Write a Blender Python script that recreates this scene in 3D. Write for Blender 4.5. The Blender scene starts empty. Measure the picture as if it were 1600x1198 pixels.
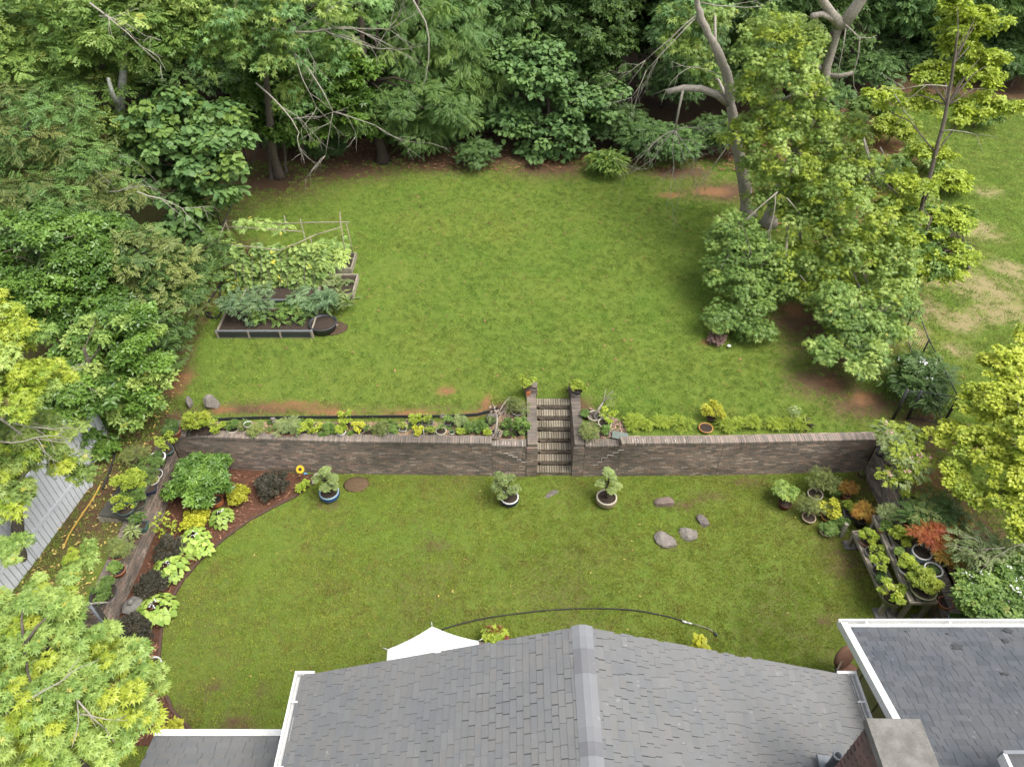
import bpy, math, random
import numpy as np
from mathutils import Vector, Matrix, noise as mnoise

SC = bpy.context.scene
COL = SC.collection
RND = random.Random(11)
R = math.radians

# ---------------------------------------------------------------- camera, light, exposure
CAM_H, PITCH, FPX = 18.0, R(42.5), 1146.0
cam_d = bpy.data.cameras.new('camera')
cam = bpy.data.objects.new('camera', cam_d)
COL.objects.link(cam)
cam.location = (0, 0, CAM_H)
cam.rotation_euler = (R(90) - PITCH, 0, 0)
cam_d.sensor_width = 36
cam_d.lens = FPX / 1600 * 36
cam_d.clip_end = 2000
SC.camera = cam

SUN_EL, SUN_AZ = R(61), R(116)          # azimuth measured clockwise from +Y (light from the right, a little behind)
world = bpy.data.worlds.new('World')
SC.world = world
world.use_nodes = True
wn = world.node_tree
wn.nodes.clear()
sky = wn.nodes.new('ShaderNodeTexSky')
sky.sky_type = 'NISHITA'
sky.sun_disc = False
sky.sun_elevation = SUN_EL
sky.sun_rotation = SUN_AZ
sky.air_density = 1.0
sky.dust_density = 4.0
hs = wn.nodes.new('ShaderNodeHueSaturation')
hs.inputs['Saturation'].default_value = 0.35   # cloud cover: the sky is a soft grey
bg = wn.nodes.new('ShaderNodeBackground')
bg.inputs['Strength'].default_value = 0.15
wo = wn.nodes.new('ShaderNodeOutputWorld')
wn.links.new(sky.outputs[0], hs.inputs['Color'])
wn.links.new(hs.outputs[0], bg.inputs['Color'])
wn.links.new(bg.outputs[0], wo.inputs['Surface'])

sun_d = bpy.data.lights.new('sun', 'SUN')
sun_d.energy = 1.35
sun_d.angle = R(36)
sun_d.color = (1.0, 0.95, 0.86)
sun = bpy.data.objects.new('sun', sun_d)
COL.objects.link(sun)
sd = Vector((math.sin(SUN_AZ) * math.cos(SUN_EL), math.cos(SUN_AZ) * math.cos(SUN_EL), math.sin(SUN_EL)))
sun.rotation_euler = sd.to_track_quat('Z', 'Y').to_euler()
sun.location = (20, -10, 40)

SC.view_settings.view_transform = 'Standard'
SC.view_settings.look = 'None'
SC.view_settings.exposure = 1.26
SC.view_settings.gamma = 1
SC.view_settings.use_curve_mapping = False

# ---------------------------------------------------------------- helpers
UP = 1.35      # level of the upper garden above the lower lawn


def P(px, py, z=0.0):
    """world point at height z for a spot measured on the 1600 px wide photograph"""
    dx = (px - 800) / FPX
    dy = (599 - py) / FPX
    d = (dx, math.cos(PITCH) + dy * math.sin(PITCH), -math.sin(PITCH) + dy * math.cos(PITCH))
    t = (CAM_H - z) / -d[2]
    return Vector((d[0] * t, d[1] * t, z))


def PY(px, py, Y):
    """world point on the upright plane y = Y"""
    dx = (px - 800) / FPX
    dy = (599 - py) / FPX
    d = (dx, math.cos(PITCH) + dy * math.sin(PITCH), -math.sin(PITCH) + dy * math.cos(PITCH))
    t = Y / d[1]
    return Vector((d[0] * t, Y, CAM_H + d[2] * t))


def link(o, parent=None):
    COL.objects.link(o)
    if parent is not None:
        o.parent = parent
    return o


def tag(o, label=None, cat=None, group=None, kind=None):
    if label:
        o['label'] = label
    if cat:
        o['category'] = cat
    if group:
        o['group'] = group
    if kind:
        o['kind'] = kind
    return o


def thing(name, label, cat, loc=(0, 0, 0), rz=0.0, group=None):
    o = bpy.data.objects.new(name, None)
    o.empty_display_size = 0.2
    COL.objects.link(o)
    o.location = loc
    o.rotation_euler = (0, 0, rz)
    return tag(o, label, cat, group)


def copy_tree(o, parent=None):
    c = o.copy()
    link(c, parent)
    for ch in list(o.children):
        copy_tree(ch, c)
    return c


def np_mesh(name, verts, faces_flat, sizes, mats=(), tint=None, smooth=False, midx=None):
    me = bpy.data.meshes.new(name)
    verts = np.asarray(verts, dtype=np.float32)
    faces_flat = np.asarray(faces_flat, dtype=np.int32).ravel()
    sizes = np.asarray(sizes, dtype=np.int32)
    me.vertices.add(len(verts))
    me.vertices.foreach_set('co', verts.ravel())
    me.loops.add(len(faces_flat))
    me.loops.foreach_set('vertex_index', faces_flat)
    me.polygons.add(len(sizes))
    st = np.concatenate([[0], np.cumsum(sizes)[:-1]]).astype(np.int32)
    me.polygons.foreach_set('loop_start', st)
    if midx is not None:
        me.polygons.foreach_set('material_index', np.asarray(midx, dtype=np.int32))
    if smooth:
        me.polygons.foreach_set('use_smooth', np.ones(len(sizes), dtype=bool))
    me.update(calc_edges=True)
    if tint is not None:
        a = me.color_attributes.new('tint', 'FLOAT_COLOR', 'POINT')
        t4 = np.ones((len(verts), 4), dtype=np.float32)
        t4[:, :tint.shape[1]] = tint
        a.data.foreach_set('color', t4.ravel())
    for m in mats:
        me.materials.append(m)
    return me


class MB:
    """collects simple shapes and links them as ONE mesh object"""

    def __init__(self):
        self.v, self.f, self.m, self.s = [], [], [], []

    def add(self, verts, faces, mi=0, smooth=False):
        o = len(self.v)
        self.v += [tuple(p) for p in verts]
        self.f += [tuple(i + o for i in f) for f in faces]
        self.m += [mi] * len(faces)
        self.s += [smooth] * len(faces)
        return self

    def box(self, c, s, rot=None, mi=0, jit=0.0):
        hx, hy, hz = s[0] / 2, s[1] / 2, s[2] / 2
        vs = []
        for z in (-hz, hz):
            for x, y in ((-hx, -hy), (hx, -hy), (hx, hy), (-hx, hy)):
                p = Vector((x, y, z))
                if jit:
                    p += Vector((RND.uniform(-jit, jit), RND.uniform(-jit, jit), RND.uniform(-jit, jit)))
                if rot is not None:
                    p = rot @ p
                vs.append(p + Vector(c))
        return self.add(vs, [(3, 2, 1, 0), (4, 5, 6, 7), (0, 1, 5, 4), (1, 2, 6, 5), (2, 3, 7, 6), (3, 0, 4, 7)], mi)

    def bar(self, a, b, w, h, mi=0, up=(0, 0, 1)):
        a, b = Vector(a), Vector(b)
        d = b - a
        y = d.normalized()
        x = y.cross(Vector(up))
        if x.length < 1e-4:
            x = Vector((1, 0, 0))
        x.normalize()
        z = x.cross(y)
        M = Matrix((x, y, z)).transposed()
        return self.box((a + b) / 2, (w, d.length, h), M, mi)

    def tube(self, pts, rad, n=8, mi=0, cap=True, smooth=True):
        pts = [Vector(p) for p in pts]
        if not hasattr(rad, '__len__'):
            rad = [rad] * len(pts)
        vs, fs = [], []
        px = None
        for i, p in enumerate(pts):
            d = (pts[min(i + 1, len(pts) - 1)] - pts[max(i - 1, 0)])
            d = d.normalized() if d.length > 1e-6 else Vector((0, 0, 1))
            if px is None:
                px = d.orthogonal().normalized()
            else:
                px = px - d * px.dot(d)
                px = px.normalized() if px.length > 1e-5 else d.orthogonal().normalized()
            y = d.cross(px)
            for k in range(n):
                a = 2 * math.pi * k / n
                vs.append(p + (px * math.cos(a) + y * math.sin(a)) * rad[i])
        for i in range(len(pts) - 1):
            for k in range(n):
                k2 = (k + 1) % n
                fs.append((i * n + k, i * n + k2, (i + 1) * n + k2, (i + 1) * n + k))
        if cap:
            fs.append(tuple(reversed(range(n))))
            fs.append(tuple(range((len(pts) - 1) * n, len(pts) * n)))
        return self.add(vs, fs, mi, smooth)

    def lathe(self, prof, n=16, c=(0, 0, 0), mi=0, sx=1.0, sy=1.0, smooth=True, caps=True):
        vs, fs = [], []
        c = Vector(c)
        for r, z in prof:
            for k in range(n):
                a = 2 * math.pi * (k + .5) / n
                vs.append(c + Vector((r * sx * math.cos(a), r * sy * math.sin(a), z)))
        for i in range(len(prof) - 1):
            for k in range(n):
                k2 = (k + 1) % n
                fs.append((i * n + k, i * n + k2, (i + 1) * n + k2, (i + 1) * n + k))
        if caps:
            fs.append(tuple(reversed(range(n))))
            fs.append(tuple(range((len(prof) - 1) * n, len(prof) * n)))
        return self.add(vs, fs, mi, smooth)

    def mesh(self, name, mats):
        me = bpy.data.meshes.new(name)
        me.from_pydata(self.v, [], self.f)
        for m in (mats if isinstance(mats, (list, tuple)) else [mats]):
            me.materials.append(m)
        me.polygons.foreach_set('material_index', self.m)
        me.polygons.foreach_set('use_smooth', self.s)
        me.update()
        return me

    def build(self, name, mats, parent=None, loc=(0, 0, 0), rz=0.0):
        o = bpy.data.objects.new(name, self.mesh(name, mats))
        link(o, parent)
        o.location = loc
        o.rotation_euler = (0, 0, rz)
        return o


# ---------------------------------------------------------------- materials
MATS = {}


def nodes(name):
    m = bpy.data.materials.new(name)
    m.use_nodes = True
    nt = m.node_tree
    nt.nodes.clear()
    out = nt.nodes.new('ShaderNodeOutputMaterial')
    MATS[name] = m
    return m, nt, out


def N(nt, t, **kw):
    n = nt.nodes.new('ShaderNode' + t)
    for k, v in kw.items():
        setattr(n, k, v)
    return n


def ramp(nt, stops):
    r = N(nt, 'ValToRGB')
    el = r.color_ramp.elements
    while len(el) < len(stops):
        el.new(0.5)
    for e, (p, c) in zip(el, stops):
        e.position = p
        e.color = (c[0], c[1], c[2], 1)
    return r


def mixc(nt, fac, a, b, mode='MIX'):
    m = N(nt, 'Mix', data_type='RGBA', blend_type=mode)
    for sock, val in ((m.inputs[0], fac), (m.inputs[6], a), (m.inputs[7], b)):
        if hasattr(val, 'links'):
            nt.links.new(val, sock)
        elif isinstance(val, (int, float)):
            sock.default_value = val
        else:
            sock.default_value = (val[0], val[1], val[2], 1)
    return m.outputs[2]


def noisef(nt, scale, detail=4, rough=.6, obj=False, lo=0.3, hi=0.7, vec=None):
    if vec is None:
        if obj:
            vec = N(nt, 'TexCoord').outputs['Object']
        else:
            vec = N(nt, 'NewGeometry').outputs['Position']
    n = N(nt, 'TexNoise')
    n.inputs['Scale'].default_value = scale
    n.inputs['Detail'].default_value = detail
    n.inputs['Roughness'].default_value = rough
    nt.links.new(vec, n.inputs['Vector'])
    mr = N(nt, 'MapRange')
    mr.inputs[1].default_value = lo
    mr.inputs[2].default_value = hi
    nt.links.new(n.outputs['Fac'], mr.inputs[0])
    return mr.outputs[0]


def bsdf(nt, out, col, rough=.8, bump=None, bstr=.3, bdist=.02, spec=.3):
    b = N(nt, 'BsdfPrincipled')
    if hasattr(col, 'links'):
        nt.links.new(col, b.inputs['Base Color'])
    else:
        b.inputs['Base Color'].default_value = (*col, 1)
    b.inputs['Roughness'].default_value = rough
    b.inputs['Specular IOR Level'].default_value = spec
    if bump is not None:
        bp = N(nt, 'Bump')
        bp.inputs['Strength'].default_value = bstr
        bp.inputs['Distance'].default_value = bdist
        nt.links.new(bump, bp.inputs['Height'])
        nt.links.new(bp.outputs[0], b.inputs['Normal'])
    nt.links.new(b.outputs[0], out.inputs['Surface'])
    return b


def simple(name, c1, c2=None, scale=8, rough=.7, bump=.3, obj=False, spec=.3, island=0.0):
    """two tones of one stuff broken up by noise, optionally another tone on each separate piece"""
    if name in MATS:
        return MATS[name]
    m, nt, out = nodes(name)
    c2 = c2 or tuple(x * .7 for x in c1)
    f = noisef(nt, scale, 6, .65, obj)
    col = mixc(nt, f, c1, c2)
    f3 = noisef(nt, scale * 9, 3, .7, obj)
    col = mixc(nt, f3, col, mixc(nt, .25, col, (0.02, 0.02, 0.015)), 'MIX')
    if island:
        g = N(nt, 'NewGeometry')
        oi = N(nt, 'ObjectInfo')
        ad = N(nt, 'Math', operation='ADD')
        nt.links.new(g.outputs['Random Per Island'], ad.inputs[0])
        nt.links.new(oi.outputs['Random'], ad.inputs[1])
        fr = N(nt, 'Math', operation='FRACT')
        nt.links.new(ad.outputs[0], fr.inputs[0])
        v = N(nt, 'MapRange')
        v.inputs[3].default_value = 1 - island
        v.inputs[4].default_value = 1 + island
        nt.links.new(fr.outputs[0], v.inputs[0])
        hsv = N(nt, 'HueSaturation')
        nt.links.new(col, hsv.inputs['Color'])
        nt.links.new(v.outputs[0], hsv.inputs['Value'])
        col = hsv.outputs[0]
    bsdf(nt, out, col, rough, f3, bump, .01, spec)
    return m


def leafmat(name, c1, c2, c3=None, trans=.3, rough=.5, spec=.35, dead=None):
    """leaf tones differ from leaf to leaf and from spray to spray (attribute tint: spray, leaf)"""
    if name in MATS:
        return MATS[name]
    m, nt, out = nodes(name)
    at = N(nt, 'Attribute', attribute_name='tint')
    sp = N(nt, 'SeparateColor')
    nt.links.new(at.outputs['Color'], sp.inputs[0])
    oi = N(nt, 'ObjectInfo')
    col = mixc(nt, sp.outputs[1], c1, c2)
    c3 = c3 or tuple(x * 1.25 for x in c2)
    mr = N(nt, 'MapRange')
    mr.inputs[1].default_value = .35
    mr.inputs[2].default_value = 1.0
    mr.inputs[4].default_value = .85
    nt.links.new(sp.outputs[0], mr.inputs[0])
    col = mixc(nt, mr.outputs[0], col, c3)
    hv = N(nt, 'HueSaturation')
    v = N(nt, 'MapRange')
    v.inputs[3].default_value = .82
    v.inputs[4].default_value = 1.18
    nt.links.new(oi.outputs['Random'], v.inputs[0])
    nt.links.new(v.outputs[0], hv.inputs['Value'])
    nt.links.new(col, hv.inputs['Color'])
    col = hv.outputs[0]
    if dead:
        gt = N(nt, 'Math', operation='GREATER_THAN')
        gt.inputs[1].default_value = .985
        nt.links.new(sp.outputs[1], gt.inputs[0])
        col = mixc(nt, gt.outputs[0], col, dead)
    b = N(nt, 'BsdfPrincipled')
    nt.links.new(col, b.inputs['Base Color'])
    b.inputs['Roughness'].default_value = rough
    b.inputs['Specular IOR Level'].default_value = spec
    t = N(nt, 'BsdfTranslucent')
    tc = mixc(nt, .5, col, (1.0, 1.0, .25), 'MULTIPLY')
    nt.links.new(tc, t.inputs['Color'])
    mx = N(nt, 'MixShader')
    mx.inputs[0].default_value = trans
    nt.links.new(b.outputs[0], mx.inputs[1])
    nt.links.new(t.outputs[0], mx.inputs[2])
    nt.links.new(mx.outputs[0], out.inputs['Surface'])
    return m


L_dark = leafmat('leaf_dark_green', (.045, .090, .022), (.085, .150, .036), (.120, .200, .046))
L_deep = leafmat('leaf_deep_wood', (.060, .120, .036), (.110, .195, .058), (.150, .250, .070))
L_mid = leafmat('leaf_mid_green', (.085, .150, .032), (.140, .235, .050), (.200, .300, .065), dead=(.24, .28, .06))
L_soft = leafmat('leaf_soft_green', (.090, .180, .058), (.160, .280, .085), (.210, .340, .100))
L_feather = leafmat('leaf_feathery_green', (.080, .155, .044), (.130, .225, .058), (.180, .290, .070))
L_bright = leafmat('leaf_bright_green', (.150, .250, .055), (.310, .430, .105), (.410, .510, .135), trans=.4, rough=.42, dead=(.42, .42, .08))
L_yellow = leafmat('leaf_yellow_green', (.190, .290, .030), (.370, .450, .055), (.470, .520, .070), trans=.38, rough=.4)
L_lime = leafmat('leaf_lime', (.190, .270, .030), (.330, .410, .050), (.400, .480, .060), trans=.35)
L_gold = leafmat('leaf_gold', (.300, .320, .025), (.450, .450, .040), (.500, .500, .060), trans=.3)
L_hosta = leafmat('leaf_hosta', (.160, .270, .040), (.330, .450, .085), (.380, .500, .110), trans=.2, rough=.45)
L_glossy = leafmat('leaf_glossy', (0.065, 0.134, 0.024), (0.124, 0.229, 0.039), (0.195, 0.331, 0.054), rough=.32, spec=.5)
L_purple = leafmat('leaf_purple_black', (.022, .022, .014), (.055, .050, .030), (.060, .050, .030), trans=.1)
L_red = leafmat('leaf_red_maple', (0.281, 0.064, 0.027), (0.432, 0.116, 0.043), (0.464, 0.212, 0.050))
L_orange = leafmat('leaf_orange', (0.356, 0.159, 0.031), (0.518, 0.286, 0.056), (0.518, 0.381, 0.075))
L_olive = leafmat('leaf_olive', (.125, .165, .048), (.205, .250, .072), (.260, .290, .080))
L_grey = leafmat('leaf_grey_green', (.150, .210, .080), (.240, .300, .115), (.280, .330, .125))
L_vine = leafmat('leaf_vine', (0.169, 0.268, 0.075), (0.286, 0.408, 0.112), (0.403, 0.510, 0.135), dead=(0.650, 0.586, 0.090))
L_tomato = leafmat('leaf_vegetable', (0.098, 0.172, 0.082), (0.169, 0.261, 0.120), (0.215, 0.312, 0.135))
L_juniper = leafmat('leaf_juniper', (.170, .235, .075), (.260, .330, .110), (.300, .370, .120), trans=.2)
L_redbud = leafmat('leaf_redbud', (.300, .370, .040), (.500, .560, .070), (.560, .600, .090), trans=.42, rough=.45)
L_pink = leafmat('petal_pink', (.560, .260, .340), (.640, .380, .440), trans=.2)
L_white = leafmat('petal_white', (0.750, 0.741, 0.750), (0.750, 0.750, 0.750), trans=.2)
L_coleus = leafmat('leaf_coleus_red', (.16, .02, .02), (.22, .04, .03), (.26, .20, .04))
L_grass = None

M_bark = simple('bark_grey_brown', (.20, .165, .13), (.085, .068, .052), 14, .9, .9)
M_barkd = simple('bark_dark', (.085, .062, .045), (.035, .027, .02), 14, .95, .9)
M_deadw = simple('dead_wood_grey', (.42, .38, .32), (.20, .17, .14), 16, .85, .6)
M_twig = simple('bare_twig_pale', (.40, .37, .31), (.25, .22, .18), 20, .85, .3)
M_terra = simple('terracotta', (.36, .13, .07), (.24, .10, .06), 20, .8)
M_soil = simple('potting_soil', (.075, .052, .036), (.035, .026, .02), 60, .95, 1.0)
M_mulchy = simple('brown_humus', (.12, .07, .045), (.06, .038, .026), 25, .95, 1.0)
M_white = simple('white_paint', (.66, .66, .64), (.58, .58, .56), 3, .45, .05, spec=.4)
M_vinyl = simple('white_vinyl', (.60, .615, .64), (.56, .575, .60), 4, .4, .05, spec=.4, island=.04)
M_blackm = simple('black_metal', (.018, .018, .02), (.03, .03, .03), 30, .4, .1, spec=.5)
M_greym = simple('grey_metal', (.17, .19, .21), (.12, .13, .14), 20, .45, .1, spec=.5)
M_rubber = simple('black_rubber', (.02, .02, .018), (.035, .033, .03), 30, .6, .2)
M_bamboo = simple('bamboo_pole', (.38, .33, .25), (.26, .22, .16), 22, .75, .3)
M_wood = simple('weathered_wood', (.40, .35, .27), (.25, .22, .165), 12, .85, .7, island=.15)
M_deck = simple('grey_brown_timber', (.33, .30, .22), (.20, .19, .14), 12, .85, .7, island=.15)
M_blackp = simple('black_plastic', (.022, .024, .028), (.04, .042, .048), 18, .45, .2, spec=.5)
M_stone = simple('grey_stone', (.21, .185, .165), (.12, .10, .09), 9, .9, .9)
M_stonel = simple('pale_stone', (.30, .265, .23), (.17, .15, .13), 9, .9, .9)
M_conc = simple('weathered_concrete', (.22, .21, .19), (.11, .105, .095), 5, .9, .6)
M_olives = simple('olive_siding', (.245, .235, .11), (.20, .19, .09), 3, .7, .1)
M_brickw = simple('side_stone', (.3, .24, .18), (.18, .15, .12), 10, .9, .6)
M_canvas = simple('white_canvas', (.84, .83, .80), (.81, .80, .77), 2, .7, .05)
M_cushion = simple('brown_cushion', (.16, .085, .055), (.12, .06, .04), 12, .9, .2)
M_yellowp = simple('yellow_pipe', (.50, .33, .06), (.36, .22, .04), 12, .5, .1)


def brickmat(name, tones, stain=(.045, .042, .034), amount=.6, edge=0.0, scale=.7):
    m, nt, out = nodes(name)
    g = N(nt, 'NewGeometry')
    oi = N(nt, 'ObjectInfo')
    ad = N(nt, 'Math', operation='ADD')
    nt.links.new(g.outputs['Random Per Island'], ad.inputs[0])
    nt.links.new(oi.outputs['Random'], ad.inputs[1])
    fr = N(nt, 'Math', operation='FRACT')
    nt.links.new(ad.outputs[0], fr.inputs[0])
    k = len(tones)
    rp = ramp(nt, [(i / k, t) for i, t in enumerate(tones)])
    rp.color_ramp.interpolation = 'CONSTANT'
    nt.links.new(fr.outputs[0], rp.inputs[0])
    f = noisef(nt, 14, 6, .7, lo=.3, hi=.75)
    col = mixc(nt, f, rp.outputs[0], mixc(nt, .5, rp.outputs[0], (.09, .08, .065)))
    # algae and soot: large blotches drawn out along the wall
    mp = N(nt, 'Mapping')
    mp.inputs['Scale'].default_value = (.55, .8, 1.6)
    nt.links.new(g.outputs['Position'], mp.inputs['Vector'])
    s = noisef(nt, scale, 7, .68, lo=.42, hi=.66, vec=mp.outputs[0])
    s2 = N(nt, 'Math', operation='MULTIPLY')
    s2.inputs[1].default_value = amount
    nt.links.new(s, s2.inputs[0])
    col = mixc(nt, s2.outputs[0], col, stain)
    w = noisef(nt, 23, 3, .6, lo=.66, hi=.76)
    w2 = N(nt, 'Math', operation='MULTIPLY')
    w2.inputs[1].default_value = .28
    nt.links.new(w, w2.inputs[0])
    col = mixc(nt, w2.outputs[0], col, (.5, .48, .45))
    bsdf(nt, out, col, .9, f, .5, .01, .2)
    return m


M_brick = brickmat('wall_brick', [(.30, .23, .185), (.23, .19, .16), (.36, .25, .195), (.26, .215, .18), (.44, .35, .28), (.18, .155, .13), (.29, .225, .18)], amount=.62)
M_cap = brickmat('cap_brick', [(.27, .22, .18), (.22, .185, .155), (.31, .24, .20), (.25, .205, .17), (.20, .17, .145)], amount=.6)
M_tread = brickmat('tread_brick', [(.29, .25, .185), (.25, .21, .155), (.33, .285, .215), (.22, .185, .14)], stain=(.07, .07, .04), amount=.6)
M_chim = brickmat('chimney_brick', [(.17, .10, .085), (.13, .085, .075), (.20, .12, .10), (.15, .10, .09)], amount=.3)
M_mortar = simple('mortar', (.17, .155, .135), (.10, .095, .08), 6, .95, .6)
M_mortard = simple('mossy_mortar', (.05, .048, .034), (.03, .032, .018), 9, .95, .6)
M_lime = simple('white_lime_bloom', (.66, .64, .60), (.5, .48, .45), 30, .9, .3)


# ground: the vertex attribute "soil" says where bare soil (r), red clay (g) and dry straw (b) lie
def groundmat(name):
    m, nt, out = nodes(name)
    at = N(nt, 'Attribute', attribute_name='soil')
    sp = N(nt, 'SeparateColor')
    nt.links.new(at.outputs['Color'], sp.inputs[0])
    a = noisef(nt, .35, 5, .6, lo=.35, hi=.65)
    b = noisef(nt, 5.0, 6, .7, lo=.3, hi=.7)
    c = noisef(nt, 30.0, 3, .8, lo=.3, hi=.7)
    g = mixc(nt, a, (.155, .225, .036), (.210, .240, .046))
    g = mixc(nt, b, g, (.120, .190, .030))
    g = mixc(nt, c, mixc(nt, .5, g, (.06, .085, .015)), g)
    dry = mixc(nt, c, (.38, .30, .17), (.20, .19, .07))
    clay = mixc(nt, b, (.42, .21, .10), (.30, .15, .075))
    clay = mixc(nt, c, clay, (.13, .075, .035))
    soil = mixc(nt, b, (.120, .072, .042), (.070, .044, .026))
    soil = mixc(nt, c, mixc(nt, .4, soil, (.22, .14, .08)), soil)

    def edge(o, w=.35):
        n = noisef(nt, 6.0, 9, .85, lo=.25, hi=.75)
        ad = N(nt, 'Math', operation='ADD')
        nt.links.new(o, ad.inputs[0])
        nt.links.new(n, ad.inputs[1])
        r = N(nt, 'MapRange')
        r.inputs[1].default_value = .72
        r.inputs[2].default_value = 1.3
        nt.links.new(ad.outputs[0], r.inputs[0])
        return r.outputs[0]
    col = mixc(nt, edge(sp.outputs[0]), g, soil)
    col = mixc(nt, edge(sp.outputs[1]), col, clay)
    col = mixc(nt, edge(sp.outputs[2]), col, dry)
    bsdf(nt, out, col, .95, c, .8, .03, .1)
    return m


M_ground = groundmat('lawn_ground')


def grassmat(name, base, alt, dark, thatch=.5, tip=(.40, .44, .08)):
    m, nt, out = nodes(name)
    a = noisef(nt, .35, 5, .6, lo=.35, hi=.65)
    b = noisef(nt, 2.4, 5, .7, lo=.3, hi=.7)
    oi = N(nt, 'ObjectInfo')
    g = N(nt, 'NewGeometry')
    col = mixc(nt, a, base, alt)
    col = mixc(nt, b, col, dark)
    th = noisef(nt, 1.3, 8, .8, lo=.48, hi=.62)
    t2 = N(nt, 'Math', operation='MULTIPLY')
    t2.inputs[1].default_value = thatch
    nt.links.new(th, t2.inputs[0])
    col = mixc(nt, t2.outputs[0], col, (.26, .20, .075))
    gt = N(nt, 'MapRange')
    gt.inputs[1].default_value = .55
    gt.inputs[2].default_value = 1.0
    gt.inputs[4].default_value = .7
    nt.links.new(g.outputs['Random Per Island'], gt.inputs[0])
    col = mixc(nt, gt.outputs[0], col, tip)
    hv = N(nt, 'HueSaturation')
    v = N(nt, 'MapRange')
    v.inputs[3].default_value = .7
    v.inputs[4].default_value = 1.3
    nt.links.new(oi.outputs['Random'], v.inputs[0])
    nt.links.new(v.outputs[0], hv.inputs['Value'])
    nt.links.new(col, hv.inputs['Color'])
    bb = N(nt, 'BsdfPrincipled')
    nt.links.new(hv.outputs[0], bb.inputs['Base Color'])
    bb.inputs['Roughness'].default_value = .6
    bb.inputs['Specular IOR Level'].default_value = .2
    t = N(nt, 'BsdfTranslucent')
    nt.links.new(hv.outputs[0], t.inputs['Color'])
    mx = N(nt, 'MixShader')
    mx.inputs[0].default_value = .3
    nt.links.new(bb.outputs[0], mx.inputs[1])
    nt.links.new(t.outputs[0], mx.inputs[2])
    nt.links.new(mx.outputs[0], out.inputs['Surface'])
    return m


G_low = grassmat('grass_courtyard', (.275, .390, .050), (.400, .385, .085), (.200, .290, .045), .85)
G_up = grassmat('grass_upper', (.180, .345, .050), (.290, .370, .065), (.130, .245, .055), .30)
G_side = grassmat('grass_neighbour', (.260, .400, .085), (.34, .42, .11), (.20, .34, .075), .25)


# ---------------------------------------------------------------- foliage
def T_oval(w=.30):
    v = np.array([(0, 0, 0), (w, .42, .09), (0, 1, -.08), (-w, .42, .09)], dtype=np.float32)
    return v, [(0, 1, 2), (0, 2, 3)]


def T_maple():
    vs, fs = [], []
    for a, l in ((-95, .55), (-45, .85), (0, 1.05), (45, .85), (95, .55)):
        a = R(a)
        d = np.array((math.sin(a), math.cos(a)))
        n = np.array((d[1], -d[0]))
        o = len(vs)
        vs += [(*(d * l * .12 + n * .17), .02), (*(d * l), -.12), (*(d * l * .12 - n * .17), .04)]
        fs += [(o, o + 2, o + 1)]
    return np.array(vs, dtype=np.float32), fs


def T_lobed():
    """broad heart-shaped leaf with a fold along the midrib"""
    v = [(0, -.03, 0), (.42, .05, .05), (.40, .55, .05), (0, 1.0, -.08), (-.40, .55, .05), (-.42, .05, .05)]
    return np.array(v, dtype=np.float32), [(0, 1, 2, 3), (0, 3, 4, 5)]


def T_whorl(k=6, w=.20, up=.12):
    vs, fs = [], []
    for i in range(k):
        a = 2 * math.pi * i / k + (i % 2) * .25
        c, s = math.cos(a), math.sin(a)
        l = 1.0 if i % 2 == 0 else .8
        o = len(vs)
        for x, y, z in ((0, .04, 0), (w, .5 * l, up), (0, l, -.10), (-w, .5 * l, up)):
            vs.append((x * c - y * s, x * s + y * c, z))
        fs += [(o, o + 1, o + 2), (o, o + 2, o + 3)]
    return np.array(vs, dtype=np.float32), fs


def T_spray(k=7, leaf=.34, w=.13):
    """a twig with leaves on both sides"""
    vs, fs = [], []
    for i in range(k):
        t = (i + .5) / k
        side = -1 if i % 2 else 1
        a = R(55) * side if i < k - 1 else 0
        c, s = math.cos(-a), math.sin(-a)
        o = len(vs)
        l = leaf * (1.1 - .4 * abs(t - .45))
        for x, y, z in ((w * l / leaf * 1.15, .28 * l, .02), (0, l, -.06), (-w * l / leaf * .95, .22 * l, .03)):
            vs.append((x * c - y * s, t * .8 + x * s + y * c, z - .12 * t * t))
        fs += [(o, o + 1, o + 2)]
    return np.array(vs, dtype=np.float32), fs


TEMPL = {'oval': T_oval(), 'narrow': T_oval(.13), 'round': T_oval(.46), 'maple': T_maple(), 'heart': T_lobed(),
         'whorl': T_whorl(), 'whorl4': T_whorl(4, .26), 'spray': T_spray(), 'fern': T_spray(9, .26, .07), 'tuft': T_whorl(7, .07, .3)}


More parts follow.
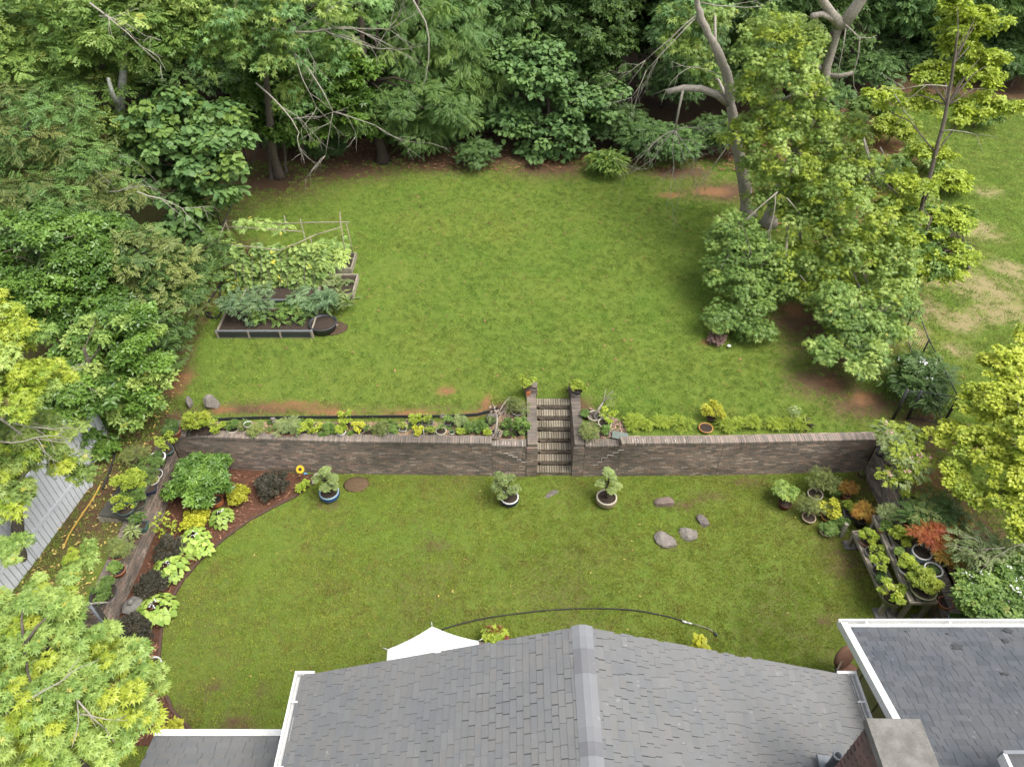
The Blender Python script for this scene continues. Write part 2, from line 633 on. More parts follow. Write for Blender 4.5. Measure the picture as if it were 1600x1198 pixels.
def leaves_mesh(name, clumps, kind, size, per, mats, seed=1, spread=.75, droop=.25, flat=.6, tilt=.5, svar=.35, maxn=None):
    """clumps: list of (x, y, z, r).  Leaves fill each clump, thickest on its upper shell."""
    g = np.random.default_rng(seed)
    T, F = TEMPL[kind]
    cl = np.array(clumps, dtype=np.float64)
    rm = cl[:, 3].mean()
    cnt = np.maximum(3, (per * (cl[:, 3] / rm) ** 2 * g.uniform(.7, 1.3, len(cl)))).astype(int)
    idx = np.repeat(np.arange(len(cl)), cnt)
    n = len(idx)
    d = g.normal(size=(n, 3))
    d[:, 2] = np.where(g.random(n) < spread, np.abs(d[:, 2]), d[:, 2])
    d /= np.linalg.norm(d, axis=1)[:, None] + 1e-9
    rr = g.uniform(.25, 1.0, n) ** .6
    off = d * rr[:, None] * cl[idx, 3][:, None]
    off[:, 2] *= flat
    pos = cl[idx, :3] + off
    y = d + g.normal(size=(n, 3)) * .55
    y[:, 2] = y[:, 2] * .35 - droop
    y /= np.linalg.norm(y, axis=1)[:, None] + 1e-9
    z = np.array((0, 0, 1.0)) + d * .35 + g.normal(size=(n, 3)) * tilt
    x = np.cross(y, z)
    x /= np.linalg.norm(x, axis=1)[:, None] + 1e-9
    z = np.cross(x, y)
    s = size * g.uniform(1 - svar, 1 + svar, n)
    V = pos[:, None, :] + s[:, None, None] * (T[None, :, 0:1] * x[:, None, :] + T[None, :, 1:2] * y[:, None, :] + T[None, :, 2:3] * z[:, None, :])
    k = len(T)
    V = V.reshape(-1, 3)
    flatf = np.array([i for f in F for i in f])
    sz = np.array([len(f) for f in F])
    allf = (np.arange(n)[:, None] * k + flatf[None, :]).ravel()
    sizes = np.tile(sz, n)
    cr = g.random(len(cl))
    tint = np.zeros((n, k, 3), dtype=np.float32)
    tint[:, :, 0] = cr[idx][:, None]
    tint[:, :, 1] = g.random(n)[:, None]
    return np_mesh(name, V, allf, sizes, mats, tint.reshape(-1, 3))


def shell_clumps(lobes, n, cr, seed=1, inner=.55, low=-.45):
    """clump centres in the outer part of ellipsoid lobes (x, y, z, rx, ry, rz)"""
    g = random.Random(seed)
    w = [l[3] * l[4] + l[4] * l[5] + l[3] * l[5] for l in lobes]
    out = []
    while len(out) < n:
        l = g.choices(lobes, w)[0]
        d = Vector((g.gauss(0, 1), g.gauss(0, 1), g.gauss(0, 1))).normalized()
        if d.z < low:
            continue
        r = g.uniform(inner, 1.0)
        out.append((l[0] + d.x * l[3] * r, l[1] + d.y * l[4] * r, l[2] + d.z * l[5] * r, cr * g.uniform(.6, 1.35)))
    return out


def wobble(a, b, n, amp, g):
    a, b = Vector(a), Vector(b)
    pts = []
    for i in range(n + 1):
        t = i / n
        p = a.lerp(b, t)
        if 0 < i < n:
            p += Vector((g.uniform(-1, 1), g.uniform(-1, 1), g.uniform(-.5, .5))) * amp
        pts.append(p)
    return pts


def trunk_mesh(mb, pts, r0, r1, clumps, seed, nbr=14, n=8, flare=1.5):
    g = random.Random(seed)
    k = len(pts)
    fine = []
    for i in range(k - 1):
        p0, p1, p2, p3 = pts[max(0, i - 1)], pts[i], pts[i + 1], pts[min(k - 1, i + 2)]
        for j in range(4):
            t_ = j / 4
            fine.append(.5 * ((2 * p1) + (p2 - p0) * t_ + (2 * p0 - 5 * p1 + 4 * p2 - p3) * t_ ** 2 + (3 * p1 - p0 - 3 * p2 + p3) * t_ ** 3))
    fine.append(pts[-1])
    kf = len(fine)
    rf = [(r0 + (r1 - r0) * i / (kf - 1)) * g.uniform(.88, 1.14) * (1 + (flare - 1) * math.exp(-i * 1.3)) for i in range(kf)]
    fine = [p + Vector((g.uniform(-1, 1), g.uniform(-1, 1), 0)) * r0 * .10 for p in fine]
    v0 = len(mb.v)
    mb.tube(fine, rf, n + 3)
    for q in range(v0, len(mb.v)):     # furrowed, uneven bark
        x, y, z = mb.v[q]
        dn = mnoise.noise(Vector((x * 7, y * 7, z * 1.6))) * r0 * .16
        mb.v[q] = (x + dn, y - dn * .6, z)
    rad = [r0 + (r1 - r0) * i / (k - 1) for i in range(k)]
    for c in (g.sample(clumps, min(nbr, len(clumps))) if clumps else []):
        c = Vector(c[:3])
        best = min(range(1, k), key=lambda i: (pts[i] - c).length + abs(pts[i].z - (c.z - .25 * (c - pts[i]).length)))
        a = pts[best]
        mid = a.lerp(c, .5) + Vector((0, 0, .12 * (c - a).length))
        ra = rad[best] * .5
        mb.tube([a, mid, c], [ra, ra * .6, max(.008, ra * .2)], 5)


def twig(mb, a, d, L, r, depth, g, droop=0.15, n=5, split=3, wild=.5):
    """bare branching twigs"""
    pts = [Vector(a)]
    d = Vector(d).normalized()
    segs = 4
    for i in range(segs):
        d = (d + Vector((g.uniform(-1, 1), g.uniform(-1, 1), g.uniform(-1, 1))) * wild * .45 + Vector((0, 0, -droop * .4))).normalized()
        pts.append(pts[-1] + d * L / segs)
    mb.tube(pts, [r * (1 - .6 * i / segs) for i in range(segs + 1)], n)
    if depth > 0:
        for i in range(split):
            k = g.choice([1, 2, 3, 4]) if i else 4
            dd = (d + Vector((g.uniform(-1, 1), g.uniform(-1, 1), g.uniform(-1, 1))) * wild * 1.6).normalized()
            twig(mb, pts[k], dd, L * g.uniform(.45, .75), r * .5, depth - 1, g, droop, max(3, n - 1), split, wild)


# ---------------------------------------------------------------- terrain
WL, WR = -10.58, 11.27            # inner faces of the side walls
WALL = [(-10.58, 15.60), (-5.3, 15.36), (0.80, 15.26), (1.90, 15.26), (6.5, 15.30), (11.27, 15.45)]
SX0, SX1 = 0.80, 1.90             # steps
STEP_END = 17.5


def wall_y(x):
    if x <= WALL[0][0]:
        return WALL[0][1]
    for (a, ya), (b, yb) in zip(WALL, WALL[1:]):
        if x <= b:
            return ya + (yb - ya) * (x - a) / (b - a)
    return WALL[-1][1]


def side_z(y):
    """level of the side yards: they fall towards the house"""
    t = min(1, max(0, (15.5 - y) / 8))
    return UP - .35 * t


def blob(x, y, cx, cy, rx, ry, soft=1.0):
    d = ((x - cx) / rx) ** 2 + ((y - cy) / ry) ** 2
    return max(0.0, 1.15 - d ** .5 * soft * .75) if d < 4 else 0.0


def pb(px, py, rx, ry, z=UP):
    p = P(px, py, z)
    return (p.x, p.y, rx, ry)


CLAYS = [pb(285, 592, .45, .5), pb(275, 612, .35, .3), pb(698, 611, .4, .32), pb(460, 634, 1.3, .32), pb(345, 640, .5, .2), pb(520, 644, 1.2, .2), pb(640, 646, 1.2, .18), pb(735, 646, .6, .2),
         pb(760, 628, .25, .5), pb(1345, 622, .5, .35), pb(1240, 485, .6, .5), pb(1045, 305, .8, .4), pb(1110, 300, 1.0, .5), pb(860, 248, 1.0, .8), pb(1380, 300, 1.5, 1.4), pb(1400, 270, 1.6, 1.5),
         pb(1370, 230, 1.8, 1.5), pb(1445, 745, .9, 1.3, 1.1), pb(1450, 790, .9, .9, 1.1), pb(1465, 830, .8, .6, 1.1), pb(1110, 535, .5, .3), pb(1130, 345, .5, .6), pb(1420, 350, .8, .9), pb(1300, 600, .35, .3)]
SOILS = [pb(420, 285, 3.4, 2.2), pb(540, 268, 3.6, 1.6), pb(700, 255, 5.0, 1.4), pb(850, 262, 3.0, 1.5), pb(1310, 540, 2.4, 1.9), pb(1290, 600, 1.6, 1.1), pb(1350, 630, 1.5, 1.0), pb(1250, 500, 1.6, 1.4), pb(380, 400, .7, 1.5),
         pb(1150, 300, 3.5, 1.4), pb(1060, 270, 2.4, 1.0), pb(640, 640, 5, .2), pb(420, 638, 3.0, .35), pb(265, 600, .8, 1.4), pb(270, 655, 1.0, .7), pb(200, 710, 1.6, 1.8, 1.2), pb(250, 700, .9, .9, 1.2),
         pb(150, 800, 1.4, 2.2, 1.1), pb(1340, 200, 4.5, 4.0), pb(1590, 165, 5, 3.0), pb(1430, 620, .8, 1.0), pb(1440, 655, 1.1, .5), pb(1500, 690, 2.0, .8), pb(1420, 330, 2.2, 3.0), pb(1475, 385, 1.4, 1.6), pb(1500, 860, 2.2, 2.5, 1.0),
         pb(780, 640, .9, .5), pb(900, 635, .6, .5)]
DRYS = [pb(1440, 480, .9, .9), pb(1460, 430, 1.2, 1.0), pb(1540, 450, 1.6, 1.3), pb(1560, 490, 1.6, .9), pb(1500, 500, 1.0, .9), pb(1430, 520, .7, 1.0), pb(1490, 545, .7, .5), pb(1535, 360, .9, 1.0),
        pb(1545, 300, .8, .7), pb(1500, 440, .8, 1.2), pb(1575, 420, .8, .9)]
LOWS = [pb(556, 757, .42, .26, 0), pb(515, 790, .6, .3, 0), pb(1070, 790, .5, .3, 0), pb(1110, 775, .9, .3, 0), pb(1160, 752, 1.0, .25, 0), pb(1345, 760, 1.0, .6, 0), pb(1320, 880, .9, 1.1, 0), pb(1370, 800, .8, .8, 0), pb(1230, 790, .5, .3, 0), pb(1270, 800, .5, .4, 0),
        pb(800, 740, .8, .2, 0), pb(280, 1120, .5, .5, 0), pb(370, 1130, .8, .4, 0), pb(410, 1080, .4, .3, 0), pb(790, 780, .4, .3, 0), pb(1050, 850, .6, .3, 0), pb(330, 1075, .5, .3, 0), pb(680, 850, .7, .25, 0), pb(1290, 970, .5, .3, 0)]


def masks(x, y, upper):
    n1 = mnoise.noise(Vector((x * .9, y * .9, 1.7))) * .5
    n2 = mnoise.noise(Vector((x * .33, y * .33, 5.1)))
    s = c = d = 0.0
    if upper:
        for b in SOILS:
            s = max(s, blob(x, y, *b) * .98)
        for b in CLAYS:
            c = max(c, blob(x, y, *b) * 1.0)
        for b in DRYS:
            d = max(d, blob(x, y, *b) * 1.1)
        edge = 34.2 + 1.0 * n2 + (2.5 if x > 3 else 0) * 0
        if y > edge - .6:
            s = max(s, min(1.0, (y - edge + .6) * .8))
        if x > 20.8 + 1.5 * n1 and y < 42 + n2 * 2:
            s = min(s, .3)
        if x < -11.2 + (.5 * n1) - max(0, y - 20) * .02:
            s = max(s, .62)
        if y > 45:
            s = 1.0
    else:
        for b in LOWS:
            s = max(s, blob(x, y, *b) * .72)
        s = max(s, .25 + n2 * .3)
    s = min(1, max(0, s + n1 * .25 - .03))
    c = min(1, max(0, c + n1 * .35 - .1))
    d = min(1, max(0, d + n1 * .7 - .05))
    return s, c, d


def add_soil(me, upper):
    n = len(me.vertices)
    co = np.empty(n * 3, dtype=np.float32)
    me.vertices.foreach_get('co', co)
    co = co.reshape(-1, 3)
    a = me.color_attributes.new('soil', 'FLOAT_COLOR', 'POINT')
    t = np.ones((n, 4), dtype=np.float32)
    for i in range(n):
        x, y = float(co[i, 0]), float(co[i, 1])
        t[i, :3] = masks(x, y, upper) if (abs(x) < 40 and y < 60) else ((1, 0, 0) if y > 40 else (0.3, 0, 0))
    a.data.foreach_set('color', t.ravel())


def grid_strip(rows):
    """rows of equal length -> verts, faces"""
    vs = [p for r in rows for p in r]
    w = len(rows[0])
    fs = []
    for j in range(len(rows) - 1):
        for i in range(w - 1):
            a = j * w + i
            fs.append((a, a + 1, a + 1 + w, a + w))
    return vs, fs


def hum(x, y):
    return .035 * mnoise.noise(Vector((x * .5, y * .5, 0))) + .012 * mnoise.noise(Vector((x * 2.2, y * 2.2, 3)))


def seq(*parts):
    out = []
    for a, b, st in parts:
        k = max(1, int(round((b - a) / st)))
        out += [a + (b - a) * i / k for i in range(k)]
    out.append(parts[-1][1])
    return out


# lower level: one sheet that also runs on under the house and under the upper level
xs = seq((-400, -40, 60), (-40, -12, 4), (-12, 12, .3), (12, 40, 4), (40, 400, 60))
ys = seq((-400, -20, 60), (-20, 3, 3), (3, 15.9, .3))
v, f = grid_strip([[(x, y, hum(x, y) * .6 if (abs(x) < 10.2 and 3 < y < 15) else 0) for x in xs] for y in ys])
lo = MB().add(v, f, 0, True).build('ground', M_ground)
tag(lo, kind='structure')
add_soil(lo.data, False)

# upper level: back garden, wood floor, neighbour's lawn
xs = seq((-400, -44, 60), (-44, -18, 1.2), (-18, SX0 - .34, .32)) + [SX0 - .32] + seq((SX0 - .2, SX1 + .2, .3)) + [SX1 + .32] + seq((SX1 + .34, 22, .32), (22, 44, 1.0), (44, 400, 60))
rows = []
ts = [(0, 0)] + [(1, t) for t in seq((.0, 1.0, .012))] + [(2, t) for t in (52, 62, 80, 120, 200, 400)]
for kind, t in ts:
    row = []
    for x in xs:
        y0 = STEP_END if SX0 - .25 < x < SX1 + .25 else wall_y(x) + .3
        if kind == 0:
            row.append((x, y0, 1.1))
        else:
            y = (y0 + (46 - y0) * t) if kind == 1 else t
            row.append((x, y, UP + (hum(x, y) if y > 18.2 and abs(x) < 60 else 0) - (.02 if kind == 1 and t == 0 else 0)))
    rows.append(row)
v, f = grid_strip(rows)
up = MB().add(v, f, 0, True).build('terrain', M_ground)
tag(up, kind='structure')
add_soil(up.data, True)
# side yards left and right of the courtyard
for sgn, x0, nm in ((-1, WL - .33, 'ground'), (1, WR + .33, 'ground')):
    yy = seq((-20, 4, 3), (4, 15.9, .3))
    xo = [x0 + sgn * d for d in seq((0, 8, .3), (8, 30, 4), (30, 400, 60))]
    if sgn < 0:
        xo = xo[::-1]
    rows = [[(x, y, side_z(y) + (hum(x, y) if abs(x - x0) > .3 and abs(x) < 60 else 0)) for x in xo] for y in yy]
    if sgn < 0:
        rows = [[(x, y, -.05 if x == x0 and False else z) for x, y, z in r] for r in rows]
    # front and inner skirts close the bank
    v, f = grid_strip(rows)
    o = MB().add(v, f, 0, True).build(nm, M_ground)
    tag(o, kind='structure')
    add_soil(o.data, True)


# grass: tufts on points
def tuft_obj(name, mat, blades, h, spread, seed):
    g = random.Random(seed)
    mb = MB()
    for i in range(blades):
        a = g.uniform(0, 6.283)
        r = spread * g.random() ** .5
        b = Vector((math.cos(a) * r, math.sin(a) * r, 0))
        l = Vector((g.uniform(-1, 1), g.uniform(-1, 1), 0)) * h * .9
        wd = g.uniform(0, 6.283)
        w = Vector((math.cos(wd), math.sin(wd), 0)) * h * .13
        hh = h * g.uniform(.5, 1.1)
        mb.add([b - w, b + w, b + l * .6 + w * .6 + Vector((0, 0, hh * .8)), b + l + Vector((0, 0, hh * .75))], [(0, 1, 2), (0, 2, 3)])
    return mb.mesh(name, mat)


def grass_field(label, pts, mat, h, spread, blades=14, seed=1):
    me = bpy.data.meshes.new('grass')
    me.vertices.add(len(pts))
    me.vertices.foreach_set('co', np.array(pts, dtype=np.float32).ravel())
    tm = tuft_obj('grass_tuft', mat, blades, h, spread, seed)
    o = bpy.data.objects.new('grass', me)
    link(o)
    tag(o, label, 'grass', kind='stuff')
    # the tuft mesh reaches the modifier through a hidden-free data object input: join via mesh set
    ng = bpy.data.node_groups.new('grass_scatter', 'GeometryNodeTree')
    ng.interface.new_socket('Geometry', in_out='INPUT', socket_type='NodeSocketGeometry')
    ng.interface.new_socket('Geometry', in_out='OUTPUT', socket_type='NodeSocketGeometry')
    ni = ng.nodes.new('NodeGroupInput')
    no = ng.nodes.new('NodeGroupOutput')
    oi = ng.nodes.new('GeometryNodeObjectInfo')
    to = bpy.data.objects.new('grass_tuft', tm)
    oi.inputs['Object'].default_value = to
    mp = ng.nodes.new('GeometryNodeMeshToPoints')
    ip = ng.nodes.new('GeometryNodeInstanceOnPoints')
    rv = ng.nodes.new('FunctionNodeRandomValue')
    rv.data_type = 'FLOAT_VECTOR'
    rv.inputs[0].default_value = (-.15, -.15, 0)
    rv.inputs[1].default_value = (.15, .15, 6.283)
    rs = ng.nodes.new('FunctionNodeRandomValue')
    rs.data_type = 'FLOAT'
    rs.inputs[2].default_value = .6
    rs.inputs[3].default_value = 1.35
    rs.inputs['Seed'].default_value = 7
    L = ng.links.new
    L(ni.outputs[0], mp.inputs['Mesh'])
    L(mp.outputs[0], ip.inputs['Points'])
    L(oi.outputs['Geometry'], ip.inputs['Instance'])
    L(rv.outputs[0], ip.inputs['Rotation'])
    L(rs.outputs[1], ip.inputs['Scale'])
    L(ip.outputs[0], no.inputs[0])
    md = o.modifiers.new('scatter', 'NODES')
    md.node_group = ng
    return o


g = np.random.default_rng(5)


def in_poly(x, y, poly):
    c = False
    j = len(poly) - 1
    for i in range(len(poly)):
        xi, yi = poly[i]
        xj, yj = poly[j]
        if (yi > y) != (yj > y) and x < (xj - xi) * (y - yi) / (yj - yi) + xi:
            c = not c
        j = i
    return c


EDGE_PX = [(487, 742), (484, 758), (462, 776), (430, 792), (392, 812), (350, 842), (312, 876), (285, 908), (264, 945), (253, 985), (249, 1030), (254, 1070), (270, 1110), (300, 1142), (330, 1165)]
EDGE = [P(x, y, 0) for x, y in EDGE_PX]
BED = [(p.x, p.y) for p in EDGE] + [(-10.9, EDGE[-1].y), (-10.9, 15.9)]
pts = []
for _ in range(27000):
    x, y = g.uniform(-10.5, 11.2), g.uniform(4.5, 15.5)
    if y > wall_y(x) - .03 or in_poly(x, y, BED):
        continue
    s, c, d = masks(x, y, False)
    if g.random() < (max(0, s - .32)) * 1.9:
        continue
    pts.append((x, y, 0))
grass_field('short yellow-green lawn grass filling the walled courtyard', pts, G_low, .045, .10, 20, 2)
pts, pts2 = [], []
for _ in range(72000):
    x, y = g.uniform(-13.5, 36), g.uniform(15.9, 44)
    if x > 14.5 + max(0, (28 - y)) * .05 and y < 43:
        s, c, d = masks(x, y, True)
        if g.random() < max((s - .3) * 1.3, d * .8, c * 1.3):
            continue
        pts2.append((x, y, UP))
    elif y < 35.5:
        if SX0 - .7 < x < SX1 + .7 and y < STEP_END + .1 or y < wall_y(x) + 1.05 and -10.5 < x < SX0 and g.random() < .97:
            continue
        s, c, d = masks(x, y, True)
        if g.random() < max((s - .3) * 1.5, c * 1.5, d):
            continue
        pts.append((x, y, UP))
for _ in range(5000):
    x, y = g.uniform(-16, WL - .6), g.uniform(5, 17)
    s, c, d = masks(x, y, True)
    if g.random() < .45:
        pts.append((x, y, side_z(y)))
for _ in range(3500):
    x, y = g.uniform(WR + .6, 17), g.uniform(8, 15.5)
    s, c, d = masks(x, y, True)
    if g.random() > max(c, s) * 1.1:
        pts.append((x, y, side_z(y)))
grass_field('lawn grass of the raised upper garden behind the brick wall', pts, G_up, .055, .14, 22, 3)
grass_field('bright grass of the open lawn beyond the right-hand trees', pts2, G_side, .07, .17, 22, 4)


# ---------------------------------------------------------------- brick retaining walls
def brick_box(mb, c, s, ang=0.0, jit=.003):
    M = Matrix.Rotation(ang + RND.uniform(-.006, .006), 3, 'Z')
    mb.box(c, s, M, 0, jit)


CAPV = []
for _k in range(4):
    _m = MB()
    _m.box((0, 0, 0), (.066, .30, .10), None, 0, .004)
    CAPV.append(_m.mesh('brick', M_cap))


def piece(me, parent, loc, ang=0.0, tilt=0.0, name='brick'):
    o = bpy.data.objects.new(name, me)
    link(o, parent)
    o.location = loc
    o.rotation_euler = (tilt, 0, ang)
    return o


def wall_run(root, pts, top, base, outward, th=.30, cap_limit=999, batter=False, top_end=None):
    """pts: line of the visible face (x, y); outward: unit side on which the earth lies"""
    mort, field = MB(), MB()
    ncap = 0
    capstuff = MB()
    total = sum((Vector(b) - Vector(a)).length for a, b in zip(pts, pts[1:]))
    run = 0
    for a, b in zip(pts, pts[1:]):
        a, b = Vector((*a, 0)), Vector((*b, 0))
        d = (b - a)
        L = d.length
        d.normalize()
        n = Vector((d.y, -d.x, 0))
        if n.dot(Vector((*outward, 0))) > 0:
            n = -n                      # n points to the viewer's side of the wall
        ang = math.atan2(d.y, d.x)

        def T(s):
            k = (run + s) / total
            return top if top_end is None else top + (top_end - top) * k
        # mortar core, recessed 12 mm behind the brick faces
        q = [a - n * .012, b - n * .012, b - n * (th + .02), a - n * (th + .02)]
        vs = [(p.x, p.y, base - .05) for p in q]
        vs += [(q[0].x, q[0].y, T(0) - .095), (q[1].x, q[1].y, T(L) - .095), (q[2].x, q[2].y, T(L) - .095), (q[3].x, q[3].y, T(0) - .095)]
        mort.add(vs, [(3, 2, 1, 0), (4, 5, 6, 7), (0, 1, 5, 4), (1, 2, 6, 5), (2, 3, 7, 6), (3, 0, 4, 7)])
        # field bricks in running bond
        row = 0
        z = base + .03
        while z < max(T(0), T(L)) - .13:
            s = -.10 * (row % 2) + RND.uniform(-.01, .01)
            while s < L:
                s0, s1 = max(.004, s), min(L - .004, s + .198)
                if s1 - s0 > .03 and z < T((s0 + s1) / 2) - .13:
                    c = a + d * ((s0 + s1) / 2) - n * (.035 - RND.uniform(0, .004))
                    brick_box(field, (c.x, c.y, z), (s1 - s0 - .004, .07, .062), ang)
                s += .208
            z += .074
            row += 1
        # cap: bricks on edge laid across the wall, a little proud of the face
        s = .036
        while s < L:
            c = a + d * s - n * (.135)
            pos = (c.x, c.y, T(s) - .045 + RND.uniform(-.003, .003))
            if ncap < cap_limit:
                piece(RND.choice(CAPV), root, pos, ang + RND.uniform(-.02, .02))
                ncap += 1
            else:
                capstuff.box(pos, (.066, .30, .10), Matrix.Rotation(ang, 3, 'Z'), 0, .003)
            s += .0755
        # second strip of flat bricks behind the cap
        s = .1
        while s < L:
            c = a + d * s - n * .325
            field.box((c.x, c.y, T(s) - .075), (.196, .07, .05), Matrix.Rotation(ang, 3, 'Z'), 0, .004)
            s += .206
        run += L
    mort.build('mortar_core', M_mortar, root)
    fo = field.build('brickwork', M_brick, root)
    fo['kind'] = 'stuff'
    if capstuff.v:
        co = capstuff.build('cap_brickwork', M_cap, root)
        co['kind'] = 'stuff'


SWL, SWR = SX0 - .34, SX1 + .34     # outer faces of the stair side walls
midL = -.62
wl = thing('brick_retaining_wall', 'long weathered brick retaining wall left of the steps, with potted bonsai standing along its top', 'wall', (0, 0, 0))
wall_run(wl, [(WL, wall_y(WL)), (-5.3, wall_y(-5.3)), (midL, wall_y(midL))], 1.53, 0, (0, 1))
wall_run(wl, [(midL + .004, wall_y(midL)), (SX0 - .345, wall_y(SX0))], 1.42, 0, (0, 1))
wr = thing('brick_retaining_wall', 'long weathered brick retaining wall right of the steps, topped by feathery ground cover', 'wall', (0, 0, 0))
wall_run(wr, [(SX1 + .345, wall_y(SX1)), (3.36, wall_y(3.36))], 1.42, 0, (0, 1))
wall_run(wr, [(3.364, wall_y(3.364)), (6.5, wall_y(6.5)), (WR, wall_y(WR))], 1.53, 0, (0, 1))
# side walls of the courtyard
wside = thing('brick_side_wall', 'brown brick side wall along the mulched hosta bed on the left', 'wall', (0, 0, 0))
wall_run(wside, [(WL, 15.57), (WL, 10.0)], 1.45, 0, (-1, 0), top_end=1.12)
wside2 = thing('brick_side_wall', 'dark mossy brick side wall on the right behind the bonsai benches', 'wall', (0, 0, 0))
wall_run(wside2, [(WR, 15.42), (WR, 12.2)], 1.45, 0, (1, 0), top_end=1.25)
wall_run(wside2, [(WR, 12.196), (WR, 7.0)], 1.15, 0, (1, 0), top_end=.75)
# end pier of the left wall
mb = MB()
for r_ in range(13):
    for k_ in range(3):
        mb.box((WL - .36 - k_ * .2 + (.05 if r_ % 2 else 0), 9.97, .05 + r_ * .075), (.19, .09, .064), None, 0, .004)
mb.build('end_brickwork', M_brick, wside)['kind'] = 'stuff'
MB().box((WL - .55, 10.16, .5), (.74, .28, .98)).build('end_core', M_mortar, wside)
MB().box((WL - .52, 10.14, 1.02), (.82, .36, .06), None, 0, .01).build('end_slab', M_stonel, wside)

# white lime blooms that follow the joints
for root, cells in ((wl, [(787, 708), (794, 708), (794, 711), (801, 711), (801, 714), (808, 714), (808, 718), (814, 718), (814, 722), (823, 722), (823, 725)]),
                    (wr, [(975, 690), (975, 703), (966, 703), (966, 707), (958, 707), (958, 711), (949, 711), (949, 715), (940, 715), (940, 722), (934, 722), (934, 726), (926, 726)])):
    mb = MB()
    for (x0, y0), (x1, y1) in zip(cells, cells[1:]):
        a, b = PY(x0, y0, 15.255), PY(x1, y1, 15.255)
        if a.z > 1.34:
            continue
        mb.bar(a, b + Vector((.001, 0, .001)), .009, .009)
    mb.build('lime_bloom', M_lime, root)
for root, xs_ in ((wl, [-.52, -.44, -.36, -.28, -.2, -.1, .1, .32]), (wr, [2.4, 3.7, 3.78, 3.86, 4.02, 4.17, 4.25, 4.7, 4.78, 5.0, 5.3, 5.8])):
    mb = MB()
    for x in xs_:
        tz = 1.42 if -.7 < x < 3.3 else 1.53
        mb.box((x, wall_y(x) + .1, tz + .007), (.012, RND.uniform(.1, .22), .004))
        if RND.random() < .5:
            mb.box((x, wall_y(x) - .0185, tz - .06), (.010, .004, RND.uniform(.06, .12)))
    mb.build('lime_streak', M_lime, root)

# steps
st = thing('brick_staircase', 'seven brick steps rising between two low side walls to the upper lawn', 'steps', (0, 0, 0))
NS = 7
rise, run_ = UP / NS, (STEP_END - 15.30) / NS
core, ris = MB(), MB()
TV = []
for _k in range(3):
    m_ = MB()
    m_.box((0, 0, 0), (.062, run_ - .02, .07), None, 0, .004)
    TV.append(m_.mesh('brick', M_tread))
for i in range(NS):
    y0 = 15.30 + i * run_
    z = rise * (i + 1) - .02
    core.box(((SX0 + SX1) / 2, (y0 + STEP_END) / 2 + .02, z / 2 - .04), (SX1 - SX0, STEP_END - y0, z - .03))
    nb = 14
    w = (SX1 - SX0) / nb
    for k in range(nb):
        piece(RND.choice(TV), st, (SX0 + w * (k + .5), y0 + run_ / 2 - .01 - .02, z - .035 + RND.uniform(-.004, .004)), RND.uniform(-.015, .015))
    for k in range(6):
        for r_ in range(2):
            x = SX0 + .1 + k * .2 + (.1 if r_ else 0)
            if x < SX1 - .06:
                ris.box((x, y0 + .012, z - .1 - r_ * .062), (.185, .04, .05), None, 0, .004)
core.build('mortar_core', M_mortard, st)
ris.build('riser_brickwork', M_brick, st)['kind'] = 'stuff'
for sx, nm in ((SX0 - .17, 0), (SX1 + .17, 1)):
    # side wall: core, top bricks laid across, inner face in running bond
    y0, y1 = 15.30, 17.55
    yn = 15.26
    b = MB()
    b.box((sx, (yn + .02 + y1) / 2, .66), (.31, y1 - yn - .05, 1.42))
    b.build('side_core', M_mortar, st)
    fb = MB()
    for r_ in range(18):
        z = .05 + r_ * .074
        yy_ = yn + .05 + (.1 if r_ % 2 else 0)
        while yy_ < y1 - .1:
            for s_ in (-1, 1):
                fb.box((sx + s_ * .145, yy_ + .05, z), (.045, .19, .062), None, 0, .003)
            yy_ += .206
        for c_, w_ in (((-.068, .206), (.104, .126)) if r_ % 2 else ((.066, .206), (-.106, .128))):
            fb.box((sx + c_, yn + .012, z), (w_, .05, .062), None, 0, .003)
    fb.build('side_brickwork', M_brick, st)['kind'] = 'stuff'
    yy_ = y0 + .02
    while yy_ < y1:
        piece(RND.choice(CAPV), st, (sx + RND.uniform(-.004, .004), yy_, 1.425 + RND.uniform(-.003, .003)), R(90))
        yy_ += .0755
    # pillar at the top of the steps
    pb_ = MB()
    pb_.box((sx, 17.72, 1.5), (.36, .34, .30))
    pb_.build('pillar_core', M_mortar, st)
    pb2 = MB()
    for r_ in range(4):
        for k_ in range(2):
            off = .05 if r_ % 2 else -.05
            pb2.box((sx - .09 + k_ * .19 + off * .2, 17.55, 1.39 + r_ * .074), (.178, .04, .062), None, 0, .003)
            for s_ in (-1, 1):
                pb2.box((sx + s_ * .18, 17.64 + k_ * .17, 1.39 + r_ * .074), (.04, .155, .062), None, 0, .003)
    pb2.build('pillar_brickwork', M_brick, st)['kind'] = 'stuff'
    for k in range(5):
        piece(RND.choice(CAPV), st, (sx - .15 + k * .0755, 17.71, 1.69), 0)

# ---------------------------------------------------------------- house: low-pitched shingle roofs, gutters, chimney
M_sh = {}


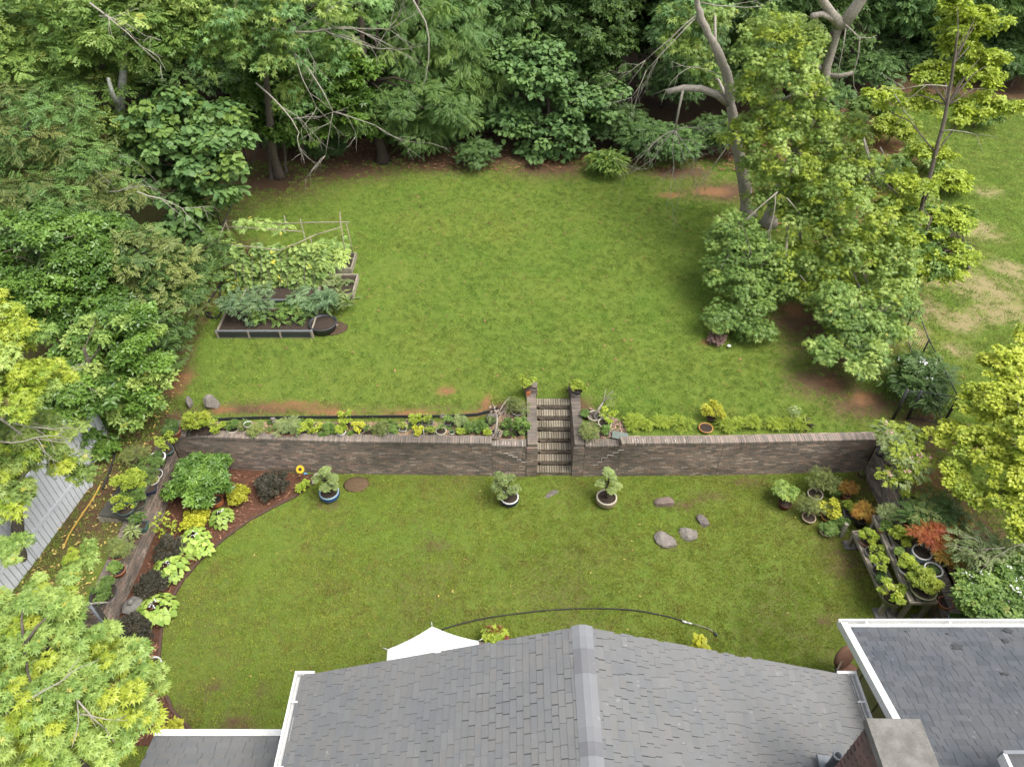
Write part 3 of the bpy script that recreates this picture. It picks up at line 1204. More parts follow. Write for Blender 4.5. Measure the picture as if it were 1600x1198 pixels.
def shinglemat(name, tones, rough=.85):
    m, nt, out = nodes(name)
    g = N(nt, 'NewGeometry')
    oi = N(nt, 'ObjectInfo')
    ad = N(nt, 'Math', operation='ADD')
    nt.links.new(g.outputs['Random Per Island'], ad.inputs[0])
    nt.links.new(oi.outputs['Random'], ad.inputs[1])
    fr = N(nt, 'Math', operation='FRACT')
    nt.links.new(ad.outputs[0], fr.inputs[0])
    k = len(tones)
    rp = ramp(nt, [(i / k, t) for i, t in enumerate(tones)])
    rp.color_ramp.interpolation = 'LINEAR'
    nt.links.new(fr.outputs[0], rp.inputs[0])
    f = noisef(nt, 1.3, 4, .6, lo=.3, hi=.7)
    col = mixc(nt, f, rp.outputs[0], mixc(nt, .22, rp.outputs[0], (.22, .20, .18)))
    gr = noisef(nt, 130, 2, .9, lo=.3, hi=.7)
    col = mixc(nt, gr, mixc(nt, .3, col, (.04, .04, .045)), col)
    sp = noisef(nt, 9, 2, .6, lo=.70, hi=.74)
    s2 = N(nt, 'Math', operation='MULTIPLY')
    s2.inputs[1].default_value = .2
    nt.links.new(sp, s2.inputs[0])
    col = mixc(nt, s2.outputs[0], col, (.4, .4, .4))
    bsdf(nt, out, col, rough, gr, .6, .004, .45)
    return m


S_main = shinglemat('roof_shingle', [(.120, .127, .132), (.134, .139, .141), (.126, .130, .130), (.146, .150, .149), (.116, .123, .128), (.136, .137, .132)])
S_wing = shinglemat('wing_shingle', [(.056, .066, .078), (.070, .080, .094), (.062, .071, .083), (.080, .087, .097), (.052, .061, .072)])
S_ridge = shinglemat('ridge_shingle', [(.165, .175, .185), (.10, .105, .118), (.18, .19, .20), (.115, .12, .13), (.17, .178, .188)])
S_base = simple('roof_felt', (.085, .087, .09), (.065, .067, .07), 10, .9, .2)

house = thing('house', 'grey shingle-roofed house seen from above, white gutters, gabled roof and side wing', 'house', (0, 0, 0))
CAMP = Vector((0, 0, CAM_H))
shingles = []   # (distance, matrix, size, part)


def roof_plane(part, mat, o, along, down, length, slope_len, sh_w=.22, expo=.112, jitw=.35, lap=.012, inset=.02, cap=None):
    """o: ridge-side corner; along: unit vector along the rows; down: unit vector down the slope"""
    nrm = along.cross(down).normalized()
    if nrm.z < 0:
        nrm = -nrm
    nrow = int(slope_len / expo + .5)
    ex = slope_len / nrow
    for r_ in range(nrow):
        s = -RND.uniform(0, sh_w)
        while s < length - .02:
            w = sh_w * RND.uniform(1 - jitw, 1 + jitw)
            s0, s1 = max(0, s), min(length, s + w)
            if s1 - s0 > .03:
                c = o + along * ((s0 + s1) / 2) + down * (ex * (r_ + .5)) + nrm * (.016 + RND.choice((0, 0, .003)))
                M = Matrix((along, down, nrm)).transposed() if along.cross(down).dot(nrm) > 0 else Matrix((-along, down, nrm)).transposed()
                tiltm = Matrix.Rotation(R(2.6), 3, 'X')
                shingles.append(((c - CAMP).length, c, M @ tiltm, (s1 - s0 - .006, ex - .003, .010), part, mat))
            s += w
    return nrm


EY = 6.0                                   # gable plane towards the garden
RX, RZ = 1.12, 7.2
LX, RXe, EZ = -3.66, 5.90, 5.52
YB = -2.0                                  # the house runs on under the camera
# main roof deck
deck = MB()
for (x0, z0, x1, z1) in ((LX, EZ, RX, RZ), (RX, RZ, RXe, EZ)):
    deck.add([(x0, EY, z0), (x1, EY, z1), (x1, YB, z1), (x0, YB, z0), (x0, EY, z0 - .16), (x1, EY, z1 - .16), (x1, YB, z1 - .16), (x0, YB, z0 - .16)],
             [(0, 1, 2, 3), (7, 6, 5, 4), (4, 5, 1, 0), (5, 6, 2, 1), (6, 7, 3, 2), (7, 4, 0, 3)])
main = deck.build('gable_roof', S_base, house)
dl = Vector((LX - RX, 0, EZ - RZ))
dr = Vector((RXe - RX, 0, EZ - RZ))
roof_plane(main, S_main, Vector((RX, EY + .03, RZ)), Vector((0, -1, 0)), dl.normalized(), EY - YB - 2.0, dl.length + .04)
roof_plane(main, S_main, Vector((RX, EY + .03, RZ)), Vector((0, -1, 0)), dr.normalized(), EY - YB - 2.0, dr.length + .04, sh_w=.17)
# ridge caps
y = EY + .05
k = 0
while y > YB + 1.5:
    L = .20
    m_ = MB()
    hw = .17
    for s_ in (-1, 1):
        pass
    zz = RZ + .035
    m_.add([(RX - hw, y, zz - .060), (RX - .05, y, zz - .004), (RX + .05, y, zz - .004), (RX + hw, y, zz - .060), (RX - hw, y - L - .06, zz - .072), (RX - .05, y - L - .06, zz - .018), (RX + .05, y - L - .06, zz - .018), (RX + hw, y - L - .06, zz - .072),
            (RX - hw, y, zz - .075), (RX + hw, y, zz - .075), (RX, y, zz - .03)],
           [(0, 4, 5, 1), (1, 5, 6, 2), (2, 6, 7, 3), (8, 0, 1, 10), (10, 1, 2), (10, 2, 3, 9)])
    o = m_.build('ridge_cap', S_ridge, main)
    y -= L
    k += 1
# fascia and walls of the main house
wb = MB()
wb.add([(LX + .3, EY - .35, 0), (RXe - .3, EY - .35, 0), (RXe - .3, EY - .35, EZ - .06), (RX, EY - .35, RZ - .17), (LX + .3, EY - .35, EZ - .06),
        (LX + .3, YB, 0), (RXe - .3, YB, 0), (RXe - .3, YB, EZ - .06), (RX, YB, RZ - .17), (LX + .3, YB, EZ - .06)],
       [(0, 1, 2, 3, 4), (9, 8, 7, 6, 5), (0, 4, 9, 5), (1, 6, 7, 2), (0, 5, 6, 1)])
wb.build('wall', M_olives, house)
fb = MB()
fb.bar((LX, EY + .015, EZ - .13), (RX, EY + .015, RZ - .13), .026, .14, 0)
fb.bar((RX, EY + .015, RZ - .13), (RXe, EY + .015, EZ - .13), .026, .14, 0)
fb.build('rake_board', M_white, house)


def gutter(a, b, side, w=.13, h=.12, strap=1.6, cap=True, name='gutter'):
    """open channel; side: unit vector away from the roof"""
    a, b, side = Vector(a), Vector(b), Vector(side)
    d = (b - a).normalized()
    m_ = MB()
    U = Vector((0, 0, 1))
    m_.bar(a + side * .006, b + side * .006, .012, h, 0)
    m_.bar(a + side * (w * .5) - U * (h * .5 - .006), b + side * (w * .5) - U * (h * .5 - .006), w, .012, 0)
    m_.bar(a + side * w, b + side * w, .016, h, 0)
    m_.bar(a + side * (w + .006) + U * (h * .5), b + side * (w + .006) + U * (h * .5), .038, .02, 0)
    for e in (a, b):
        m_.bar(e + side * .0, e + side * w, .012, h * .96, 0)
    g_ = m_.build(name, M_white, house)
    L = (b - a).length
    s = .5
    while s < L:
        p = a + d * s
        MB().bar(p + U * (h * .5 + .004), p + side * (w + .02) + U * (h * .5 + .012), .03, .012).build('strap', M_white, g_)
        s += strap
    return g_


gutter((LX - .0, EY + .06, EZ - .04), (LX - .0, YB, EZ - .04), (-1, 0, 0), strap=1.05)
gutter((RXe + .0, EY + .06, EZ - .04), (RXe + .0, YB, EZ - .04), (1, 0, 0), strap=1.15)
mb = MB().box((LX + .02, EY + .07, EZ - .03), (.34, .05, .16))
mb.build('gutter_return', M_white, house)
mb = MB().box((RXe - .02, EY + .07, EZ - .03), (.34, .05, .16))
mb.build('gutter_return', M_white, house)

# side wing on the right: eave towards the garden, rising towards the camera
WA = Vector((6.20, 6.92, 5.50))
wpitch = R(16)
WLEN = 13.0
WSL = 6.0
wd = Vector((0, math.cos(wpitch), -math.sin(wpitch)))       # down the slope
top0 = WA - wd * WSL
dk = MB()
q = [top0, top0 + Vector((WLEN, 0, 0)), WA + Vector((WLEN, 0, 0)), WA]
dn = Vector((0, 0, -.16))
dk.add(q + [p + dn for p in q], [(3, 2, 1, 0), (4, 5, 6, 7), (0, 1, 5, 4), (1, 2, 6, 5), (2, 3, 7, 6), (3, 0, 4, 7)])
wing = dk.build('wing_roof', S_base, house)
roof_plane(wing, S_wing, top0 + Vector((.0, 0, 0)), Vector((1, 0, 0)), wd, WLEN - 4, WSL + .03, sh_w=.18)
wb = MB()
wx, wy = WA.x + .32, WA.y - .35
wb.add([(wx, wy, 0), (wx + WLEN, wy, 0), (wx + WLEN, wy, 5.45), (wx, wy, 5.45), (wx, top0.y, 0), (wx + WLEN, top0.y, 0), (wx + WLEN, top0.y, top0.z - .2), (wx, top0.y, top0.z - .2)],
       [(0, 1, 2, 3), (0, 3, 7, 4), (1, 5, 6, 2), (4, 7, 6, 5)])
wb.build('wing_wall', M_olives, house)
k = 0
yy_ = wy - .15
while yy_ > top0.y + .2:
    MB().box((wx - .012, yy_, 2.7), (.024, .05, 5.3)).build('batten', M_olives, house)
    yy_ -= .62
gutter(WA + Vector((-.12, .04, -.03)), WA + Vector((WLEN, .04, -.03)), (0, 1, 0), strap=1.55, name='gutter')
rk = MB()
rk.bar(WA + Vector((-.06, .1, .0)), top0 + Vector((-.06, 0, .0)), .14, .14)
rk.build('rake_trim', M_white, house)
rk = MB()
rk.bar(WA + Vector((-.125, .1, .05)), top0 + Vector((-.125, 0, .05)), .02, .12)
rk.build('rake_trim', M_white, house)
# black tar patches and slipped tabs on the wing
for px, py, s_ in ((1495, 1010, .30), (1572, 1001, .16), (1569, 1052, .14), (1415, 986, .05), (1480, 990, .06), (1575, 985, .2)):
    h0 = 5.5
    p = P(px, py, h0)
    for _ in range(6):
        h0 = WA.z + (WA.y - p.y) * math.tan(wpitch) + .03
        p = P(px, py, h0)
    g_ = random.Random(px)
    m_ = MB()
    ring = [(math.cos(a) * s_ * .55 * g_.uniform(.35, 1), math.sin(a) * s_ * .4 * g_.uniform(.35, 1)) for a in [i * .45 for i in range(14)]]
    vs = [Vector((p.x + x, p.y + y * math.cos(wpitch), p.z - y * math.sin(wpitch))) for x, y in ring]
    vs2 = [v_ + Vector((0, 0, .012)) for v_ in vs]
    n_ = len(vs)
    m_.add(vs + vs2, [tuple(range(n_, 2 * n_))] + [(i, (i + 1) % n_, n_ + (i + 1) % n_, n_ + i) for i in range(n_)])
    m_.build('tar_patch', simple('roof_tar', (.045, .047, .05), (.06, .062, .066), 20, .8, .4), wing)

# low roof bottom left with a white edge
LA, LB = P(262, 1150, 4.0), P(450, 1150, 4.0)
lp = R(14)
ld = Vector((0, math.cos(lp), -math.sin(lp)))
LSL = 3.0
LW = (LX + .4) - (LA.x - .25)
o0 = Vector((LA.x - .25, LA.y, 4.0)) - ld * LSL
q = [o0, o0 + Vector((LW, 0, 0)), Vector((LA.x - .25 + LW, LA.y, 4)), Vector((LA.x - .25, LA.y, 4))]
dk = MB().add(q + [p + dn for p in q], [(3, 2, 1, 0), (4, 5, 6, 7), (0, 1, 5, 4), (1, 2, 6, 5), (2, 3, 7, 6), (3, 0, 4, 7)])
low = dk.build('porch_roof', S_base, house)
roof_plane(low, S_main, o0, Vector((1, 0, 0)), ld, LW, LSL - .02, sh_w=.26)
MB().box(((q[2].x + q[3].x) / 2, LA.y + .06, 4.01), (LW, .12, .05)).build('drip_edge', M_white, house)
MB().box(((q[2].x + q[3].x) / 2, LA.y + .09, 3.9), (LW, .03, .2)).build('fascia', M_white, house)
MB().box((q[0].x + LW / 2 + .2, LA.y - 1.9, 1.95), (LW - .5, 3.2, 3.85)).build('porch_wall', M_olives, house)

# chimney
CX, CY, CT = P(1395, 1131, 8.1).x, P(1395, 1131, 8.1).y, 8.1
cw, cd = .62, 1.15
ch = MB().box((CX, CY - cd / 2, 5.9), (cw - .02, cd - .02, 4.2)).build('chimney', M_mortard, house)
bl = []
for r_ in range(26):
    z = CT - .09 - r_ * .075
    for k_ in range(6):
        y_ = CY - .1 - k_ * .205 - (.1 if r_ % 2 else 0)
        if y_ > CY - cd + .05:
            for s_ in (-1, 1):
                bl.append((CX + s_ * cw / 2, y_, z, R(90)))
    for k_ in range(3):
        bl.append((CX - cw / 2 + .11 + k_ * .205 + (0 if r_ % 2 else -.0), CY + .0, z, 0))
cb = MB().box((0, 0, 0), (.195, .06, .066), None, 0, .004).mesh('brick', M_chim)
for i, (x, y_, z, a) in enumerate(bl):
    if i < 290:
        piece(cb, ch, (x, y_, z), a)
m_ = MB()
m_.box((CX, CY - cd / 2, CT + .005), (cw + .09, cd + .09, .13), None, 0, .01)
m_.build('crown_slab', M_conc, ch)
# roof vent near the ridge end and a skylight curb
p = P(1307, 1183, 6.4)
vt = MB()
vt.lathe([(.06, -.4), (.06, .25), (.075, .25), (.075, .29), (.05, .29), (.05, .2)], 14, (p.x, p.y, 6.2))
vt.build('vent_pipe', M_greym, house)
MB().box((p.x, p.y, 6.02), (.34, .34, .03), Matrix.Rotation(R(19), 3, 'Y')).build('pipe_flashing', M_greym, house)
p = P(1592, 1188, 6.9)
sk = MB().box((p.x + .2, p.y - .3, 6.85), (.75, .75, .18)).build('skylight', M_blackp, house)
MB().box((p.x + .2, p.y + .09, 6.88), (.82, .05, .2)).build('frame', M_greym, sk)
MB().box((p.x - .2, p.y - .3, 6.88), (.05, .75, .2)).build('frame', M_white, sk)

# shingles: the 290 nearest in view are objects, the others one mesh per roof
vis = []
for s_ in shingles:
    c = s_[1]
    rel = c - CAMP
    fw = Vector((0, math.cos(PITCH), -math.sin(PITCH)))
    upv = Vector((0, math.sin(PITCH), math.cos(PITCH)))
    zc = rel.dot(fw)
    u, v_ = rel.x / zc * FPX, rel.dot(upv) / zc * FPX
    vis.append(abs(u) < 800 and abs(v_) < 599)
order = sorted([i for i in range(len(shingles)) if vis[i]], key=lambda i: shingles[i][0])
single = set(order[:290])
rest = {}
shm = {}
for i, (d_, c, M, s3, part, mat) in enumerate(shingles):
    if i in single:
        key = (round(s3[0] / .03), mat.name)
        if key not in shm:
            shm[key] = MB().box((0, 0, 0), (round(s3[0] / .03) * .03 - .002, s3[1], s3[2])).mesh('shingle', mat)
        o = bpy.data.objects.new('shingle', shm[key])
        link(o, part)
        o.matrix_local = Matrix.Translation(c) @ M.to_4x4()
    else:
        rest.setdefault((part.name, mat.name), (part, mat, MB()))[2].box(c, s3, M)
for part, mat, m_ in rest.values():
    m_.build('shingle_field', mat, part)['kind'] = 'stuff'


# ---------------------------------------------------------------- potted plants
def glaze(name, c, rough=.25):
    return simple('glaze_' + name, c, tuple(x * .8 for x in c), 12, rough, .05, spec=.5)


POTC = {'terracotta': M_terra, 'blue': glaze('blue', (.03, .10, .26)), 'navy': glaze('navy', (.012, .018, .07)), 'white': glaze('white', (.62, .62, .58), .4),
        'cream': glaze('cream', (.48, .43, .33), .5), 'tan': glaze('tan', (.36, .28, .19), .6), 'brown': glaze('brown', (.12, .065, .04), .5), 'dark': glaze('dark', (.03, .032, .032), .5),
        'grey': glaze('grey', (.17, .18, .18), .6), 'teal': glaze('teal', (.06, .12, .12), .4), 'maroon': glaze('maroon', (.09, .018, .018), .4), 'green': glaze('green', (.05, .09, .05), .35),
        'black': M_blackp, 'orange': glaze('orange', (.42, .14, .05), .7), 'bluewhite': glaze('pale_blue', (.25, .36, .42), .3), 'olive': glaze('olive', (.14, .15, .07), .4), 'ochre': glaze('ochre', (.4, .2, .05), .4)}


def make_pot(root, shape, col, r, h, rim=None, soil=True):
    m = MB()
    t = max(.012, r * .09)
    rimm = POTC[rim] if rim else None
    if shape == 'round':
        m.lathe([(r * .68, 0), (r * .74, h * .1), (r * .95, h * .82), (r, h * .84), (r, h), (r - t, h), (r - t * 1.2, h * .78)], 18)
    elif shape == 'bowl':
        m.lathe([(r * .5, 0), (r * .55, h * .12), (r * .82, h * .45), (r * .96, h * .85), (r, h), (r - t, h), (r - t * 1.4, h * .75)], 18)
    elif shape == 'ball':
        m.lathe([(r * .55, 0), (r * .9, h * .25), (r * 1.05, h * .55), (r * .93, h * .86), (r, h * .93), (r, h), (r - t, h), (r - t * 1.3, h * .8)], 18)
    elif shape == 'oct':
        m.lathe([(r * .7, 0), (r * .75, h * .2), (r, h * .9), (r, h), (r - t, h), (r - t * 1.2, h * .7)], 8, smooth=False)
    elif shape in ('square', 'rect'):
        k = 1.414
        a, b = (1.0, 1.0) if shape == 'square' else (1.35, .85)
        for (r0, z0), (r1, z1) in (((.8, 0), (.84, h * .12)), ((.84, h * .12), (.97, h * .85))):
            pass
        m.lathe([(r * .8 * k, 0), (r * .93 * k, h * .86), (r * k, h * .87), (r * k, h), ((r - t) * k, h), ((r - t * 1.3) * k, h * .72)], 4, sx=a, sy=b, smooth=False)
    m.build('pot', POTC[col], root)
    if rim:
        q = MB()
        n = 4 if shape in ('square', 'rect') else 18
        kk = 1.414 if n == 4 else 1
        q.lathe([((r + .006) * kk, h * .9), ((r + .008) * kk, h + .006), ((r - t * 1.4) * kk, h + .006), ((r - t * 1.5) * kk, h * .88)], n, smooth=n > 4, caps=False)
        q.build('rim', rimm, root)
    if soil:
        s = MB()
        n = {'oct': 8, 'square': 4, 'rect': 4}.get(shape, 16)
        kk = 1.414 if n == 4 else 1
        a, b = (1.35, .85) if shape == 'rect' else (1, 1)
        s.lathe([((r - t * 1.15) * kk, h * .74), ((r - t * 1.2) * kk, h * .86), (r * .3, h * .9)], n, sx=a, sy=b, smooth=False)
        s.build('soil', M_soil, root)


def make_plant(root, kind, mat, Rp, Hp, z0, seed, leaf=.055, lean=(0, 0)):
    g = random.Random(seed)
    z1 = z0 + Hp
    cl = []
    lx, ly = lean
    if kind == 'bush':
        for i in range(14):
            a, rr = g.uniform(0, 6.283), Rp * g.random() ** .5 * .8
            cl.append((lx + math.cos(a) * rr, ly + math.sin(a) * rr, z0 + Hp * g.uniform(.35, .95) * (1 - .35 * (rr / Rp) ** 2), Rp * g.uniform(.28, .42)))
        per, tmpl = 26, 'whorl4'
    elif kind == 'bonsai':
        n = 7
        cl.append((lx, ly, z1, Rp * .42))
        for i in range(n):
            a = i * 2.4 + g.uniform(-.3, .3)
            rr = Rp * g.uniform(.45, .78)
            cl.append((lx + math.cos(a) * rr, ly + math.sin(a) * rr, z0 + Hp * (.35 + .55 * i / n), Rp * g.uniform(.30, .42)))
        per, tmpl = 75, 'whorl'
    elif kind == 'fine':
        for i in range(16):
            a, rr = g.uniform(0, 6.283), Rp * g.random() ** .5 * .85
            cl.append((lx + math.cos(a) * rr, ly + math.sin(a) * rr, z0 + Hp * g.uniform(.4, 1.0) * (1 - .3 * (rr / Rp) ** 2), Rp * g.uniform(.22, .36)))
        per, tmpl = 20, 'fern'
    elif kind == 'sprout':
        for i in range(5):
            a, rr = g.uniform(0, 6.283), Rp * .5 * g.random()
            cl.append((lx + math.cos(a) * rr, ly + math.sin(a) * rr, z0 + Hp * g.uniform(.3, .9), Rp * .5))
        per, tmpl = 14, 'oval'
    elif kind == 'spiky':
        cl.append((lx, ly, z0 + Hp * .3, Rp * .25))
        per, tmpl = 26, 'narrow'
        leaf = Rp * .9
    elif kind == 'tiers':
        n = 9
        for i in range(n):
            a = i * 2.2
            rr = Rp * g.uniform(.35, .8)
            cl.append((lx + math.cos(a) * rr, ly + math.sin(a) * rr, z0 + Hp * (.3 + .7 * g.random()), Rp * g.uniform(.22, .32)))
        per, tmpl = 26, 'round'
    if kind in ('bonsai', 'tiers', 'fine', 'bush', 'sprout'):
        m = MB()
        top = Vector((lx, ly, z0 + Hp * .8))
        tp = wobble((0, 0, z0 - .03), top, 4, Rp * (.2 if kind == 'bonsai' else .08), g)
        r0 = Rp * (.13 if kind == 'bonsai' else .05)
        m.tube(tp, [r0 * (1 - .7 * i / 4) for i in range(5)], 6)
        for c in cl:
            k = min(range(1, 5), key=lambda i: abs(tp[i].z - c[2] + .1))
            m.tube([tp[k], Vector(c[:3]) - Vector((0, 0, c[3] * .3))], [r0 * .4, r0 * .15], 4)
        m.build('trunk' if kind == 'bonsai' else 'stem', M_barkd if kind == 'bonsai' else M_bark, root)
    me = leaves_mesh('foliage', cl, tmpl, leaf * (1.0 if tmpl != 'fern' else 2.2), int(per * 1.7), [mat], seed, spread=.8, droop=.15, flat=.62 if kind in ('bonsai', 'tiers') else .85)
    o = bpy.data.objects.new('foliage', me)
    link(o, root)
    return o


NPOT = [0]


def potted(label, px, py, z, pot, plant=None, group=None, rz=0.0, name='potted_plant', cat='potted plant', rim=None, lean=(0, 0)):
    """pot = (shape, colour, radius, height); plant = (kind, leaf, radius, height)"""
    NPOT[0] += 1
    p = P(px, py, z + pot[3])
    t = thing(name, label, cat, (p.x, p.y, z), rz or RND.uniform(-.4, .4) * (pot[0] in ('square', 'rect')), group)
    make_pot(t, pot[0], pot[1], pot[2] * 1.12, pot[3], rim)
    if plant:
        make_plant(t, plant[0], plant[1], plant[2] * 1.06, plant[3], pot[3] * .85, 100 + NPOT[0], plant[4] if len(plant) > 4 else .055, lean)
    return t


# gravel bed behind the left wall, with black edging strip
UZ = UP + .05
gl = []
bx0, bx1 = -10.2, SX0 - .4
ge = np.random.default_rng(3)
m = MB()
m.add([(bx0, wall_y(bx0) + .30, UP + .03), (bx1, wall_y(bx1) + .30, UP + .03), (bx1, 17.3, UP + .03), (-.6, 16.35, UP + .03), (bx0, 16.35, UP + .03)], [(0, 1, 2, 3, 4)])
m.build('gravel_bed_base', simple('gravel_base', (.36, .24, .14), (.20, .13, .08), 40, .95, 1.0))['kind'] = 'structure'
gv = MB()
for _ in range(5200):
    x = ge.uniform(bx0, bx1)
    ymax = 16.3 if x < -.6 else 16.3 + (x + .6) / (bx1 + .6) * .95
    y = ge.uniform(wall_y(x) + .34, ymax)
    s = ge.uniform(.015, .032)
    a_ = ge.uniform(0, 6.28)
    gv.add([(x + math.cos(a_ + q_) * s, y + math.sin(a_ + q_) * s * .8, UP + .03) for q_ in (0, 1.5, 3.1, 4.6)] + [(x + ge.uniform(-.3, .3) * s, y, UP + .03 + s * .9)], [(0, 1, 4), (1, 2, 4), (2, 3, 4), (3, 0, 4)])
tag(gv.build('gravel', simple('tan_gravel', (.50, .36, .22), (.34, .24, .16), 50, .9, .3, island=.4)), 'tan gravel spread between the pots behind the left brick wall', 'gravel', kind='stuff')
m = MB()
ep = [P(335, 658, UP), P(400, 655, UP), P(520, 654, UP), P(620, 653, UP), P(700, 653, UP), P(745, 650, UP), P(765, 645, UP), P(778, 640, UP)]
for a, b in zip(ep, ep[1:]):
    m.bar(a + Vector((0, 0, .05)), b + Vector((0, 0, .05)), .02, .16)
tag(m.build('edging_strip', M_blackp), 'black plastic edging strip between the upper lawn and the gravel bed', 'garden edging')

GB = 'bonsai and pots in a row on the gravel behind the left wall'
RNDP = 0
rowp = [
    ('tall yellow-green shrub in a dark trough at the left end of the gravel bed', 312, 672, ('rect', 'dark', .24, .16), ('bush', L_yellow, .42, .75, .07)),
    ('yellow-green bonsai in a tilted brown tray beside the grey stone slab', 342, 674, ('rect', 'brown', .15, .10), ('tiers', L_lime, .27, .38)),
    ('dark green bonsai in a cream-rimmed grey bowl right of the brown tray', 364, 669, ('bowl', 'grey', .17, .16), ('bush', L_mid, .19, .22), 'cream'),
    ('small olive seedling in a small dark square pot left of the white ring pot', 378, 676, ('square', 'dark', .09, .12), ('sprout', L_olive, .17, .36)),
    ('white ring-rimmed round pot holding only low moss', 387, 662, ('round', 'white', .12, .22), ('bush', L_mid, .07, .05, .03)),
    ('grey-green wispy seedling in a dark grey pot right of the white ring pot', 401, 674, ('round', 'dark', .11, .14), ('fine', L_olive, .22, .3)),
    ('small bright terracotta pot with a low sprout, third pot right of the white ring pot', 421, 673, ('round', 'terracotta', .10, .16), ('sprout', L_olive, .09, .1)),
    ('wide dome of fine grey-green foliage in a leaning terracotta pot', 449, 674, ('rect', 'terracotta', .17, .16), ('fine', L_grey, .36, .42)),
    ('yellow-green bonsai in a blue-grey oval tray right of the wide grey-green dome', 473, 676, ('bowl', 'bluewhite', .15, .10), ('tiers', L_lime, .22, .38)),
    ('spreading yellow-green bonsai in a shallow dark tray', 492, 672, ('bowl', 'dark', .19, .09), ('tiers', L_yellow, .27, .36)),
    ('tiny green plant in a dark square pot beside the tan-edged tray', 504, 679, ('square', 'dark', .08, .1), ('bush', L_mid, .1, .1)),
    ('upright green bonsai in a tan-edged brown tray left of the blue pot', 516, 675, ('rect', 'brown', .13, .10), ('bush', L_mid, .2, .32), 'tan'),
    ('yellow-green bonsai in a white-rimmed blue pot on the gravel bed', 533, 674, ('round', 'blue', .13, .17), ('bush', L_lime, .19, .24), 'white'),
    ('tall yellow-green spray in a maroon pot behind the white-rimmed blue pot', 541, 663, ('round', 'maroon', .11, .16), ('tiers', L_yellow, .26, .5)),
    ('low moss plant in a small green pot between the blue pot and the cream bowl', 548, 678, ('round', 'green', .09, .08), ('bush', L_mid, .09, .08)),
    ('golden yellow bonsai in a shallow cream bowl', 560, 671, ('bowl', 'cream', .19, .13), ('tiers', L_gold, .22, .3)),
    ('green sapling in a small round brown pot right of the golden bonsai', 575, 676, ('ball', 'brown', .10, .13), ('sprout', L_mid, .16, .42)),
    ('thin olive plant in a grey oval tray with a pale rim', 596, 674, ('bowl', 'grey', .17, .1), ('fine', L_olive, .2, .3), 'cream'),
    ('green clump in a small white square pot right of the grey oval tray', 614, 674, ('square', 'white', .10, .14), ('bush', L_mid, .15, .16)),
    ('yellow-green plant in a white square tray left of the diamond tray', 630, 669, ('square', 'white', .10, .10), ('sprout', L_lime, .16, .22)),
    ('bright golden plant in a white diamond-set tray', 654, 676, ('square', 'white', .15, .08), ('tiers', L_gold, .17, .24)),
    ('yellow-green seedlings in a small grey pot right of the golden plant', 673, 676, ('square', 'grey', .10, .12), ('sprout', L_lime, .17, .26)),
    ('brownish green bonsai in a terracotta bowl with a pale ring, midway along the gravel bed', 689, 673, ('bowl', 'terracotta', .15, .10), ('sprout', L_mid, .17, .36), 'cream'),
    ('small dark succulent in a white ring pot at the wall edge', 706, 675, ('round', 'white', .08, .11), ('bush', L_dark, .05, .05, .03)),
    ('low yellow-green plant in a tan pot right of the white ring pot with succulent', 721, 675, ('round', 'tan', .10, .09), ('bush', L_lime, .14, .14)),
    ('rich green cushion in a dark bowl behind the small tan pots', 737, 669, ('bowl', 'dark', .16, .1), ('bush', L_mid, .25, .2)),
    ('green cushion plant in a brown pot left of the big tan basket bowl', 752, 670, ('bowl', 'brown', .14, .1), ('bush', L_mid, .19, .22)),
    ('small lime plant in a dark pot touching the big tan basket bowl', 761, 676, ('round', 'dark', .08, .10), ('bush', L_lime, .12, .12)),
    ('thin seedlings in a grey square pot behind the middle of the gravel bed', 700, 660, ('square', 'grey', .10, .12), ('sprout', L_mid, .2, .3)),
    ('soft green plant in a grey bowl behind the white ring pot with succulent', 718, 660, ('bowl', 'grey', .12, .12), ('bush', L_grey, .2, .25)),
    ('lime seedlings in a stone-grey tray near the black edging strip', 668, 660, ('rect', 'grey', .12, .08), ('sprout', L_lime, .2, .3)),
    ('lime seedling beside a grey stone at the black edging strip', 648, 660, ('rect', 'grey', .10, .08), ('tiers', L_lime, .2, .3)),
    ('fine yellow-green tree in a white ring pot near the left pillar of the steps', 809, 641, ('round', 'white', .19, .14), ('fine', L_olive, .36, .4)),
    ('tall rich green mound in a black pot beside the left side wall of the steps', 813, 672, ('square', 'black', .14, .12), ('bush', L_mid, .27, .5)),
    ('small green plant in a dark tray beside the left side wall of the steps', 792, 679, ('rect', 'brown', .10, .06), ('sprout', L_mid, .13, .12)),
    ('green plant in a low grey bowl below the white ring pot with fine tree', 792, 664, ('bowl', 'grey', .12, .1), ('bush', L_mid, .17, .18)),
    ('pale green plant in a black bowl left of the driftwood', 767, 658, ('bowl', 'black', .14, .12), ('bush', L_grey, .12, .12)),
]
for r_ in rowp:
    lab, px, py, pot, pl = r_[:5]
    potted(lab, px, py, UZ, pot, pl, GB, rim=r_[5] if len(r_) > 5 else None, name='potted_bonsai')
# big terracotta pot on the corner of the wall
potted('large terracotta pot with dark green tuft on the left wall corner', 270, 672, 1.5, ('round', 'terracotta', .20, .28), ('fine', L_dark, .26, .28), name='terracotta_pot')

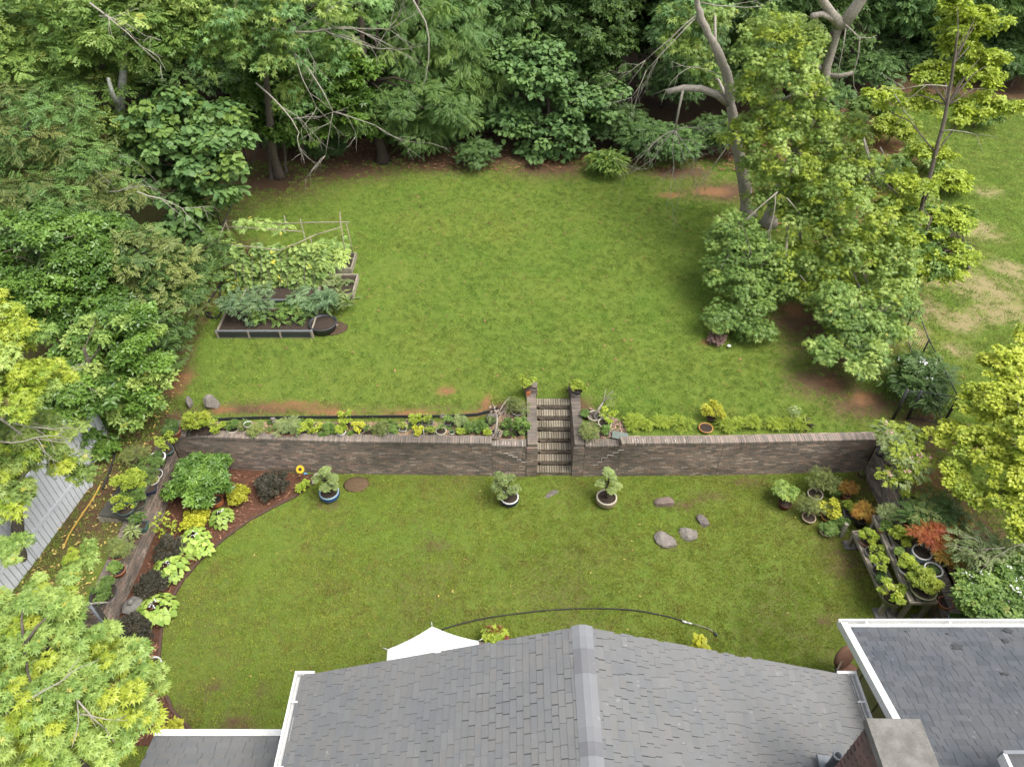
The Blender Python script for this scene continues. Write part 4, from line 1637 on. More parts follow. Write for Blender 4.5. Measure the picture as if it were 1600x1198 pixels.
# the two driftwood bowls
def driftwood(label, px, py, z, pot, ends, foliage=None, stones=True, rim=None):
    p = P(px, py, z + pot[3])
    t = thing('driftwood_bonsai', label, 'potted plant', (p.x, p.y, z))
    make_pot(t, *pot, rim=rim)
    m = MB()
    g_ = random.Random(px)
    a = Vector((0, 0, pot[3] * .8))
    mid = a.lerp(ends[0], .5) + Vector((.03, 0, .10))
    m.tube([a, mid, ends[0]], [.055, .035, .02], 7)
    for e in ends[1:]:
        m.tube([ends[0] - (ends[0] - mid) * .3, ends[0].lerp(e, .6) + Vector((0, .03, .03)), e], [.02, .014, .006], 5)
    m.build('trunk', M_deadw, t)
    if stones:
        s = MB()
        for i in range(26):
            an, rr = g_.uniform(0, 6.28), pot[2] * .78 * g_.random() ** .5
            s.box((math.cos(an) * rr, math.sin(an) * rr, pot[3] * .93), (g_.uniform(.03, .06), g_.uniform(.03, .05), .03), Matrix.Rotation(g_.uniform(0, 3), 3, (g_.random(), g_.random(), 1)), 0, .008)
        s.build('pebbles', M_stonel, t)['kind'] = 'stuff'
    if foliage:
        me = leaves_mesh('foliage', foliage[1], 'fern', .1, 40, [foliage[0]], px)
        link(bpy.data.objects.new('foliage', me), t)
    return t


driftwood('big tan basket bowl with pale pebbles and a leaning bare driftwood trunk', 774, 677, UZ, ('bowl', 'tan', .21, .14), [Vector((.05, .55, .45)), Vector((-.12, .85, .62)), Vector((.32, .80, .7)), Vector((.45, 1.0, .75))])
driftwood('tan ring bowl with a bare forked driftwood trunk right of the steps', 929, 649, UZ, ('bowl', 'tan', .23, .12), [Vector((.32, .42, .35)), Vector((.40, .75, .6)), Vector((.62, .62, .62)), Vector((.55, .35, .55))], (L_olive, [(.5, .35, .4, .16), (.55, .55, .5, .15)]), rim='cream')
potted('yellow-leaved shrub in a cream-rimmed dark blue pot right of the driftwood bowl', 945, 660, UZ, ('round', 'navy', .19, .2), ('tiers', L_yellow, .27, .35), rim='cream', lean=(.12, .12))
potted('olive green mounded plant in a dark bowl beside the right side wall of the steps', 921, 676, UZ, ('bowl', 'dark', .19, .16), ('fine', L_olive, .28, .3))
potted('small green plant in a grey pot among pebbles left of the slate slab', 947, 674, UZ, ('round', 'grey', .11, .12), ('bush', L_mid, .15, .18))
potted('fresh green plant in a dark pot at the right side wall just below the pillar', 914, 648, UZ, ('round', 'dark', .10, .1), ('bush', L_mid, .14, .14))
potted('yellow-green spreading bonsai in a pebble-filled brown pot on the left pillar', 823, 604, 1.72, ('bowl', 'brown', .15, .12), ('tiers', L_lime, .30, .34))
potted('yellow-green bushy plant in a black pot on the right pillar', 902, 607, 1.72, ('round', 'black', .17, .17), ('bush', L_yellow, .26, .28))
p = P(825.5, 620, 1.6)
tag(MB().box((p.x, 17.46, 1.53), (.14, .07, .19)).build('orange_brick', simple('orange_clay', (.5, .17, .07), (.42, .15, .06), 12, .9)), 'orange brick standing on the left side wall under the pillar pot', 'brick')


def rock(name, label, px, py, z, sx, sy, sz, mat, seed, rz=0.0, group=None, cat='stone', flat=.75, sub=3):
    g_ = random.Random(seed)
    import bmesh
    bm = bmesh.new()
    bmesh.ops.create_icosphere(bm, subdivisions=sub, radius=1)
    off = Vector((seed * 3.1, seed * 1.7, 0))
    planes = [(Vector((g_.gauss(0, 1), g_.gauss(0, 1), g_.gauss(0, .8))).normalized(), g_.uniform(.62, .9)) for _ in range(9)]
    for v_ in bm.verts:
        q_ = v_.co.copy()
        for nrm, d_ in planes:
            k_ = q_.dot(nrm)
            if k_ > d_:
                q_ -= nrm * (k_ - d_)
        if q_.z > flat:
            q_.z = flat + (q_.z - flat) * .2
        q_ *= 1 + .13 * mnoise.noise(v_.co * 1.8 + off) + .05 * mnoise.noise(v_.co * 5 + off)
        v_.co = Vector((q_.x * sx, q_.y * sy, q_.z * sz))
    me = bpy.data.meshes.new(name)
    bm.to_mesh(me)
    bm.free()
    me.materials.append(mat)
    o = bpy.data.objects.new(name, me)
    link(o)
    p = P(px, py, z)
    o.location = (p.x, p.y, z)
    o.rotation_euler = (0, 0, rz)
    return tag(o, label, cat, group)


GS = 'stones set in the courtyard lawn'
rock('stone', 'brown rounded stone highest up of the four lying on the right of the courtyard lawn', 1038, 785, .02, .33, .22, .16, simple('brown_stone', (.24, .18, .15), (.14, .11, .09), 6, .9, .9), 3, .1, GS)
rock('stone', 'small pale ridged stone at the right end of the four in the courtyard lawn', 1098, 813, .02, .20, .24, .15, M_stone, 5, .35, GS)
rock('stone', 'egg-shaped grey stone in the middle below the small ridged one', 1077, 835, .02, .32, .25, .15, M_stonel, 7, -.5, GS)
rock('stone', 'big knobbly stone with an orange patch at the lower left of the four stones', 1040, 843, .02, .36, .30, .17, M_stonel, 8, -.6, GS)
rock('flat_stone', 'thin flat grey stone lying in the grass below the steps', 861, 772, .0, .30, .13, .035, M_stone, 9, .45, GS)
GSL = 'upright grey slabs by the gravel bed'
rock('stone_slab', 'large pale grey slab standing beside the yellow shrub at the left end of the wall', 330, 630, UP + .15, .27, .20, .35, M_stonel, 12, .2, GSL, flat=.9)
rock('stone_slab', 'small grey slab left of the yellow shrub at the end of the wall', 296, 630, UP + .12, .11, .2, .28, M_stonel, 15, .3, GSL, flat=.9)
rock('stone', 'rough grey stone beside the terracotta pot on the wall corner', 279, 664, UP + .1, .17, .15, .18, M_stone, 16, 0)
rock('stone', 'grey boulder by the black edging strip near the driftwood bowl', 768, 651, UP + .08, .20, .14, .14, M_stone, 17, .3)
rock('stone', 'small pinkish stone on edge beside the wide grey-green dome plant', 427, 657, UP + .1, .09, .1, .18, M_stonel, 18, .5)
rock('stone', 'small grey stone on the gravel behind the golden plant', 692, 650, UP + .06, .12, .09, .08, M_stone, 20, .5)
p = P(969, 681, UP + .1)
tag(MB().box((p.x, p.y, UP + .12), (.5, .32, .04), Matrix.Rotation(-.25, 3, 'Z'), 0, .03).build('slate_slab', simple('green_slate', (.18, .21, .18), (.12, .15, .13), 7, .7, .4)), 'greenish slate slab lying on the wall right of the steps', 'stone slab')
tag(MB().box((3.36, wall_y(3.36) + .02, 1.59), (.1, .3, .12), Matrix.Rotation(.15, 3, 'Z'), 0, .01).build('loose_brick', M_cap), 'loose brick standing on the wall where the cap steps up right of the slate', 'brick')
gv = MB()
for _ in range(420):
    x = ge.uniform(2.4, 3.6)
    y = ge.uniform(15.65, 17.1 - (x - 2.3) * .6)
    s = ge.uniform(.02, .06)
    gv.box((x, y, UP + .03), (s * 1.4, s, s * .7), Matrix.Rotation(ge.uniform(0, 3), 3, (ge.uniform(-1, 1), ge.uniform(-1, 1), 1)), 0)
tag(gv.build('pebbles', simple('mixed_pebbles', (.42, .27, .2), (.27, .2, .16), 50, .9, .3, island=.4)), 'mixed pinkish pebbles around the pots right of the steps', 'gravel', kind='stuff')
gv = MB()
for _ in range(160):
    x = ge.uniform(-.7, .3)
    y = ge.uniform(15.7, 17.0)
    s = ge.uniform(.03, .07)
    gv.box((x, y, UP + .05), (s * 1.4, s, s * .7), Matrix.Rotation(ge.uniform(0, 3), 3, (ge.uniform(-1, 1), ge.uniform(-1, 1), 1)), 0)
for _ in range(40):
    x, y = ge.normal(-3.4, .25), ge.normal(16.15, .1)
    s = ge.uniform(.04, .08)
    gv.box((x, y, UP + .06), (s * 1.4, s, s * .7), Matrix.Rotation(ge.uniform(0, 3), 3, (ge.uniform(-1, 1), ge.uniform(-1, 1), 1)), 0)
tag(gv.build('pebbles', simple('river_pebbles', (.45, .33, .24), (.3, .24, .2), 50, .9, .3, island=.4)), 'rounded tan pebbles heaped among the pots left of the steps', 'gravel', kind='stuff')

# ground cover along the right wall
cl = []
for _ in range(62):
    px = ge.uniform(975, 1262)
    if 1085 < px < 1125:
        continue
    py = ge.uniform(656, 668) - (2 if px > 1150 else 0)
    p = P(px, py, UP + .16)
    if p.y < wall_y(p.x) + .38:
        p.y = wall_y(p.x) + .4
    cl.append((p.x, p.y, p.z, ge.uniform(.06, .21)))
o = bpy.data.objects.new('ground_cover', leaves_mesh('ground_cover', cl, 'fern', .15, 44, [L_lime], 8, droop=-.1))
link(o)
tag(o, 'feathery yellow-green ground cover growing along the right brick wall', 'ground cover', kind='stuff')
potted('golden green shrub standing behind a coiled brown ring pot on the right wall strip', 1112, 652, UP, ('round', 'brown', .14, .12), ('bush', L_gold, .33, .5, .07))
potted('round brown pot with concentric rings among the ground cover on the right wall', 1103, 668, UP, ('bowl', 'brown', .20, .10), None, rim='ochre', name='ring_pot', cat='pot')
potted('pale grey-green shrub at the right end of the ground cover strip', 1238, 656, UP, ('round', 'dark', .10, .08), ('sprout', L_grey, .26, .5, .08))
potted('withered brown plant in a dark bowl at the ground cover right end', 1258, 664, UP, ('bowl', 'dark', .17, .1), ('spiky', M_barkd, .26, .12), name='withered_plant')

cl = []
for _ in range(150):
    x = ge.uniform(-10.1, .35)
    y = ge.uniform(wall_y(x) + .4, 16.3)
    cl.append((x, y, UP + .07, ge.uniform(.05, .13)))
o = bpy.data.objects.new('weeds', leaves_mesh('weeds', cl, 'whorl4', .07, 9, [L_mid], 31, droop=-.1))
link(o)
tag(o, 'small green weeds and creeping plants filling the gravel between the pots', 'weeds', kind='stuff')

# planters on the courtyard lawn
GP = 'large bonsai planters below the wall'
potted('cloud-pruned juniper in a bright blue glazed pot at the left end of the wall', 514, 768, 0, ('ball', 'blue', .27, .27), ('bonsai', L_juniper, .42, .95, .045), GP, rim='bluewhite', name='potted_juniper')
potted('spreading juniper in a white-rimmed navy pot just left of the steps', 796, 776, 0, ('ball', 'navy', .25, .26), ('bonsai', L_juniper, .46, .70, .045), GP, rim='white', name='potted_juniper', lean=(-.16, .1))
potted('narrow juniper in a beige stone pot just right of the steps', 948, 776, 0, ('ball', 'tan', .28, .3), ('bonsai', L_juniper, .38, 1.0, .045), GP, rim='cream', name='potted_juniper', lean=(.0, .1))
MBm = MB()
p = P(557, 757, 0)
MBm.lathe([(.42, .0), (.36, .04), (.2, .06), (.02, .07)], 18, (p.x, p.y, 0), sx=1.0, sy=.8)
tag(MBm.build('soil_mound', simple('mound_soil', (.20, .13, .07), (.09, .06, .035), 16, .95, 1.0)), 'low round patch of bare brown mulch beside the blue potted juniper', 'mulch patch')

# cluster of pots at the right of the courtyard
GR = 'pots gathered in the right corner of the courtyard'
cr = [
    ('leafy green plant in a dark maroon pot, leftmost of the corner cluster', 1227, 785, 0, ('round', 'maroon', .17, .24), ('bush', L_bright, .38, .45, .08), None, (-.02, .2)),
    ('thin bare-branched bonsai with airy foliage in an octagonal tan bowl with mushrooms', 1274, 771, 0, ('oct', 'tan', .21, .17), ('fine', L_olive, .42, .75), 'cream', (.15, .15)),
    ('orange-yellow shrub in a terracotta pot nearest the wall corner', 1323, 772, 0, ('round', 'terracotta', .13, .24), ('fine', L_orange, .26, .3), None, (.06, .1)),
    ('small dark green plant in a black pot behind the bright yellow shrub', 1303, 771, 0, ('round', 'black', .12, .14), ('bush', L_mid, .2, .25), None, (0, 0)),
    ('dusty green shrub in a brown bowl left of the bright yellow shrub', 1264, 808, 0, ('bowl', 'brown', .18, .16), ('fine', L_olive, .36, .5), 'tan', (.05, .15)),
    ('bright yellow-leaved shrub in an ochre pot in the middle of the corner cluster', 1294, 806, 0, ('round', 'ochre', .18, .2), ('tiers', L_gold, .36, .5, .07), None, (.0, .12)),
    ('green juniper in a shallow terracotta pot at the front of the corner cluster', 1291, 830, 0, ('bowl', 'terracotta', .16, .13), ('fine', L_mid, .22, .25), 'tan', (.08, .02)),
    ('round green juniper in a black tripod bowl beside the wooden post', 1315, 826, 0, ('bowl', 'black', .14, .14), ('bush', L_mid, .22, .3), None, (0, .08)),
    ('yellow-green shrub in a grey trough behind the top of the low bench', 1330, 802, 0, ('rect', 'grey', .14, .18), ('bush', L_lime, .3, .35), None, (.08, .12)),
    ('amber-yellow shrub in a dark pot at the head of the low bench', 1346, 812, 0, ('round', 'dark', .15, .3), ('fine', L_orange, .28, .45), None, (.05, .1)),
    ('green seedlings in a terracotta saucer pressed against the wall corner', 1346, 742, 0, ('bowl', 'terracotta', .12, .08), ('sprout', L_olive, .1, .1), None, (0, 0)),
]
for lab, px, py, z, pot, pl, rim, ln in cr:
    potted(lab, px, py, z, pot, pl, GR, rim=rim, lean=ln)

# two slatted benches that carry bonsai
def bench(label, A, B, width, h, nslat, posts, seedx):
    A, B = Vector(A), Vector(B)
    d = (B - A).normalized()
    n = Vector((d.y, -d.x, 0))
    if n.x < 0:
        n = -n
    t = thing('slatted_bench', label, 'bench', (A.x, A.y, 0))
    rel = lambda s, w, z: (A + d * s + n * w - Vector((A.x, A.y, 0)) + Vector((0, 0, z - A.z)))
    L = (B - A).length
    w = width / (nslat * 1.45)
    for i in range(nslat):
        o_ = w * .5 + i * (width - w) / max(1, nslat - 1)
        MB().bar(rel(.05, o_, h - .02), rel(L - .05, o_, h - .02), w, .035).build('slat', M_wood, t)
    for w_ in (-.03, width + .03):
        MB().bar(rel(0, w_, h - .03), rel(L, w_, h - .03), .04, .11).build('side_rail', M_wood, t)
    for s_ in (0, L):
        MB().bar(rel(s_, -.05, h - .035), rel(s_, width + .05, h - .035), .04, .10).build('end_rail', M_wood, t)
    for s_, w_ in posts:
        MB().bar(rel(s_ * L, w_, 0), rel(s_ * L, w_, h - .05), .10, .10, 0, (1, 0, 0)).build('leg', M_deck, t)
        MB().box(tuple(rel(s_ * L, w_, .03)), (.3, .3, .06), None, 0, .01).build('footing', M_conc, t)
    return t


bA, bB = P(1334, 830, .62), P(1386, 944, .62)
bench('low slatted bonsai bench of grey timber nearer the lawn', bA, bB, .40, .62, 3, [(.03, .02), (.97, .02), (.97, .36), (.03, .36)], 1)
uA, uB = P(1366, 806, 1.0), P(1424, 941, 1.0)
bench('high slatted bonsai bench of weathered timber beside the right wall', uA, uB, .62, 1.0, 4, [(.03, .05), (.97, .05), (.97, .56), (.03, .56)], 2)
p = P(1393, 947, .62)
tag(MB().box((p.x, p.y, .66), (.2, .09, .03), None, 0, .01).build('white_stone', M_white), 'white flat stone at the foot of the low bonsai bench', 'stone')
p = P(1321, 822, .5)
tag(MB().bar((p.x, p.y, 0), (p.x, p.y, .62), .10, .10, 0, (1, 0, 0)).build('wooden_post', M_deck), 'short square timber post at the head of the low bench', 'post')
GQ = 'bonsai standing on the slatted benches'
bs = [
    ('yellow-green bonsai in a tan bowl, topmost on the low bench', 1352, 846, .64, ('bowl', 'terracotta', .13, .09), ('bonsai', L_yellow, .25, .3), None, (.1, .08)),
    ('wide flat green bonsai in a grey bowl, second on the low bench', 1361, 862, .64, ('bowl', 'grey', .15, .1), ('tiers', L_lime, .27, .22), None, (.14, -.02)),
    ('bright yellow-green bonsai in a grey pot, third on the low bench', 1374, 892, .64, ('round', 'grey', .17, .14), ('tiers', L_lime, .28, .36), None, (-.02, .14)),
    ('low dark juniper in a dark pot, fourth on the low bench', 1376, 904, .64, ('bowl', 'dark', .14, .1), ('bush', L_dark, .17, .12), None, (0, 0)),
    ('large yellow-leaved plant in a big olive pot, nearest the house on the low bench', 1392, 933, .64, ('ball', 'olive', .2, .2), ('tiers', L_yellow, .33, .36, .08), None, (.06, .08)),
    ('dusty grey-green bonsai in a terracotta bowl at the top end of the high bench', 1388, 808, 1.02, ('bowl', 'terracotta', .15, .12), ('fine', L_grey, .27, .28), None, (-.03, .08)),
    ('small green plant in a dark tray between two orange pots on the high bench', 1385, 822, 1.02, ('rect', 'dark', .08, .07), ('bush', L_mid, .15, .16), None, (0, 0)),
    ('tiny plant in a glossy orange pot on the left edge of the high bench', 1377, 827, 1.02, ('round', 'orange', .07, .1), ('bush', L_mid, .06, .04, .03), None, (0, 0)),
    ('bare orange pot on the right edge of the high bench', 1400, 825, 1.02, ('round', 'orange', .07, .1), None, None, (0, 0)),
    ('round yellow-green bonsai filling a wide bowl, halfway along the high bench', 1407, 843, 1.02, ('bowl', 'olive', .2, .12), ('bonsai', L_yellow, .30, .32), None, (0, .03)),
    ('small bright green ball in a black pot below the round yellow-green bonsai', 1404, 864, 1.02, ('round', 'black', .08, .1), ('bush', L_bright, .11, .14), None, (0, 0)),
    ('green needled bonsai in a white pot, second from the house on the high bench', 1416, 888, 1.02, ('ball', 'white', .17, .13), ('bonsai', L_lime, .26, .26), None, (.03, .08)),
    ('wide golden-green bonsai in a large dark bowl, nearest the house on the high bench', 1443, 920, 1.02, ('bowl', 'dark', .3, .14), ('bonsai', L_yellow, .42, .38, .06), 'olive', (.02, .1)),
]
for lab, px, py, z, pot, pl, rim, ln in bs:
    potted(lab, px, py, z, pot, pl, GQ, rim=rim, name='potted_bonsai', lean=ln)
rock('stone', 'rounded grey stone at the top end of the high bench', 1376, 809, 1.05, .13, .1, .09, M_stonel, 31, .4)
rock('stone', 'dark grey stone on the left edge of the high bench below the orange pots', 1394, 858, 1.05, .1, .1, .07, M_stone, 33, .4)

# pots on and beyond the right side wall
GW = 'pots standing along the right side wall'
zr = 1.28
rw = [
    ('round dark pot under the pink crape myrtle', 1377, 706, 1.3, ('ball', 'dark', .13, .16), None, None),
    ('maroon ball-shaped pot on the right wall', 1388, 728, zr, ('ball', 'maroon', .10, .14), None, None),
    ('small grey-blue pot between the maroon pot and the grey-green one', 1396, 742, zr, ('round', 'teal', .11, .14), None, None),
    ('grey-green pot with low moss on the right wall', 1407, 750, zr, ('round', 'grey', .16, .22), ('bush', L_mid, .1, .05, .04), 'tan'),
    ('bright yellow-green shrub in a wide green-glazed bowl on the right wall', 1421, 786, 1.05, ('bowl', 'green', .27, .2), ('tiers', L_lime, .4, .45, .07), None),
    ('small yellow-green seedlings in a dark pot beside the red maple', 1420, 818, 1.0, ('round', 'dark', .14, .14), ('bush', L_mid, .22, .3), None),
    ('terracotta pot by the end of the right wall', 1478, 941, .8, ('round', 'ochre', .17, .2), None, 'terracotta'),
    ('blue-rimmed terracotta pot nearest the wing roof gutter', 1494, 966, .75, ('round', 'terracotta', .16, .18), ('bush', L_mid, .12, .1), 'bluewhite'),
    ('brown terracotta pot beside the blue-rimmed one', 1508, 967, .75, ('round', 'terracotta', .15, .18), ('bush', L_dark, .12, .1), None),
    ('large pale blue ring pot with dark moss between the red maple and the hibiscus bush', 1459, 889, .95, ('ball', 'bluewhite', .21, .26), ('bush', L_dark, .14, .06, .04), 'white'),
]
for lab, px, py, z, pot, pl, rim in rw:
    potted(lab, px, py, z, pot, pl, GW, rim=rim)
t = potted('red and orange laceleaf maple in a pale blue white-rimmed pot', 1441, 862, .95, ('ball', 'bluewhite', .23, .28), None, GW, rim='white', name='potted_maple')
cl = [(.1 + .5 * math.cos(a) * r_, .25 + .38 * math.sin(a) * r_, .75 + .18 * (1 - r_) + ge.uniform(-.05, .05), .15) for a, r_ in [(ge.uniform(0, 6.28), ge.uniform(.2, 1)) for _ in range(26)]]
link(bpy.data.objects.new('red_foliage', leaves_mesh('red_foliage', cl, 'fern', .13, 34, [L_red], 5)), t)
cl = [(.5 + .33 * math.cos(a) * r_, -.18 + .28 * math.sin(a) * r_, .5 + .12 * (1 - r_), .14) for a, r_ in [(ge.uniform(0, 6.28), ge.uniform(.2, 1)) for _ in range(18)]]
link(bpy.data.objects.new('orange_foliage', leaves_mesh('orange_foliage', cl, 'fern', .13, 34, [L_orange], 6)), t)
m = MB()
for e in ((.1, .3, .7), (.5, .3, .7), (-.3, .3, .7), (.5, -.15, .5)):
    m.tube([(0, 0, .2), (e[0] * .5, e[1] * .5, .55), e], [.035, .02, .008], 6)
m.build('trunk', M_barkd, t)
rock('stone', 'squared grey stone slab by the end of the right wall', 1481, 955, .82, .24, .17, .08, M_stone, 41, -.3)

# pots on the left side yard, above the left wall
GLW = 'pots along the top of the left side wall'
lw = [
    ('yellow-green shrub in a grey-blue pot just below the wall corner', 262, 703, 1.4, ('round', 'teal', .16, .16), ('tiers', L_lime, .34, .45), None, (-.08, .15)),
    ('clipped dark green cushion in a white-rimmed black pot on the left wall', 245, 714, 1.35, ('round', 'black', .22, .3), ('bush', L_dark, .22, .08, .04), 'white', (0, 0)),
    ('thin rusty-leaved shrub in a brown pot set back from the left wall', 216, 722, 1.25, ('round', 'brown', .18, .2), ('fine', L_olive, .42, .5), None, (0, .1)),
    ('airy green shrub in a wide white ring pot on the left wall', 242, 741, 1.3, ('bowl', 'white', .2, .14), ('fine', L_mid, .38, .45), None, (-.15, .08)),
    ('low orange-tinged plant in a grey ring pot on the left wall', 238, 750, 1.3, ('bowl', 'grey', .17, .14), ('bush', L_olive, .15, .08), 'cream', (0, 0)),
    ('broad yellow-green bonsai in a navy tray on the left wall', 229, 764, 1.3, ('rect', 'navy', .18, .14), ('bonsai', L_lime, .30, .4), None, (-.25, .1)),
    ('domed yellow-green shrub in a dark pot on the grey storage box', 203, 757, 1.55, ('round', 'dark', .2, .2), ('bush', L_lime, .40, .35, .06), None, (0, .08)),
    ('round green shrub in a grey-green bowl at the front edge of the left wall', 215, 786, 1.25, ('bowl', 'green', .21, .16), ('bush', L_mid, .36, .38), None, (-.1, .1)),
    ('bright yellow-green plant in a teal ring pot on the corner of the storage box', 196, 795, 1.55, ('bowl', 'teal', .2, .14), ('tiers', L_yellow, .31, .3), None, (-.05, .05)),
    ('trailing green ivy in a square blue-grey pot on the left wall', 221, 820, 1.2, ('square', 'teal', .13, .2), ('sprout', L_mid, .26, .25, .09), None, (-.08, .2)),
    ('small rosette of light green leaves in a pot on the left wall', 207, 830, 1.2, ('round', 'grey', .12, .14), ('spiky', L_grey, .26, .14), None, (0, 0)),
    ('thin green shrub in a wide terracotta bowl under the maple edge', 186, 862, 1.15, ('bowl', 'terracotta', .24, .14), ('fine', L_olive, .28, .3), None, (.05, .05)),
    ('small green seedling in a terracotta pot, lowest of the terracotta pots on the left wall', 184, 890, 1.15, ('round', 'terracotta', .17, .2), ('bush', L_mid, .17, .2), None, (-.05, .06)),
    ('fine green cushion plant in a black tray near the end of the left wall', 161, 928, 1.1, ('bowl', 'black', .3, .12), ('bush', L_mid, .36, .28, .05), None, (0, .05)),
    ('tall sprig of bright green leaves in front of the left wall', 262, 838, 0, ('round', 'brown', .12, .12), ('sprout', L_lime, .5, .7, .10), None, (0, .1)),
]
for lab, px, py, z, pot, pl, rim, ln in lw:
    potted(lab, px, py, z, pot, pl, GLW, rim=rim, lean=ln)
# dark storage box and timber stump in the side yard
A = P(192, 780, 1.5)
bxt = thing('storage_box', 'low grey-brown storage box with a flat lid behind the left wall', 'storage box', (A.x + .05, A.y, 1.1), R(-8))
MB().box((0, 0, .17), (.75, 1.15, .34)).build('body', simple('box_grey', (.10, .10, .09), (.07, .07, .065), 6, .8, .2), bxt)
MB().box((0, 0, .38), (.86, 1.26, .06), None, 0, .01).build('lid', simple('lid_grey', (.075, .072, .06), (.05, .05, .042), 6, .8, .2), bxt)
A = P(173, 815, 1.2)
m = MB()
tg = thing('timber_crib', 'stack of upright weathered boards below the storage box', 'boards', (A.x, A.y, 1.05))
for i in range(4):
    MB().box((-.2 + i * .14, 0, .2), (.12, .08, .42), None, 0, .01).build('board', M_wood, tg)
cl = []
for _ in range(26):
    p = P(ge.uniform(175, 215), ge.uniform(800, 845), 1.1)
    cl.append((p.x, p.y, 1.15, .12))
o = bpy.data.objects.new('withered_leaves', leaves_mesh('withered_leaves', cl, 'oval', .07, 26, [simple('dry_leaf', (.16, .09, .05), (.08, .05, .03), 20, .9, .2)], 61))
link(o)
tag(o, 'brown withered leaves heaped behind the left wall', 'dead leaves', kind='stuff')


# ---------------------------------------------------------------- mulched bed and its plants
poly = [(x, y, .02) for x, y in BED]
m = MB()
m.add(poly, [tuple(range(len(poly)))])
M_mulch = simple('mulch', (.20, .085, .05), (.10, .05, .03), 22, .95, 1.2)
tag(m.build('mulch_bed', M_mulch), kind='structure')
m = MB()
for a, b in zip(EDGE, EDGE[1:]):
    k = max(1, int((b - a).length / .3))
    for i in range(k):
        p0, p1 = a.lerp(b, i / k), a.lerp(b, (i + 1) / k)
        m.bar(p0 + Vector((0, 0, .025)), p1 + Vector((0, 0, .025)), .075, .07)
tag(m.build('bed_edging', simple('brown_edging', (.10, .055, .038), (.07, .04, .03), 12, .8, .3)), 'dark brown curved edging between the hosta bed and the lawn', 'garden edging')
mm, ml = MB(), MB()
for _ in range(2600):
    x, y = ge.uniform(-10.5, -5.2), ge.uniform(5.5, 15.4)
    if not in_poly(x, y, BED) or y > wall_y(x) - .05:
        continue
    s = ge.uniform(.02, .05)
    mm.box((x, y, .03 + s * .15), (s * 2.2, s * .8, s * .4), Matrix.Rotation(ge.uniform(0, 3), 3, (ge.uniform(-.4, .4), ge.uniform(-.4, .4), 1)), 0)
tag(mm.build('mulch_chips', simple('mulch_chip', (.26, .12, .07), (.12, .055, .035), 40, .95, .4, island=.5)), 'red-brown mulch chips covering the hosta bed', 'mulch', kind='stuff')


def leaf_litter(name, label, mats, pts, size=(.05, .10)):
    v, f, mi = [], [], []
    for x, y, z in pts:
        s = ge.uniform(*size)
        a = ge.uniform(0, 6.28)
        c, sn = math.cos(a) * s, math.sin(a) * s
        lift = ge.uniform(.01, .05)
        o = len(v)
        v += [(x - c, y - sn, z + .012), (x + sn * .45, y - c * .45, z + lift), (x + c, y + sn, z + .02), (x - sn * .45, y + c * .45, z + lift)]
        f += [(o, o + 1, o + 2), (o, o + 2, o + 3)]
    m_ = MB().add(v, f)
    return tag(m_.build(name, mats), label, 'fallen leaves', kind='stuff')


M_ly = simple('litter_yellow', (.50, .42, .10), (.38, .26, .10), 30, .8, .1, island=.35)
M_lb = simple('litter_brown', (.34, .17, .09), (.20, .10, .06), 30, .85, .1, island=.4)
pts_ = []
while len(pts_) < 420:
    x, y = ge.uniform(-10.5, -5.2), ge.uniform(6, 15.3)
    if in_poly(x, y, BED) and y < wall_y(x) - .1:
        pts_.append((x, y, .04))
leaf_litter('fallen_leaves', 'tan and yellow leaves scattered on the mulch bed', M_lb, pts_, (.03, .08))
pts_ = [(ge.uniform(-9.5, 10.5), ge.uniform(6.5, 15), .03) for _ in range(90)]
pts_ = [p_ for p_ in pts_ if not in_poly(p_[0], p_[1], BED)]
leaf_litter('fallen_leaves', 'pale yellow leaves dotted over the courtyard lawn', M_ly, pts_, (.025, .05))
pts_ = [(ge.uniform(-13.3, -10.95), ge.uniform(8, 18.5), 0) for _ in range(760)]
pts_ = [(x, y, side_z(y) + .04) for x, y, _ in pts_]
leaf_litter('fallen_leaves', 'yellow leaves strewn over the narrow side yard by the white fence', M_ly, pts_, (.03, .075))
pts_ = [(ge.uniform(-9, 12), ge.uniform(17.8, 34), UP + .05) for _ in range(230)] + [(ge.uniform(-7, 8), ge.normal(30, 3), UP + .05) for _ in range(120)]
leaf_litter('fallen_leaves', 'reddish brown leaves scattered over the upper lawn', M_lb, pts_, (.035, .08))
pts_ = [(ge.uniform(-12, 14), ge.uniform(33.5, 39), UP + .05) for _ in range(2600)]
leaf_litter('leaf_litter', 'brown leaf litter under the trees along the back of the upper lawn', M_lb, pts_, (.05, .11))
pts_ = [(ge.normal(14.5, 1.6), ge.normal(30, 3.5), UP + .05) for _ in range(700)]
leaf_litter('leaf_litter', 'russet leaf litter on the bare clay beside the right-hand trees', M_lb, pts_, (.05, .11))


